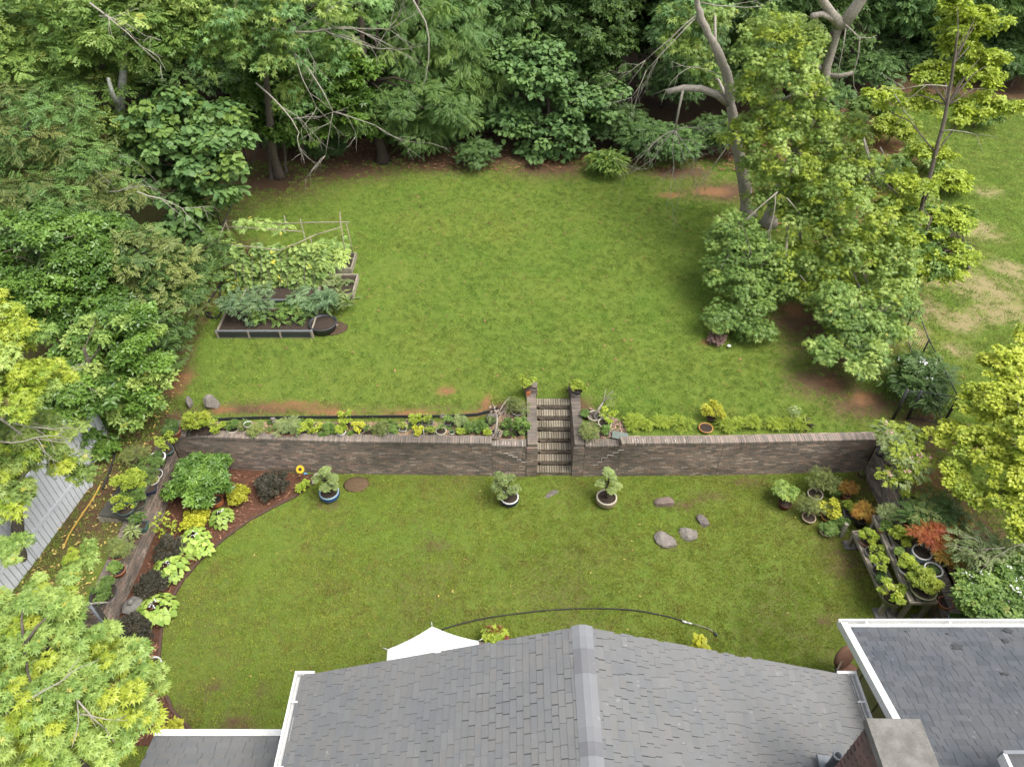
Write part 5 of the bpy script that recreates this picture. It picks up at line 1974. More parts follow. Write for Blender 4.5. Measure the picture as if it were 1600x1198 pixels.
def shrub(name, label, px, py, zc, R_, H_, mat, tmpl, leaf, per, n, z0=0.0, group=None, seed=1, cr=.33, cat='shrub', flat=.8, droop=.1, extra=None):
    """zc: height of the crown's middle that projects to (px, py)"""
    p = P(px, py, zc)
    t = thing(name, label, cat, (p.x, p.y, z0), 0, group)
    lob = [(0, 0, zc - z0, R_, R_, H_ * .5)]
    cl_ = shell_clumps(lob, n, R_ * cr, seed, .45, -.2)
    m_ = MB()
    for i in range(5):
        a = i * 1.26
        m_.tube([(.03 * math.cos(a), .03 * math.sin(a), 0), (R_ * .3 * math.cos(a), R_ * .3 * math.sin(a), (zc - z0) * .6), (R_ * .6 * math.cos(a), R_ * .6 * math.sin(a), zc - z0 + H_ * .2)], [.02, .014, .006], 5)
    m_.build('stems', M_bark, t)
    link(bpy.data.objects.new('foliage', leaves_mesh('foliage', cl_, tmpl, leaf, per, [mat], seed, flat=flat, droop=droop)), t)
    if extra:
        em, n_, sz, tm = extra
        g_ = random.Random(seed)
        sub = g_.sample(cl_, min(n_, len(cl_)))
        sub = [(c[0] * 1.08, c[1] * 1.08, c[2] + c[3] * .6, c[3] * .25) for c in sub]
        link(bpy.data.objects.new('flowers', leaves_mesh('flowers', sub, tm, sz, 4, [em], seed + 9, droop=-.2)), t)
    return t


def hosta(label, px, py, R_, seed, mat=None, flowers=True):
    p = P(px, py, .22)
    t = thing('hosta', label, 'hosta', (p.x, p.y, .02), 0, 'pale green hostas in the mulched bed')
    g_ = random.Random(seed)
    T, F = TEMPL['heart']
    vs, fs, tint = [], [], []
    nl = int(74 * (R_ / .45))
    for i in range(nl):
        k = i / nl
        a = i * 2.39996 + g_.uniform(-.2, .2)
        rad = R_ * (.15 + .95 * k ** .6)
        s = g_.uniform(.10, .18)
        z = .34 * (1 - .6 * k) + g_.uniform(-.06, .06)
        tilt = -.1 - .75 * k
        c, sn = math.cos(a), math.sin(a)
        o = len(vs)
        tn = (g_.random(), g_.random(), 0)
        for x, y, zz in T:
            yy_ = y * s * math.cos(tilt)
            z_ = z + y * s * math.sin(tilt) + zz * s * 1.6
            X = rad * .78 + yy_
            W = x * s * 1.15
            vs.append((X * c - W * sn, X * sn + W * c, z_ + .06))
            tint.append(tn)
        fs += [tuple(i_ + o for i_ in f_) for f_ in F]
    me = np_mesh('leaves', vs, [i for f_ in fs for i in f_], [len(f_) for f_ in fs], [mat or L_hosta], np.array(tint, dtype=np.float32), smooth=False)
    link(bpy.data.objects.new('leaves', me), t)
    if flowers:
        link(bpy.data.objects.new('flowers', leaves_mesh('flowers', [(.05, .0, .5, R_ * .22)], 'oval', .045, 16, [L_white], seed)), t)


shrub('evergreen_shrub', 'large rounded dark green shrub in the corner of the hosta bed', 314, 752, .75, .92, .95, L_glossy, 'whorl', .14, 20, 90, group=None, seed=3, cr=.26)
p = P(338, 781, .25)
t = thing('red_pot', 'glazed red pot half hidden under the large green shrub', 'pot', (p.x, p.y, .02))
make_pot(t, 'ball', 'orange', .2, .26)
GG = 'small golden shrubs in the hosta bed'
shrub('golden_shrub', 'round bright golden shrub to the right of the red pot', 373, 775, .25, .33, .42, L_gold, 'round', .06, 40, 34, group=GG, seed=4, cr=.3)
shrub('golden_shrub', 'golden-green shrub just above the second hosta, below the large green shrub', 305, 812, .25, .40, .4, L_gold, 'round', .06, 40, 36, group=GG, seed=5, cr=.3)
shrub('golden_shrub', 'small yellow-green clump under the sunflower ornament', 472, 758, .2, .2, .3, L_yellow, 'round', .06, 30, 12, group=GG, seed=6, cr=.35)
hosta('smallest pale green hosta with white flowers at the top of the bed', 346, 808, .36, 1)
hosta('long pale hosta clump spreading beside the golden-green shrub', 303, 842, .50, 2)
hosta('pale hosta halfway down the bed between two purple-black shrubs', 264, 889, .54, 3)
hosta('largest pale hosta next to the stone lantern', 243, 953, .60, 4)
hosta('pale hosta rosette at the lawn edge beside the spider plant', 318, 858, .26, 5, flowers=False)
GD = 'purple-black mounded shrubs in the hosta bed'
shrub('purple_shrub', 'purple-black mounded shrub at the foot of the wall near the sunflower ornament', 424, 758, .3, .50, .5, L_purple, 'whorl4', .055, 60, 60, group=GD, seed=7, cr=.24)
shrub('purple_shrub', 'purple-black shrub in the bed behind the spider plant', 266, 857, .25, .42, .45, L_purple, 'whorl4', .055, 60, 50, group=GD, seed=8, cr=.24)
shrub('purple_shrub', 'purple-black shrub just above the stone lantern', 238, 914, .25, .43, .45, L_purple, 'whorl4', .055, 60, 50, group=GD, seed=9, cr=.24)
shrub('purple_shrub', 'lowest purple-black shrub, beside the leaning grey pole', 208, 987, .3, .50, .5, L_purple, 'whorl4', .055, 60, 60, group=GD, seed=10, cr=.24)
p = P(287, 868, .1)
t = thing('spider_plant', 'spiky bright green grass-like clump between two hostas', 'plant', (p.x, p.y, .02))
link(bpy.data.objects.new('foliage', leaves_mesh('foliage', [(0, 0, .12, .12)], 'narrow', .42, 40, [L_bright], 3, droop=.0, svar=.4)), t)
# stone lantern
p = P(206, 944, .3)
t = thing('stone_lantern', 'small grey stone lantern with a six-sided cap among the hostas', 'stone lantern', (p.x, p.y, 0), .3)
MB().lathe([(.14, 0), (.12, .12), (.07, .15), (.07, .22)], 8).build('base', M_stone, t)
m = MB()
m.lathe([(.27, .22), (.30, .26), (.22, .31), (.09, .36), (.07, .37)], 6, smooth=False)
m.build('cap', M_conc, t)
MB().lathe([(.06, .36), (.09, .40), (.07, .45), (.02, .47)], 10).build('finial', M_conc, t)
# sunflower ornament
p = PY(469, 733, 15.1)
t = thing('sunflower_ornament', 'yellow sunflower ornament with a dark centre on a stake against the wall', 'garden ornament', (p.x, p.y, 0))
MB().tube([(0, 0, 0), (0, 0, p.z)], .008, 6).build('stake', M_blackm, t)
hd = MB().lathe([(.012, -.012), (.052, -.01), (.055, .01), (.02, .018)], 16).build('centre', simple('seed_brown', (.06, .03, .015), (.04, .02, .01), 40), t, (0, 0, p.z))
hd.rotation_euler = (R(50), 0, 0)
pt = MB()
for i in range(14):
    a = i * 2 * math.pi / 14
    c, s = math.cos(a), math.sin(a)
    pr = [(.04, -.022), (.10, -.028), (.145, 0), (.10, .028), (.04, .022)]
    vs = [(u * c - w * s, u * s + w * c, .004 if i % 2 else -.002) for u, w in pr]
    pt.add(vs + [(x, y, z - .004) for x, y, z in vs], [(0, 1, 2, 3, 4), (9, 8, 7, 6, 5)])
o = pt.build('petals', simple('petal_yellow', (.70, .50, .03), (.62, .40, .02), 30, .6, .05), t, (0, 0, p.z))
o.rotation_euler = (R(50), 0, 0)
p = PY(476, 740, 15.0)
t = thing('bluebird_ornament', 'tiny blue ornament beside the sunflower stake', 'garden ornament', (p.x, p.y, 0))
MB().tube([(0, 0, 0), (0, 0, p.z)], .005, 5).build('stake', M_blackm, t)
MB().lathe([(.005, -.04), (.035, -.01), (.03, .02), (.004, .05)], 8, (0, 0, p.z)).build('body', glaze('sky', (.12, .33, .6)), t)
MB().box((.05, 0, p.z + .02), (.09, .02, .03), Matrix.Rotation(.4, 3, 'Y')).build('wing', glaze('sky2', (.2, .45, .7)), t)
# curled grey tree stump ornament beside the blue planter (bent branch)
m = MB()
q = [P(489, 758, 0) + Vector((0, 0, .05)), P(489, 748, .05), P(493, 741, .12), P(500, 738, .12), P(507, 738, .05)]
m.tube(q, [.045, .045, .05, .045, .035], 7)
tag(m.build('curved_branch', M_deadw), 'curved grey branch lying at the wall beside the blue potted juniper', 'branch')
# grey pole
m = MB()
tp, bt = P(142, 931, 1.5), P(177, 972, 0.0)
tp, bt = Vector((-10.60, 9.82, 1.5)), Vector((-10.62, 9.84, 0))
m.tube([(bt.x, bt.y, 0), (tp.x, tp.y, 1.5)], .035, 10)
m.tube([(tp.x, tp.y, 1.5), (tp.x, tp.y, 1.55)], .045, 10)
tag(m.build('grey_pole', M_greym), 'grey metal pole standing at the end of the left brick wall', 'pole')
# white crescent pot
t = potted('white ring pot half hidden by purple-black leaves and the maple at the lawn edge', 238, 1038, 0, ('ball', 'white', .2, .2), ('sprout', L_olive, .22, .2), None, rim='white', lean=(-.12, .02))
shrub('yellow_plant', 'cream-yellow leafy plant at the edge of the low roof', 275, 1141, .5, .22, .35, L_gold, 'oval', .12, 12, 10, seed=12, cr=.4, cat='plant')
shrub('yellow_lily', 'pale yellow broad leaves showing over the gable edge near the hose nozzle', 1090, 1011, .6, .2, .2, L_gold, 'heart', .22, 5, 4, seed=13, cr=.4, cat='plant')

# ---------------------------------------------------------------- hoses, wand, pipe
def hose(label, pix, z, r=.016, mat=None, name='garden_hose', zf=None):
    g_ = [P(x, y, z) for x, y in pix]
    pts_ = []
    for i in range(len(g_) - 1):
        p0, p1, p2, p3 = g_[max(0, i - 1)], g_[i], g_[i + 1], g_[min(len(g_) - 1, i + 2)]
        for k in range(6):
            t_ = k / 6
            pts_.append(.5 * ((2 * p1) + (p2 - p0) * t_ + (2 * p0 - 5 * p1 + 4 * p2 - p3) * t_ ** 2 + (3 * p1 - p0 - 3 * p2 + p3) * t_ ** 3))
    pts_.append(g_[-1])
    for q_ in pts_:
        q_.z = (zf(q_) if zf else z) + .03 + .012 * mnoise.noise(q_ * 3)
    m_ = MB()
    m_.tube(pts_, r, 7)
    return tag(m_.build(name, mat or M_rubber), label, 'hose' if 'hose' in name else 'pipe')


hose('black garden hose arching across the courtyard lawn above the roof ridge', [(690, 984), (720, 975), (760, 966), (810, 959), (870, 953), (930, 951), (990, 954), (1040, 963), (1066, 970)], .0, .02)
t = thing('watering_wand', 'silver watering wand with a black head lying at the end of the arched hose', 'watering wand', tuple(P(1066, 970, 0)))
o0_ = P(1066, 970, 0)
rel_ = lambda x, y, z=.05: P(x, y, z) - o0_
MB().tube([rel_(1066, 970), rel_(1073, 972)], .028, 8).build('connector', M_white, t)
MB().tube([rel_(1073, 972), rel_(1081, 974)], .02, 8).build('handle', M_vinyl, t)
MB().tube([rel_(1081, 974), rel_(1096, 978), rel_(1108, 982), rel_(1114, 986)], .013, 8).build('tube', M_deadw, t)
MB().tube([rel_(1114, 986), rel_(1118, 990), rel_(1121, 992)], [.014, .028, .045], 12).build('head', M_blackp, t)
hose('black hose curling on the grass left of the raised beds', [(347, 440), (344, 455), (345, 470), (346, 485), (341, 496), (332, 497), (324, 494), (322, 489), (328, 490), (329, 497)], UP + .04, .032)
hose('straight black drain hose running diagonally past the raised beds to the left trees', [(350, 434), (340, 452), (322, 478), (303, 502), (283, 520), (262, 532), (240, 548)], UP + .04, .03, name='drain_hose')
hose('black hose lying along the narrow side yard beside the white fence', [(195, 640), (188, 675), (182, 700), (176, 725), (166, 752), (161, 764)], 1.32, .035)
hose('long yellow pipe lying on the leaves along the white fence', [(163, 768), (150, 790), (132, 815), (115, 840), (104, 862)], 1.0, .025, M_yellowp, 'yellow_pipe', zf=lambda q: side_z(q.y))

# ---------------------------------------------------------------- shade sail and patio
def sail():
    K = [P(675, 978, 2.75), P(605, 1014, 2.6), P(590, 1075, 2.7), P(780, 1075, 2.9), P(747, 1001, 2.75)]
    cen = sum(K, Vector()) / len(K) - Vector((0, 0, .15))
    ring = []
    for i in range(5):
        a, b = K[i], K[(i + 1) % 5]
        for k in range(10):
            t_ = k / 10
            p_ = a.lerp(b, t_)
            ring.append(p_ + (cen - p_) * (.05 * 4 * t_ * (1 - t_)))
    rows_ = []
    for j in range(1, 9):
        rows_.append([cen.lerp(p_, j / 8) for p_ in ring])
    vs = [cen] + [p_ for r_ in rows_ for p_ in r_]
    n = len(ring)
    fs = [(0, 1 + i, 1 + (i + 1) % n) for i in range(n)]
    for j in range(7):
        for i in range(n):
            a = 1 + j * n
            fs.append((a + i, a + n + i, a + n + (i + 1) % n, a + (i + 1) % n))
    m_ = MB().add(vs, fs, 0, True)
    t = thing('shade_sail', 'white shade sail with curved edges stretched beside the gable roof', 'shade sail', (0, 0, 0))
    o = m_.build('canvas', M_canvas, t)
    md = o.modifiers.new('thickness', 'SOLIDIFY')
    md.thickness = .006
    for i in (0, 1, 4):
        p_ = K[i]
        out_ = (p_ - cen)
        out_.z = 0
        out_.normalize()
        e_ = p_ + out_ * .1 + Vector((0, 0, .02))
        MB().tube([p_, e_], .008, 5).build('rope', M_vinyl, t)
        q_ = p_.lerp(cen, .12)
        MB().tube([(q_.x, q_.y, 0), (q_.x, q_.y, q_.z - .05)], .03, 8).build('pole', M_greym, t)


sail()
p = P(770, 1015, 0)
tag(MB().box((p.x - .95, p.y - .6, .03), (2.2, 1.6, .06), None, 0, .004).build('patio', simple('patio_concrete', (.42, .33, .27), (.30, .25, .21), 4, .9, .4)), kind='structure')
t = potted('red and lime coleus plants at the edge of the patio behind the gable', 772, 1000, 0, ('round', 'terracotta', .2, .2), ('bush', L_lime, .32, .3, .09), None, name='potted_coleus')
link(bpy.data.objects.new('red_foliage', leaves_mesh('red_foliage', [(-.1, .15, .5, .09), (.12, .16, .45, .1), (.28, -.05, .35, .08)], 'round', .07, 26, [L_coleus], 4)), t)

# wrought iron patio chair with round brown cushions, between the two roofs
p = P(1326, 1052, .5)
t = thing('patio_chair', 'patio chair with round brown cushions between the main roof and the wing', 'chair', (p.x, p.y, 0), .5)
MB().lathe([(.27, .42), (.30, .46), (.30, .52), (.26, .56)], 18).build('seat_cushion', M_cushion, t)
o = MB().lathe([(.30, -.04), (.33, 0), (.33, .05), (.28, .09)], 18).build('back_cushion', M_cushion, t, (0, .30, .85))
o.rotation_euler = (R(72), 0, 0)
for sx in (-1, 1):
    for sy in (-1, 1):
        MB().tube([(sx * .25, sy * .25, 0), (sx * .23, sy * .23, .44)], .014, 6).build('leg', M_blackm, t)
    MB().tube([(sx * .3, -.22, .44), (sx * .32, -.2, .66), (sx * .32, .25, .7)], .014, 6).build('armrest', M_blackm, t)
p = P(1331, 1070, .5)
t = thing('patio_chair', 'second brown-cushioned patio chair nearer the olive siding', 'chair', (p.x, p.y, 0), -.6)
MB().lathe([(.24, .42), (.27, .46), (.27, .52), (.23, .56)], 18).build('seat_cushion', M_cushion, t)
for sx in (-1, 1):
    for sy in (-1, 1):
        MB().tube([(sx * .22, sy * .22, 0), (sx * .2, sy * .2, .44)], .014, 6).build('leg', M_blackm, t)
m = MB()
a_, b_ = P(1325, 1012, 1.0), P(1308, 1047, 0.9)
m.bar((a_.x, a_.y, .9), (b_.x, b_.y, .9), .04, .04)
m.bar((a_.x, a_.y, .5), (b_.x, b_.y, .5), .04, .04)
for q_ in (a_, b_):
    m.bar((q_.x, q_.y, 0), (q_.x, q_.y, .95), .05, .05, 0, (1, 0, 0))
tag(m.build('garden_railing', M_bark), 'short brown railing beside the corner of the wing roof', 'railing')

# ---------------------------------------------------------------- vegetable beds and trellis
def raised_bed(label, x0, x1, y0, y1, h, mat, stakes=True, liner=False):
    t = thing('raised_bed', label, 'raised bed', (x0, y0, UP), 0, 'timber raised vegetable beds')
    W, D = x1 - x0, y1 - y0
    for y_, nm in ((0, 0), (D, 1)):
        MB().box((W / 2, y_, h / 2), (W + .08, .045, h), None, 0, .005).build('plank', mat, t)
    for x_ in (0, W):
        MB().box((x_, D / 2, h / 2 + .003), (.045, D - .05, h), None, 0, .005).build('plank', M_wood, t)
    MB().box((W / 2, D / 2, h * .40), (W - .05, D - .05, h * .78)).build('soil', M_soil, t)
    n_ = max(2, int(W / .9))
    for i in range(n_ + 1):
        MB().box((i * W / n_, -.045, h / 2 - .01), (.06, .035, h + (.0 if 0 < i < n_ else .0)), None, 0, .004).build('stake', M_wood, t)
    if liner:
        MB().box((W / 2, -.032, h * .55), (W - .1, .01, h * .7)).build('liner', M_blackp, t)
        MB().box((W / 2, -.0, h + .012), (W + .1, .07, .018)).build('edge_cap', M_greym, t)
    return t


a, b = P(342, 528, UP), P(489, 528, UP)
raised_bed('front raised bed with black-lined planks and dark soil', a.x, b.x, a.y, a.y + 1.35, .32, M_wood, liner=True)
a2 = P(420, 470, UP)
raised_bed('middle raised bed with a blue-black front plank under the bean vines', a.x + .35, P(500, 465, UP).x, a.y + 1.9, a.y + 3.3, .30, M_greym, liner=True)
a3, b3 = P(497, 468, UP), P(552, 468, UP)
raised_bed('right raised bed of bare boards with onions', a3.x, b3.x, a3.y, a3.y + 1.3, .28, M_wood)
a4, b4 = P(500, 432, UP), P(549, 432, UP)
raised_bed('small raised bed at the back right of the vegetable patch', a4.x - .2, b4.x, a4.y + .2, a4.y + 1.3, .28, M_wood)


def veg(name, label, px, py, z, spec, mat, tmpl, leaf, per, seed, cat='plant', droop=.2):
    p = P(px, py, z)
    t = thing(name, label, cat, (p.x, p.y, UP + .2))
    cl_ = []
    g_ = random.Random(seed)
    for (dx, dy, z0, z1, r_, n_) in spec:
        for _ in range(n_):
            cl_.append((dx + g_.uniform(-r_, r_), dy + g_.uniform(-r_, r_) * .7, g_.uniform(z0, z1), g_.uniform(.12, .24)))
    m_ = MB()
    for c in g_.sample(cl_, min(10, len(cl_))):
        m_.tube([(c[0] * .8, c[1] * .8, 0), (c[0] * .9, c[1] * .9, c[2] * .6), c[:3]], [.014, .01, .005], 4)
    m_.build('stems', M_bark, t)
    link(bpy.data.objects.new('foliage', leaves_mesh('foliage', cl_, tmpl, leaf, per, [mat], seed, droop=droop)), t)
    return t


veg('tomato_plant', 'bushy blue-green tomato plants at the left of the front bed', 385, 482, UP + .6, [(0, 0, .2, 1.0, .85, 34)], L_tomato, 'spray', .24, 14, 3)
veg('pepper_plant', 'small green pepper plant in the middle of the front bed', 412, 498, UP + .3, [(0, 0, .1, .45, .25, 7)], L_mid, 'spray', .2, 12, 4)
veg('squash_plant', 'low mixed green vegetables at the right of the front bed', 460, 495, UP + .3, [(0, 0, .1, .5, .6, 20)], L_mid, 'spray', .22, 12, 5)
veg('squash_plant', 'dark green leafy vegetables between the right bed and the black tub', 492, 475, UP + .5, [(0, 0, .1, .8, .7, 30)], L_tomato, 'spray', .26, 13, 6)
veg('onion_clump', 'spiky grey-green onions in the right raised bed', 527, 470, UP + .4, [(0, 0, .1, .4, .5, 9)], L_grey, 'narrow', .42, 13, 7, droop=-.2)
veg('bean_seedlings', 'pale green seedlings in the back of the right raised bed', 527, 440, UP + .35, [(0, 0, .05, .25, .5, 16)], L_grey, 'whorl4', .1, 12, 8)
# black half-barrel tub
p = P(505, 508, UP + .2)
t = thing('black_tub', 'black plastic tub on bare ground at the right of the front bed', 'tub', (p.x, p.y, UP))
MB().lathe([(.42, 0), (.50, .30), (.52, .34), (.46, .34), (.44, .25)], 22).build('tub_wall', M_blackp, t)
MB().lathe([(.45, .24), (.44, .28), (.1, .29)], 20).build('soil', M_soil, t)
p = P(518, 513, UP)
tag(MB().lathe([(.55, .0), (.50, .03), (.1, .04)], 16, (p.x, p.y, UP + .01), sx=1.1, sy=.8).build('bare_patch', M_mulchy), 'bare earth patch under the black tub', 'earth patch')
p = P(524, 508, UP)
rock('stone', 'pinkish flat stone beside the black tub', 524, 508, UP + .05, .12, .08, .04, M_stonel, 44, .6)

# bamboo trellis
t = thing('bamboo_trellis', 'rickety bamboo pole trellis over the vegetable beds with bean vines', 'trellis', (0, 0, 0))
zt = 3.0
Q = {'fl': P(340, 378, zt - .3), 'bl': P(352, 350, zt), 'br': P(533, 349, zt), 'brx': P(546, 347, zt), 'fr': P(484, 368, zt - .2), 'ml': P(350, 357, zt), 'mr': P(476, 362, zt)}
polesegs = [(P(430, 350, zt + .04), P(546, 347, zt + .04)), (P(352, 345, zt), P(440, 349, zt)), (P(348, 354, zt), P(472, 362, zt)), (P(340, 381, zt - .2), P(440, 391, zt - .2)), (P(440, 390, zt - .2), P(495, 366, zt)), (P(495, 366, zt), P(533, 355, zt)),
            (P(444, 337, zt + .15), P(448, 358, zt - .2)), (P(436, 352, zt), P(439, 368, zt - .6)), (P(448, 350, zt), P(437, 368, zt - .4)), (P(469, 342, zt + .15), P(474, 362, zt - .2)), (P(531, 331, zt + .3), P(533, 358, zt)), (P(354, 344, zt), P(341, 378, zt - .3))]
for a_, b_ in polesegs:
    MB().tube([a_, a_.lerp(b_, .5) + Vector((0, 0, RND.uniform(-.03, .03))), b_], [.022, .02, .017], 6).build('pole', M_bamboo, t)
for (px, py, z) in ((341, 378, zt - .3), (353, 347, zt), (533, 352, zt), (541, 349, zt), (474, 362, zt), (484, 368, zt - .1)):
    a_ = P(px, py, z)
    MB().tube([a_, (a_.x + RND.uniform(-.12, .12), a_.y + RND.uniform(-.15, .15), UP)], [.018, .022], 6).build('upright', M_bamboo, t)
cl_ = []
g_ = random.Random(77)
for _ in range(210):
    px, py = g_.uniform(358, 503), g_.uniform(386, 452)
    k = (py - 392) / 60
    cl_.append((*P(px, py, zt - .35 - 1.15 * k), g_.uniform(.12, .22)))
vn = leaves_mesh('vine_foliage', cl_, 'heart', .19, 14, [L_vine], 5, droop=.4, tilt=.6)
link(bpy.data.objects.new('vine_foliage', vn), t)
cl_ = [(*P(g_.uniform(368, 450), g_.gauss(349, 5), zt), .18) for _ in range(24)] + [(*P(g_.uniform(484, 540), g_.uniform(375, 425), 1.8), .22) for _ in range(34)] + [(*P(g_.uniform(345, 362), g_.uniform(360, 385), zt - .5), .15) for _ in range(8)]
link(bpy.data.objects.new('vine_foliage', leaves_mesh('vine_foliage', cl_, 'spray', .25, 9, [L_vine], 6, droop=.4)), t)
m = MB()
for i in range(10):
    a_ = P(366 + i * 14, 392, zt - .3)
    b_ = P(372 + i * 13, 456, UP + .25)
    m.tube([a_, a_.lerp(b_, .5) + Vector((g_.uniform(-.1, .1), g_.uniform(-.1, .1), 0)), b_], .012, 4)
m.build('vine_stems', M_bark, t)

# ---------------------------------------------------------------- fences
def fence(name, label, pts_, h, spacing, mat, rails=(1.0, .12), pickets=None, pr=.03, cat='fence'):
    t = thing(name, label, cat, (0, 0, 0))
    for a_, b_ in zip(pts_, pts_[1:]):
        a_, b_ = Vector(a_), Vector(b_)
        L = (b_ - a_).length
        for k in rails:
            MB().tube([a_ + Vector((0, 0, h * k)), b_ + Vector((0, 0, h * k))], .018, 6).build('rail', mat, t)
        n_ = max(1, round(L / spacing))
        for i in range(n_ + (1 if b_ == Vector(pts_[-1]) else 0)):
            q_ = a_.lerp(b_, i / n_)
            MB().tube([q_, q_ + Vector((0, 0, h + .05))], pr, 8).build('post', mat, t)
        if pickets:
            m_ = MB()
            s = pickets
            while s < L:
                q_ = a_.lerp(b_, s / L)
                m_.tube([q_ + Vector((0, 0, .08)), q_ + Vector((0, 0, h))], .005, 3, cap=False)
                s += pickets
            m_.build('wires', mat, t)['kind'] = 'stuff'
    return t


g0 = Vector(P(1395, 655, UP))
c0 = Vector(P(1473, 663, UP))
fence('wire_fence', 'black metal fence running up the right side from the gate corner under the trees', [c0, Vector((13.9, 19.0, UP)), Vector((14.6, 22.8, UP)), Vector((15.6, 29, UP)), Vector((16.2, 37, UP))], 1.2, 2.1, M_blackm, rails=(1.0, .06), pickets=.16)
t = fence('wire_fence', 'short black metal fence across the gap at the end of the right wall', [g0 + Vector((.45, 0, 0)), c0], 1.2, 2.0, M_blackm, rails=(1.0, .06), pickets=.14, pr=.045)
MB().tube([g0, g0 + Vector((0, 0, 1.3))], .05, 8).build('gate_post', M_blackm, t)
MB().tube([g0 + Vector((0, 0, 1.2)), g0 + Vector((.45, 0, 1.2))], .018, 6).build('gate_rail', M_blackm, t)
fence('wire_fence', 'thin black wire fence at the back of the upper lawn in front of the wood', [(-13, 36.2, UP), (-3.2, 36.5, UP), (3.5, 36.4, UP), (10, 36.0, UP), (16.2, 37, UP)], 1.25, 2.6, M_blackm, pickets=.3)
fence('wire_fence', 'black wire fence hidden under the trees along the left of the upper lawn', [(-12.6, 20, UP), (-12.6, 28, UP), (-13, 36.2, UP)], 1.25, 2.6, M_blackm, pickets=.3)

# white vinyl privacy fence on the left
def vinyl(label, A, B, h, mid, zbase, nstart=0):
    t = thing('vinyl_fence', label, 'fence', (0, 0, 0))
    A, B = Vector((A.x, A.y, 0)), Vector((B.x, B.y, 0))
    d = (B - A)
    L = d.length
    d.normalize()
    n_ = int(L / .165)
    w = L / n_
    nrm = Vector((-d.y, d.x, 0))
    pl = MB().box((0, 0, 0), (w - .022, .03, h - .06), None, 0).mesh('plank', M_vinyl)
    for i in range(n_):
        c = A + d * (w * (i + .5))
        z = zbase(c.y) + h / 2
        o = bpy.data.objects.new('plank', pl)
        link(o, t)
        o.location = (c.x, c.y, z)
        o.rotation_euler = (0, 0, math.atan2(d.y, d.x))
    for k in (.03, mid, h - .03):
        a_, b_ = A.copy(), B.copy()
        a_.z, b_.z = zbase(A.y) + k, zbase(B.y) + k
        MB().bar(a_, b_, .055, .10).build('rail', M_vinyl, t)
    s = 0
    while s < L + .1:
        q_ = A + d * min(s, L)
        MB().box((q_.x, q_.y, zbase(q_.y) + h / 2 + .04), (.12, .12, h + .1)).build('post', M_vinyl, t)
        s += 2.4
    return t


zf_ = lambda y: 1.05
vinyl('white vinyl plank fence on the left, seen between the maple branches', P(143, 762, 1.2), P(-60, 1035, 1.0), 2.3, .85, zf_)
vinyl('far section of white vinyl fence glinting through the glossy-leaved tree', P(172, 692, 1.3), P(136, 742, 1.2), 2.2, 1.0, zf_)
vinyl('farthest white vinyl fence panel behind the glossy-leaved tree', Vector((-12.9, 21.5, 0)), Vector((-12.42, 16.4, 0)), 1.9, 1.0, zf_)


# ---------------------------------------------------------------- trees
def L3(*l):
    """lobes measured on the photograph: (px, py, Y, rx, rz[, ry])"""
    out = []
    for a in l:
        c = PY(a[0], a[1], a[2])
        rx, rz = a[3], a[4]
        ry = a[5] if len(a) > 5 else rx
        out.append((c.x, c.y, c.z, rx, ry, rz))
    return out


TID = [0]


def tree(name, label, base, lobes, mat, tmpl, leaf, per, nclump, cr=.5, r0=.16, trunk=None, bark=None, cat='tree', group=None, inner=.5, low=-.45, nbr=16,
         flat=.6, droop=.25, tilt=.5, extra=None, mats2=None, zb=None, spread=.75):
    TID[0] += 1
    sd_ = 500 + TID[0] * 7
    g_ = random.Random(sd_)
    bz = UP if zb is None else zb
    bx, by = base
    t = thing(name, label, cat, (bx, by, bz), 0, group)
    ll = [(a - bx, b - by, c - bz, d, e, f_) for a, b, c, d, e, f_ in lobes]
    cl_ = shell_clumps(ll, nclump, cr, sd_, inner, low)
    cl_ = [c for c in cl_ if c[2] > .15]
    if trunk:
        pts_ = [Vector(q_) - Vector((bx, by, bz)) for q_ in trunk]
    else:
        top = Vector((0, 0, 0))
        w = 0
        for l in ll:
            k = l[3] * l[5]
            top += Vector(l[:3]) * k
            w += k
        top /= w
        top.z = max(l[2] + .3 * l[5] for l in ll)
        pts_ = wobble((0, 0, -.1), top, 6, .12 * r0 / .16, g_)
    m_ = MB()
    trunk_mesh(m_, pts_, r0, r0 * .3, cl_, sd_, nbr, 9)
    m_.build('trunk', bark or M_bark, t)
    if mats2:
        k = int(len(cl_) * mats2[1])
        cl2 = cl_[:k]
        cl_ = cl_[k:]
        link(bpy.data.objects.new('crown', leaves_mesh('crown', cl2, tmpl, leaf, per, [mats2[0]], sd_ + 1, droop=droop, flat=flat, tilt=tilt, spread=spread)), t)
    link(bpy.data.objects.new('crown', leaves_mesh('crown', cl_, tmpl, leaf, per, [mat], sd_, droop=droop, flat=flat, tilt=tilt, spread=spread)), t)
    if extra:
        em, n_, sz, tm = extra
        sub = g_.sample(cl_, min(n_, len(cl_)))
        sub = [(c[0], c[1], c[2] + c[3] * .55, c[3] * .35) for c in sub]
        link(bpy.data.objects.new('flowers', leaves_mesh('flowers', sub, tm, sz, 7, [em], sd_ + 9, droop=-.2)), t)
    return t


def bare(t, name, starts, seed, mat=None):
    """pale bare branches carried by a tree"""
    g_ = random.Random(seed)
    o = Vector(t.location)
    for a_, d_, L_, r_, dep in starts:
        m_ = MB()
        twig(m_, Vector(a_) - o, d_, L_, r_, dep, g_, .15, 5, 3, .5)
        m_.build('bare_branch', mat or M_twig, t)


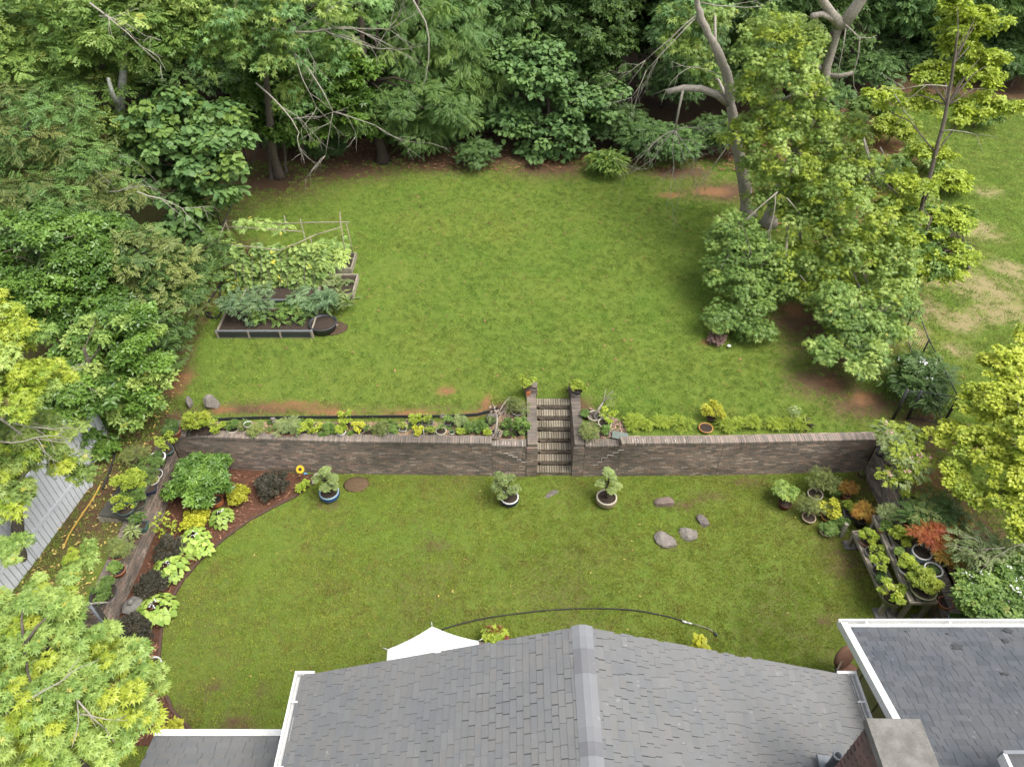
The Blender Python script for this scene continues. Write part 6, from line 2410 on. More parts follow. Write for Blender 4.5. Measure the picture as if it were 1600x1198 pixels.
# --- the wood behind the lawn: each kind built once, then copied
GWD = 'trees of the wood behind the upper lawn'
WOODL = {
    0: ('dark leafy tree deep in the wood, its crown merging with its neighbours', L_deep, 'spray', .40, 30, 240),
    1: ('mid-green feathery-leaved tree in the wood behind the lawn', L_feather, 'fern', .5, 26, 240),
    2: ('dark glossy whorled-leaf tree in the wood behind the lawn', L_dark, 'whorl', .26, 22, 230),
    3: ('lighter soft-green tree among the dark ones of the wood', L_soft, 'spray', .42, 30, 230)}
protos = {}
for k in range(4):
    lab, mt, tm, lf, per, nc = WOODL[k]
    g_ = random.Random(40 + k)
    lob = [(0, 0, 6.5, 3.0, 3.0, 4.2), (1.2, .4, 4.2, 2.4, 2.2, 2.2), (-1.3, -.3, 4.8, 2.3, 2.3, 2.4), (.2, -1.0, 8.6, 2.2, 2.2, 2.4), (0, -.8, 3.4, 2.2, 1.8, 1.5)]
    protos[k] = tree('woodland_tree', lab, (0, 0), [(a, b, c + UP, d, e, f_) for a, b, c, d, e, f_ in lob], mt, tm, lf, per, nc, .75, .22, bark=M_barkd, group=GWD, inner=.6, low=-.8, droop=.45)
wood = []
g_ = random.Random(91)
for row_, (Y, dx, hs_) in enumerate(((38.6, 3.9, (.62, .85)), (42.0, 4.1, (.9, 1.15)), (46.5, 4.2, (1.0, 1.25)), (51.5, 4.6, (1.2, 1.5)))):
    x = -27 - row_ * 2
    while x < 36 + row_ * 3:
        xx, yy_ = x + g_.uniform(-.8, .8), Y + g_.uniform(-.9, .9)
        x += dx
        if row_ == 0 and (xx > 13 or (-7 < xx < -3.5)):
            continue
        if row_ == 1 and xx > 20:
            continue
        if xx > 20:
            yy_ += .8
        wood.append((xx, yy_, g_.uniform(*hs_), g_.choice([0, 0, 1, 1, 2, 3] if row_ < 3 else [0, 0, 1, 2])))
used = set()
LANDM = ((-19, 'at the far upper left'), (-13.5, 'behind the lichened trunk'), (-9, 'behind the drooping maple'), (-5, 'behind the dark trunk at the lawn edge'), (-1.5, 'behind the weeping tree'), (3.2, 'behind the pale broad-leaved tree'),
         (7.5, 'left of the leaning grey trunk'), (12, 'between the leaning trunk and the forked trunk'), (18, 'right of the pale forked trunk'), (99, 'above the open lawn at the upper right'))
KIND = ('dark leafy tree', 'feathery-leaved mid-green tree', 'dark glossy-leaved tree', 'paler soft-green tree')


def wood_label(x, y, k):
    where = next(w for lim, w in LANDM if x < lim)
    row = 'front' if y < 40.3 else ('second' if y < 44.2 else ('third' if y < 49.5 else 'rearmost'))
    return '%s of the wood %s, %s row' % (KIND[k], where, row)


for xx, yy_, s_, k in wood:
    o = protos[k] if k not in used else copy_tree(protos[k])
    used.add(k)
    o.location = (xx, yy_, UP)
    o['label'] = wood_label(xx, yy_, k)
    o.rotation_euler = (0, 0, g_.uniform(0, 6.28))
    o.scale = (s_ * g_.uniform(.9, 1.1), s_, s_ * g_.uniform(.9, 1.15))
GUS = 'low bushes at the edge of the wood'
us0 = None
for i, (px, py, s_) in enumerate(((300, 215, 1.0), (515, 235, .7), (745, 245, .7), (1000, 235, 1.0), (960, 215, 1.1), (1055, 240, .9), (1120, 225, 1.0), (1270, 170, 1.1), (1345, 130, 1.2), (450, 225, .8), (1580, 120, 1.2), (1500, 110, 1.2), (1400, 75, 1.5), (1450, 100, 1.3), (1545, 90, 1.5), (1595, 70, 1.6), (1375, 105, 1.2), (1490, 60, 1.6), (1550, 40, 1.7), (1430, 40, 1.7))):
    p = P(px, py + 14, UP)
    if us0 is None:
        us0 = tree('understorey_bush', 'dark green bush at the foot of the wood', (0, 0), [(0, 0, UP + .9, 1.3, 1.3, .9)], L_deep, 'spray', .34, 20, 60, .5, .06, cat='bush', group=GUS, nbr=8, low=-.3)
        o = us0
    else:
        o = copy_tree(us0)
    o.location = (p.x, p.y, UP)
    o.rotation_euler = (0, 0, i * 1.3)
    o.scale = (s_, s_, s_)

# --- trees at the edge of the upper lawn
b = P(598, 252, UP)
tree('edge_tree', 'tall dark-trunked tree with feathery low boughs at the back edge of the lawn', (b.x, b.y), L3((640, 165, 34.3, 2.5, .9, 1.8), (585, 185, 34.3, 1.5, .7), (700, 175, 34.8, 1.6, .7), (650, 205, 34.4, 1.0, .5)),
     L_feather, 'fern', .38, 34, 130, .5, .30, trunk=[(b.x, b.y, UP), PY(590, 205, 34.7), PY(572, 130, 35.0), PY(566, 60, 35.3), PY(562, -40, 35.6)], bark=M_barkd, nbr=12, droop=.35, low=-.3)
b = P(680, 243, UP)
tree('weeping_tree', 'layered bright green tree hanging to the ground right of the dark trunk', (b.x, b.y + 1.6), L3((690, 60, 37.2, 3.0, 2.2), (740, 120, 37.0, 2.0, 1.3), (660, 110, 36.9, 2.2, 1.4), (700, 150, 36.6, 2.4, 1.2), (655, 212, 35.6, 1.45, .95), (700, 190, 36.0, 1.5, .8)),
     L_feather, 'fern', .40, 38, 300, .55, .16, bark=M_barkd, droop=.8, low=-.7, mats2=(L_mid, .3))
b = P(855, 262, UP)
tree('broadleaf_tree', 'pale green broad-leaved tree leaning out over the middle of the back edge', (b.x, b.y + 1.4), L3((830, 110, 36.8, 2.3, 1.6), (905, 160, 36.4, 1.9, 1.0), (800, 190, 36.0, 1.5, .9), (870, 205, 35.6, 2.1, .9), (850, 245, 35.0, 1.3, .6), (945, 145, 36.2, 1.0, .6), (900, 262, 34.6, .8, .4)),
     L_soft, 'heart', .22, 36, 270, .5, .15, bark=M_barkd, droop=.45, low=-.4)
b = P(812, 90, UP)
b = P(437, 278, UP)
t = tree('drooping_maple', 'maple with drooping pale leaves and bare grey branches at the back left of the lawn', (b.x, b.y), L3((400, 30, 30.5, 2.2, 1.8), (470, 20, 30.5, 2.0, 1.5), (345, 90, 30, 1.4, 1.2), (520, 80, 31, 1.2, 1.0), (430, 90, 30, 1.5, 1.1), (480, 130, 30.5, .9, .8), (455, 165, 30.2, .7, .6), (350, 20, 30, 1.6, 1.4), (550, 20, 31.5, 1.4, 1.0)),
         L_bright, 'maple', .20, 34, 210, .40, .2, trunk=[(b.x, b.y, UP), PY(425, 225, 32), PY(418, 150, 32), PY(410, 60, 31.6), PY(400, -30, 31)], bark=M_bark, droop=.75, flat=.9, low=-.6, mats2=(L_soft, .5))
bare(t, 'bare_branches', [(PY(425, 45, 29.6), (1, -.1, -.25), 3.0, .05, 3), (PY(430, 55, 29.6), (.9, -.1, -.75), 3.4, .05, 3), (PY(400, 130, 29.4), (.7, -.2, -.6), 2.6, .045, 3), (PY(500, 45, 30), (.8, 0, -.2), 2.2, .04, 3), (PY(440, 10, 29.8), (.5, -.2, -.9), 2.2, .03, 2)], 5)
b = P(470, 262, UP)
tree('rhododendron_tree', 'glossy dark whorled evergreen behind the drooping maple', (b.x, b.y + 1.0), L3((470, 190, 33.6, 2.0, 1.2), (530, 160, 34, 1.8, 1.4), (400, 180, 33.4, 1.7, 1.2), (560, 205, 34, 1.0, .6), (430, 130, 34, 2.0, 1.6), (510, 100, 34.6, 2.0, 1.6)), L_glossy, 'whorl', .30, 20, 210, .5, .14, bark=M_bark, low=-.5)
for i, (px, py, w) in enumerate(((425, 280, .11), (447, 270, .07))):
    p = P(px, py, UP)
    tree('slender_tree', ['thick-stemmed young tree at the left end of the back edge', 'thinner young tree just right of the thick-stemmed one'][i], (p.x, p.y), L3((px - 15, 60, p.y + .3, 1.2, 1.0)), L_mid, 'spray', .4, 12, 30, .45, w, bark=M_bark)
p = P(548, 20, UP)
for i, (px, py, Y, tx, lab) in enumerate(((535, 20, 37.2, 520, 'pale straight trunk in the wood above the drooping maple'), (550, 45, 37.6, 552, 'dark double trunk in the wood just right of the pale one'), (588, 50, 36.8, 600, 'ivy-dark leaning trunk rising out of the frame near the top centre'))):
    a_ = PY(px, py + 60, Y)
    e_ = PY(tx, -60, Y)
    t = tree('tall_tree', lab, (a_.x, Y), [(e_.x, Y, 13.5, 1.6, 1.6, 1.5)], L_deep, 'spray', .5, 12, 30, .6, .17, trunk=[(a_.x, Y, UP), (a_.x, Y, 4), tuple(PY(px, py, Y)), tuple(e_), (e_.x, Y, 14)], bark=M_bark if i == 0 else M_barkd, nbr=6)
p = P(640, 0, UP)
t = tree('tall_tree', 'tree with one long thin bare branch hanging down at top centre', (-4.4, 37.5), [(-4.4, 36.5, 12.5, 2.2, 2.2, 1.6)], L_soft, 'spray', .5, 12, 40, .6, .15, bark=M_barkd)
m = MB()
pp = [PY(640, -8, 33.5), PY(652, 12, 33.4), PY(665, 35, 33.3), PY(670, 60, 33.2), PY(670, 90, 33.1), PY(665, 125, 33), PY(655, 148, 33)]
m.tube([q_ - Vector(t.location) for q_ in [Vector((-4.5, 36, 11.5))] + pp], [.06, .05, .04, .035, .03, .025, .02, .008], 5)
m.build('hanging_branch', M_twig, t)

# --- left side
b = (-13.2, 27.5)
tree('big_leaved_tree', 'tree with large soft green leaves overhanging the trellis on the left', b, L3((270, 200, 28, 2.0, 1.5), (330, 230, 27.4, 1.6, 1.3), (240, 290, 27, 1.7, 1.2), (320, 300, 26.6, 1.6, 1.2), (210, 240, 28, 1.6, 1.3), (300, 355, 26.0, 1.1, .8), (335, 275, 26.4, 1.0, .8), (345, 205, 28, 1.2, .9)),
     L_soft, 'heart', .23, 34, 310, .45, .2, low=-.5, droop=.5, mats2=(L_mid, .3))
t = tree('lichened_tree', 'forest tree with a pale lichened broken trunk at the upper left', (-17.5, 30.0), L3((150, 60, 29.5, 2.6, 2.0), (60, 40, 29, 2.8, 2.2), (230, 70, 30, 2.4, 2.0), (120, 150, 28.5, 2.0, 1.4), (230, 20, 30, 2.6, 1.8), (300, 40, 31, 2.4, 1.8), (20, 110, 28, 2.4, 1.8), (170, 215, 28, 1.5, 1.1)),
         L_mid, 'spray', .36, 38, 340, .5, .24, low=-.5, mats2=(L_bright, .35))
m = MB()
o_ = Vector(t.location)
m.tube([q_ - o_ for q_ in (PY(181, 215, 28.4), PY(187, 180, 28.3), PY(190, 140, 28.2), PY(194, 100, 28.3), PY(197, 40, 28.4))], [.15, .18, .15, .13, .09], 9)
m.tube([q_ - o_ for q_ in (PY(186, 165, 27.4), PY(176, 148, 27.2), PY(169, 122, 27.1))], [.11, .09, .06], 7)
m.build('lichened_trunk', simple('lichen_bark', (.42, .44, .38), (.13, .12, .10), 11, .9, .9), t)
bare(t, 'bare_branches', [(PY(140, 5, 27.5), (.8, 0, -.5), 2.0, .04, 2), (PY(155, 25, 27.5), (.9, -.1, -.3), 1.6, .03, 2), (PY(150, 250, 26.5), (.6, -.2, .3), 1.4, .025, 2)], 9)
t = tree('shady_tree', 'darker fine-leaved tree at the left edge above the glossy hedge trees', (-18.5, 25.0), L3((50, 200, 25.5, 2.0, 1.5), (40, 280, 24.5, 2.2, 1.4), (120, 260, 25, 1.7, 1.2), (150, 320, 24, 1.6, 1.0), (90, 330, 23.5, 1.5, 1.0), (15, 340, 23, 1.2, .9)), L_feather, 'fern', .36, 34, 260, .5, .2, low=-.5, mats2=(L_olive, .35))
bare(t, 'bare_branches', [(PY(170, 300, 23.5), (.5, -.2, .15), 1.7, .03, 3), (PY(215, 300, 23.2), (.5, -.1, -.3), 1.5, .03, 2), (PY(60, 355, 22.5), (.6, -.1, 0), 1.3, .02, 1)], 10)
tree('glossy_tree', 'large glossy-leaved tree filling the left edge below the shady one', (-16.0, 20.5), L3((60, 400, 20.5, 1.9, 1.3), (130, 390, 21, 1.5, 1.1), (20, 450, 19.8, 1.4, 1.2), (110, 450, 20, 1.6, 1.0), (160, 420, 20.5, 1.2, .9), (170, 480, 19.4, .9, .7), (70, 490, 19, 1.2, .8)),
     L_glossy, 'whorl4', .165, 34, 300, .42, .16, low=-.5)
tree('olive_tree', 'dull olive-leaved small tree beside the straight drain hose', (-12.9, 20.9), L3((225, 400, 21, 1.1, .9), (265, 450, 20.6, .9, .8), (215, 455, 20.6, 1.0, .8), (290, 475, 20.2, .5, .5), (240, 500, 20, .8, .6), (270, 410, 21.5, .7, .7)), L_olive, 'spray', .25, 26, 190, .36, .1, low=-.6, mats2=(L_dark, .5))
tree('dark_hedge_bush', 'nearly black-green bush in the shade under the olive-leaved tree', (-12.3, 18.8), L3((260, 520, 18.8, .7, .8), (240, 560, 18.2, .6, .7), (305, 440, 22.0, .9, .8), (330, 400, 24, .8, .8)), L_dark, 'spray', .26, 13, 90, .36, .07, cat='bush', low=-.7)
tree('magnolia_tree', 'bright glossy evergreen tree standing over the white fence', (-12.9, 16.4), L3((190, 520, 17.4, 1.1, .9), (230, 580, 16.8, .75, .8), (150, 540, 17.4, .9, .7), (205, 640, 16.0, .75, .7), (120, 580, 16.8, .8, .7), (235, 620, 16.2, .45, .5), (170, 590, 16.6, .7, .7), (130, 670, 15.6, .7, .5), (160, 700, 15.2, .5, .35), (90, 625, 15.8, .7, .5), (110, 620, 15.4, .6, .4), (145, 640, 15.2, .5, .4), (85, 655, 15.0, .6, .4), (120, 690, 14.8, .4, .25), (130, 600, 15.8, .6, .4), (155, 615, 15.6, .5, .4), (105, 655, 14.8, .5, .3), (90, 600, 15.6, .6, .4)),
     L_glossy, 'whorl4', .17, 30, 290, .31, .14, low=-.5, mats2=(L_bright, .25))
# near maples on the left
T11 = tree('yellow_maple', 'near maple with yellow-green leaves leaning in at the left edge', (-13.2, 11.2), [(*P(px, py, h_), rx, rx, rz) for px, py, h_, rx, rz in ((15, 560, 8.0, 1.0, .7), (60, 600, 7.4, .75, .5), (-20, 520, 8.3, .9, .7), (85, 590, 7.0, .45, .35), (0, 640, 7.6, .7, .5), (-60, 600, 8, 1.2, .8))],
           L_yellow, 'maple', .10, 70, 140, .24, .16, zb=.9, flat=.8, droop=.5, low=-.3, mats2=(L_bright, .15))
bare(T11, 'bare_branches', [(P(-5, 650, 7.2), (.3, .1, -.8), 1.2, .03, 2), (P(15, 660, 7.0), (.8, -.2, -.1), .9, .02, 2), (P(70, 600, 7.0), (.8, .2, .2), .9, .015, 2), (P(0, 690, 7.0), (.9, -.3, .2), 1.0, .02, 2)], 14, M_twig)
tree('green_maple', 'near maple with fresh green leaves above the white fence', (-13.6, 9.6), [(*P(px, py, h_), rx, rx, rz) for px, py, h_, rx, rz in ((30, 690, 6.0, .8, .5), (75, 705, 5.6, .5, .3), (105, 720, 5.2, .35, .2), (95, 690, 5.2, .35, .2), (130, 735, 4.8, .22, .15), (0, 775, 5.6, .55, .4), (35, 770, 5.0, .35, .25), (-40, 740, 6, .9, .7), (50, 680, 6.0, .5, .3))],
     L_bright, 'maple', .11, 60, 175, .22, .15, zb=.9, flat=.8, droop=.5, low=-.3, mats2=(L_yellow, .2))
T12 = tree('large_near_maple', 'large bright yellow-green maple filling the bottom left corner', (-8.6, 5.0), [(*P(px, py, h_), rx, rx, rz) for px, py, h_, rx, rz in ((60, 1030, 7.2, 1.1, .8), (160, 1085, 7.0, .75, .5), (80, 925, 6.2, .45, .4), (125, 875, 5.4, .35, .25), (165, 848, 4.8, .22, .2), (90, 965, 6.2, .35, .3), (225, 1065, 6.4, .35, .25), (190, 1130, 6.6, .45, .4), (40, 1120, 7.4, 1.0, .8), (130, 1030, 6.8, .55, .4), (15, 860, 5.6, .35, .2), (120, 1160, 6.9, .8, .6), (205, 1030, 6.2, .25, .2), (250, 1085, 6.0, .2, .15), (-40, 1010, 7, 1.0, .8), (25, 970, 6.4, .45, .3))],
           L_bright, 'maple', .088, 64, 450, .16, .2, zb=.5, flat=.8, droop=.45, low=-.3, mats2=(L_yellow, .25))
bare(T12, 'bare_branches', [(P(60, 965, 7.2), (.8, .5, .1), .7, .02, 1), (P(105, 1075, 7.9), (.15, -.3, -.6), .9, .02, 1), (P(20, 1105, 7.9), (.7, .2, .1), .7, .015, 1), (P(25, 1060, 7.9), (.1, -.8, -.1), .7, .015, 1), (P(125, 1115, 7.5), (.5, .1, -.3), .5, .012, 1)], 15, M_twig)

# --- right side
b = P(1167, 338, UP)
Yt = b.y
t = tree('dead_trunk_tree', 'tall leaning grey trunk with a broken side limb and hanging dead twigs', (b.x, b.y), L3((1075, 80, 31.5, 1.3, 1.0), (1110, 130, 31.5, .9, .7), (1095, 30, 32, 1.3, .9), (1050, 40, 32.5, 1.2, .9)), L_bright, 'maple', .19, 30, 90, .42, .27,
         trunk=[(b.x, b.y, UP), PY(1163, 290, Yt), PY(1152, 225, Yt), PY(1141, 165, Yt), PY(1136, 120, Yt), PY(1118, 75, Yt), PY(1098, 35, Yt), PY(1089, 0, Yt), PY(1078, -60, Yt)], bark=M_deadw, nbr=3, droop=.6, mats2=(L_soft, .4))
o_ = Vector(t.location)
m = MB()
m.tube([q_ - o_ for q_ in (PY(1139, 162, Yt), PY(1120, 148, Yt), PY(1095, 139, Yt), PY(1068, 138, Yt), PY(1042, 144, Yt))], [.17, .15, .14, .13, .11], 9)
m.build('broken_limb', M_deadw, t)
m = MB()
g_ = random.Random(8)
m.tube([q_ - o_ for q_ in (PY(1067, 141, Yt - .1), PY(1061, 170, Yt - .15), PY(1055, 203, Yt - .2))], [.05, .045, .04], 6)
s0 = PY(1055, 203, Yt - .2) - o_
for dx, dz, L_ in ((-.9, -.35, 1.6), (-.45, -.9, 2.0), (.35, -.9, 1.9), (.7, -.7, 1.8), (.9, .3, 1.0), (-.1, -1, 2.0)):
    twig(m, s0, (dx, -.1, dz), L_, .026, 3, g_, .1, 4, 3, .45)
for a_ in (PY(1085, 30, Yt), PY(1090, 22, Yt)):
    twig(m, a_ - o_, (-.7, -.1, -.7), 2.4, .03, 3, g_, .1, 4, 3, .4)
twig(m, PY(1095, 4, Yt) - o_, (1, 0, -.1), 2.2, .03, 2, g_, .1, 4, 2, .5)
twig(m, PY(1150, 215, Yt) - o_, (-.6, -.2, -.6), 1.6, .03, 3, g_, .1, 4, 3, .5)
twig(m, PY(1140, 120, Yt) - o_, (-.8, -.2, .3), 1.8, .03, 2, g_, .1, 4, 3, .5)
m.build('dead_twigs', M_twig, t)

Y2 = 27.5
b2 = P(1200, 352, UP)
t = tree('sunlit_maple', 'big yellow-green maple with a pale forked trunk right of the lawn', (b2.x, b2.y), L3((1195, 60, 27.8, 1.0, 1.0), (1225, 110, 26.8, 1.3, 1.1), (1180, 150, 27.0, .9, .8), (1190, 200, 26.6, 1.1, .9), (1150, 215, 27.0, .8, .6), (1210, 290, 25.0, .9, .7), (1400, 330, 22.8, .8, .6), (1230, 400, 23.0, 1.0, .6), (1200, 320, 25.0, .9, .5), (1250, 300, 24.8, 1.0, .7), (1185, 260, 26.4, .8, .5), (1290, 350, 23.4, 1.0, .7), (1270, 140, 26.4, .7, .5), (1420, 410, 21.6, .6, .5), (1320, 520, 20.4, .7, .4), (1265, 460, 21.8, .8, .4), (1385, 470, 20.6, .8, .5), (1400, 520, 19.6, .6, .4), (1250, 350, 24.0, 1.0, .6), (1215, 200, 26.2, 1.0, .7), (1330, 250, 24.6, 1.0, .7), (1170, 100, 27.4, .8, .6), (1250, 60, 27.4, .9, .7), (1260, 190, 26.0, 1.3, 1.0), (1230, 240, 25.4, 1.3, 1.0), (1310, 220, 25.6, 1.2, .9), (1300, 290, 24.2, 1.5, 1.1), (1350, 330, 23.0, 1.3, 1.0), (1260, 340, 24.0, 1.2, .9), (1340, 400, 22.2, 1.3, .9), (1290, 420, 22.6, 1.1, .8), (1380, 380, 22.0, .9, .8), (1350, 470, 21.0, .9, .7), (1395, 440, 21.2, .7, .6), (1365, 270, 24.5, .8, .6)),
         L_bright, 'maple', .115, 40, 1050, .30, .3, trunk=[(b2.x, b2.y, UP), PY(1222, 290, 28.6), PY(1248, 225, 28.2), PY(1284, 150, 27.6), PY(1291, 110, 27.5), PY(1303, 65, 27.4), PY(1316, 38, 27.3)],
         bark=M_deadw, nbr=22, droop=.5, low=-.4, mats2=(L_lime, .35), flat=.8)
o_ = Vector(t.location)
m = MB()
m.tube([q_ - o_ for q_ in (PY(1316, 42, 27.3), PY(1335, 15, 27.2), PY(1352, -10, 27.1), PY(1380, -60, 27))], [.22, .2, .18, .15], 9)
m.tube([q_ - o_ for q_ in (PY(1314, 40, 27.3), PY(1298, 20, 27.2), PY(1285, 0, 27.1), PY(1272, -40, 27))], [.2, .16, .13, .1], 9)
m.tube([q_ - o_ for q_ in (PY(1303, 30, 27.2), PY(1284, 22, 27.1), PY(1268, 26, 27.0))], [.12, .1, .11], 7)
m.tube([q_ - o_ for q_ in (PY(1294, 118, 27.5), PY(1314, 119, 27.3), PY(1333, 114, 27.2))], [.1, .085, .07], 7)
m.tube([q_ - o_ for q_ in (PY(1320, 38, 27.1), PY(1330, 47, 27), PY(1343, 60, 27), PY(1341, 88, 27), PY(1333, 115, 27), PY(1334, 135, 26.9), PY(1343, 150, 26.9))], [.035, .03, .03, .025, .02, .015, .008], 5)
m.tube([q_ - o_ for q_ in (PY(1343, 59, 27), PY(1356, 60, 27), PY(1370, 56, 27))], [.02, .015, .008], 5)
m.tube([q_ - o_ for q_ in (PY(1322, 42, 27.1), PY(1318, 70, 26.9), PY(1312, 100, 26.8), PY(1309, 130, 26.7))], [.03, .02, .015, .008], 5)
m.build('bare_limbs', M_deadw, t)
bare(t, 'bare_branches', [(PY(1215, 300, 24), (-.7, -.2, -.6), 1.7, .03, 2), (PY(1212, 305, 24), (.1, -.2, -.9), 1.6, .025, 2), (PY(1230, 310, 23.6), (.7, -.2, -.7), 1.5, .025, 2), (PY(1350, 215, 24.6), (.5, -.3, -.7), 1.6, .025, 1), (PY(1375, 230, 24.6), (.6, -.2, -.6), 1.4, .03, 1), (PY(1250, 430, 22), (.6, -.2, -.5), 1.2, .02, 2)], 16)
tree('low_maple', 'darker low maple in front of the leaning grey trunk', (P(1165, 460, UP).x, P(1165, 460, UP).y), L3((1150, 370, 23.6, 1.0, .7), (1175, 405, 23.0, 1.1, .8), (1135, 430, 22.4, .9, .7), (1160, 470, 21.6, 1.0, .7), (1125, 500, 20.9, .6, .5), (1185, 515, 20.5, .7, .4), (1170, 535, 20.1, .5, .3), (1205, 440, 22.3, .8, .6)),
     L_mid, 'maple', .12, 40, 250, .32, .09, low=-.5, droop=.5, mats2=(L_bright, .2), bark=M_bark)
tree('low_maple', 'pale low-hanging maple between the clay patch and the black fence', (P(1345, 545, UP).x, P(1345, 545, UP).y), L3((1330, 500, 19.9, 1.0, .6), (1285, 545, 18.8, .55, .3), (1350, 550, 18.5, .8, .45), (1375, 510, 19.6, .7, .5), (1400, 480, 20.2, .7, .5), (1310, 470, 20.5, .8, .6), (1340, 578, 17.9, .45, .25)),
     L_bright, 'maple', .12, 40, 220, .30, .08, low=-.5, droop=.5, mats2=(L_mid, .5), bark=M_bark)
b3 = P(1402, 492, 1.35)
t = tree('slim_tree', 'slim pale-stemmed tree with open yellow-green sprays at the upper right', (b3.x, b3.y), L3((1500, 60, 25.5, .9, .5), (1530, 35, 25.6, .9, .5), (1465, 120, 25.0, .8, .4), (1520, 120, 25, 1.0, .5), (1395, 150, 25, 1.0, .4), (1450, 160, 24.6, .9, .4), (1515, 175, 24.6, .9, .4), (1560, 165, 24.8, .8, .22), (1460, 235, 23.8, .8, .3), (1430, 290, 23, .8, .3), (1540, 90, 25.5, .7, .4), (1480, 10, 26, .8, .5)),
         L_lime, 'whorl4', .17, 20, 200, .26, .10, trunk=[(b3.x, b3.y, 1.35), PY(1432, 370, 22.9), PY(1440, 325, 23), PY(1462, 240, 23.3), PY(1480, 165, 23.6), PY(1490, 100, 23.8), PY(1497, 50, 24)], bark=M_bark, nbr=26, low=-.9, flat=.7, inner=.2)
bare(t, 'bare_branches', [(PY(1480, 135, 23.7), (-.9, 0, .2), 1.3, .02, 1), (PY(1398, 148, 24), (.6, -.1, -.6), 1.6, .02, 1), (PY(1350, 218, 24), (.5, -.1, -.8), 1.6, .03, 1), (PY(1471, 205, 23.4), (.8, 0, .4), 1.1, .02, 1)], 18)
tree('roadside_tree', 'broad light green tree with a dark stem standing over the straw-coloured ground', (P(1402, 478, UP).x + .1, P(1402, 478, UP).y), L3((1425, 370, 23.0, 1.0, .6), (1470, 420, 22.2, .9, .4), (1410, 420, 22.4, .9, .6), (1490, 400, 22.4, .7, .35), (1400, 330, 23.6, .8, .6), (1470, 345, 23.4, .8, .35), (1500, 345, 23.6, .6, .25)),
     L_lime, 'whorl4', .17, 24, 190, .32, .11, low=-.6, bark=M_bark, mats2=(L_mid, .3))
tree('flowering_bush', 'dark green bush with a few pale lilac flowers inside the fence corner', (13.0, 18.0), [(*P(px, py, 2.1), .55, .55, .5) for px, py in ((1435, 590), (1455, 585), (1415, 590), (1445, 612))] + [(*P(1430, 568, 2.4), .45, .45, .4)], L_dark, 'spray', .26, 14, 110, .32, .05, cat='bush', low=-.5, extra=(L_white, 12, .07, 'round'))
tree('redbud_tree', 'large yellow redbud-like tree with round leaves at the right edge', (17.3, 12.0), [(*P(px, py, h_), rx, rx, rz) for px, py, h_, rx, rz in ((1575, 575, 3.9, .8, .5), (1600, 640, 3.8, 1.1, .6), (1545, 635, 3.5, .75, .4), (1535, 700, 3.2, .8, .45), (1600, 740, 3.4, .9, .5), (1490, 690, 2.8, .6, .35), (1495, 740, 2.7, .5, .3), (1570, 790, 2.9, .55, .4), (1525, 775, 2.7, .4, .3), (1460, 685, 2.6, .35, .2), (1630, 690, 4, 1.0, .7), (1600, 530, 3.9, .4, .25), (1605, 820, 3.0, .5, .4))],
     L_redbud, 'heart', .08, 80, 440, .20, .14, zb=1.0, low=-.3, droop=.3, mats2=(L_lime, .35), inner=.5)
t = tree('crape_myrtle', 'pale green crape myrtle with pink blossoms at the right end of the wall', (12.1, 15.6), [(*P(px, py, h_), rx, rx, rz) for px, py, h_, rx, rz in ((1392, 690, 2.4, .38, .3), (1412, 710, 2.3, .45, .35), (1402, 742, 2.0, .3, .25), (1432, 728, 2.2, .35, .3), (1380, 672, 2.5, .2, .15), (1425, 685, 2.3, .3, .22))],
         L_lime, 'spray', .17, 20, 90, .18, .045, cat='shrub', zb=1.3, low=-.6, extra=(L_pink, 20, .055, 'round'), mats2=(L_grey, .4))
tree('dark_shrub', 'fine-leaved dark green shrub above the red laceleaf maple', (13.2, 12.4), [(*P(px, py, 1.6), .4, .4, .35) for px, py in ((1450, 800), (1475, 805), (1440, 812), (1465, 790))], L_dark, 'fern', .24, 20, 60, .26, .04, cat='shrub', zb=1.1, low=-.4, mats2=(L_olive, .3))
tree('russet_shrub', 'sparse olive and russet shrub right of the dark shrub', (14.2, 11.8), [(*P(px, py, 1.5), .35, .35, .3) for px, py in ((1500, 830), (1510, 860), (1490, 870), (1495, 810))], L_olive, 'fern', .24, 12, 40, .26, .03, cat='shrub', zb=1.0, low=-.4, mats2=(L_orange, .3))
t = tree('hibiscus_bush', 'fresh green bush with lilac-white blossoms behind the wing gutter', (14.8, 9.6), [(*P(px, py, 1.8), .5, .5, .4) for px, py in ((1530, 925), (1555, 905), (1548, 955), (1585, 930), (1525, 950), (1592, 890), (1582, 965))], L_mid, 'whorl4', .12, 36, 130, .24, .05, cat='bush', zb=.9, low=-.4, extra=(L_white, 22, .06, 'round'))
t = tree('grey_twiggy_bush', 'grey-green bush with bare pale twigs between the redbud and the hibiscus bush', (15.8, 10.6), [(*P(px, py, 2.0), .5, .5, .35) for px, py in ((1560, 850), (1590, 860), (1530, 865))], L_grey, 'spray', .22, 12, 40, .28, .04, cat='bush', zb=.95, low=-.4)
bare(t, 'bare_branches', [(P(1600, 850, 2.8), (-1, .1, .1), .9, .014, 2), (P(1570, 855, 2.7), (-.9, .2, -.1), .7, .011, 2), (P(1530, 845, 2.5), (-.8, .5, .1), .6, .009, 1)], 22)
GSA = 'saplings and brush on the clay slope beside the neighbour lawn'
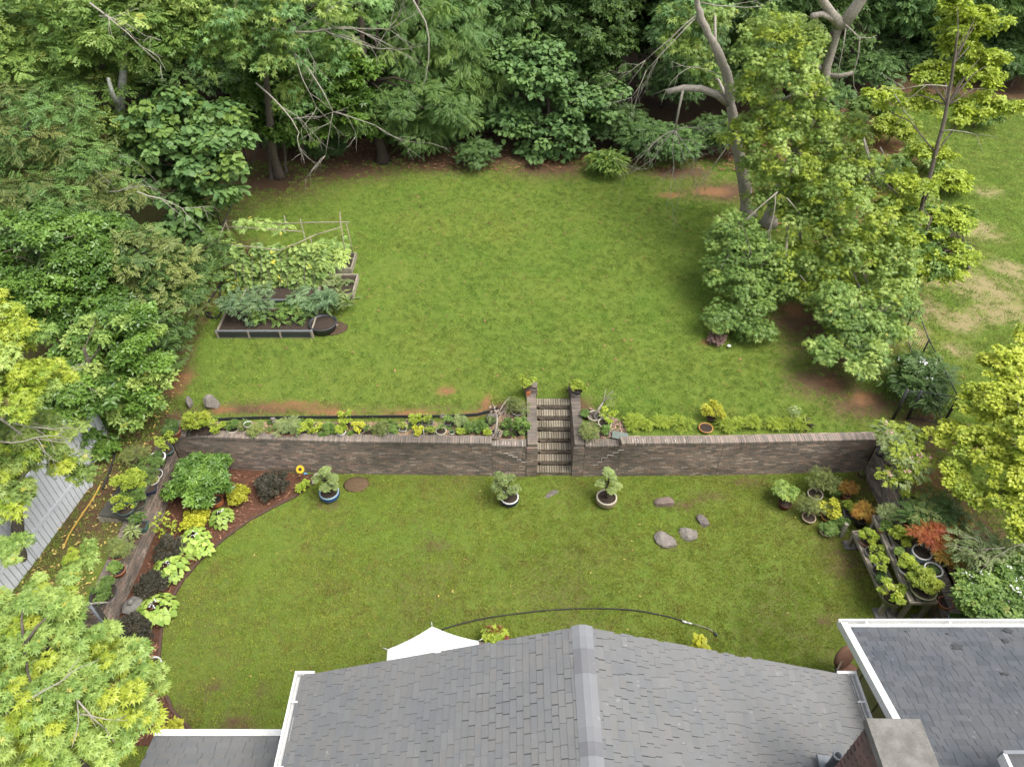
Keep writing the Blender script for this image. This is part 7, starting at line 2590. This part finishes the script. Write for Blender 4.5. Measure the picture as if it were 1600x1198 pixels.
for i, (px, py, s_, mt_, lab) in enumerate(((1385, 215, 1.1, L_lime, 'pale sapling on the clay slope just left of the slim tree top'), (1440, 255, .9, L_bright, 'green sapling on the clay slope beside the slim pale stem'), (1390, 275, .8, L_mid, 'darker low brush on the clay slope right of the sunlit maple'),
                                             (1480, 290, .7, L_lime, 'small pale brush at the edge of the neighbour lawn'), (1420, 315, .8, L_bright, 'yellow-green brush above the broad light green tree'), (1350, 190, 1.2, L_mid, 'leafy brush at the foot of the pale forked trunk'), (1520, 190, .9, L_mid, 'bush at the upper end of the neighbour lawn below the slim tree crown'))):
    p_ = P(px, py + 12, UP)
    tree('sapling', lab, (p_.x, p_.y), [(p_.x, p_.y, UP + .8 * s_, 1.1 * s_, 1.0 * s_, .6 * s_)], mt_, 'whorl4', .19, 17, 46, .34, .035, cat='sapling', group=GSA, low=-.4, nbr=10, inner=.3)
b = P(947, 275, UP)
tree('bamboo_clump', 'small bright tuft of lance-shaped leaves at the back edge of the lawn', (b.x, b.y), [(b.x, b.y, UP + .6, .75, .6, .5)], L_bright, 'narrow', .34, 26, 50, .28, .03, cat='bush', low=-.3, mats2=(L_mid, .4))
b = P(1118, 534, UP)
t = tree('azalea_bush', 'small dusky pink-brown bush under the darker low maple', (b.x, b.y), [(b.x, b.y, UP + .15, .2, .15, .12)], leafmat('leaf_dusky', (.16, .10, .09), (.24, .16, .13)), 'whorl4', .09, 20, 20, .2, .02, cat='bush', low=-.3)
b = P(1138, 544, UP)
m = MB()
m.lathe([(.03, 0), (.07, .03), (.07, .05), (.035, .06)], 10, (b.x, b.y, UP + .08))
tag(m.build('white_ring', M_white), 'tiny white ring on the grass beside the dusky bush', 'garden ornament')
# neighbour's log pile and pale stones by the fence bend
p = P(1462, 385, UP)
rock('stone', 'pale block at the edge of the neighbour lawn beside the dark brush pile', 1512, 392, UP + .2, .18, .3, .22, M_stonel, 61, .2)
rock('stone', 'mottled grey block just below the pale block at the neighbour lawn', 1511, 412, UP + .15, .16, .3, .18, M_stone, 62, .2)
t = thing('brush_pile', 'dark heap of cut branches beside the neighbour lawn', 'brush pile', (p.x, p.y, UP))
m = MB()
g_ = random.Random(5)
for i in range(70):
    a_ = g_.uniform(0, 6.28)
    c_ = Vector((g_.gauss(0, .6), g_.gauss(0, .5), g_.uniform(.05, .45)))
    d_ = Vector((math.cos(a_), math.sin(a_), g_.uniform(-.15, .3))) * g_.uniform(.4, .9)
    m.tube([c_ - d_, c_, c_ + d_], [.03, .035, .015], 5)
m.build('branches', M_barkd, t)['kind'] = 'stuff'
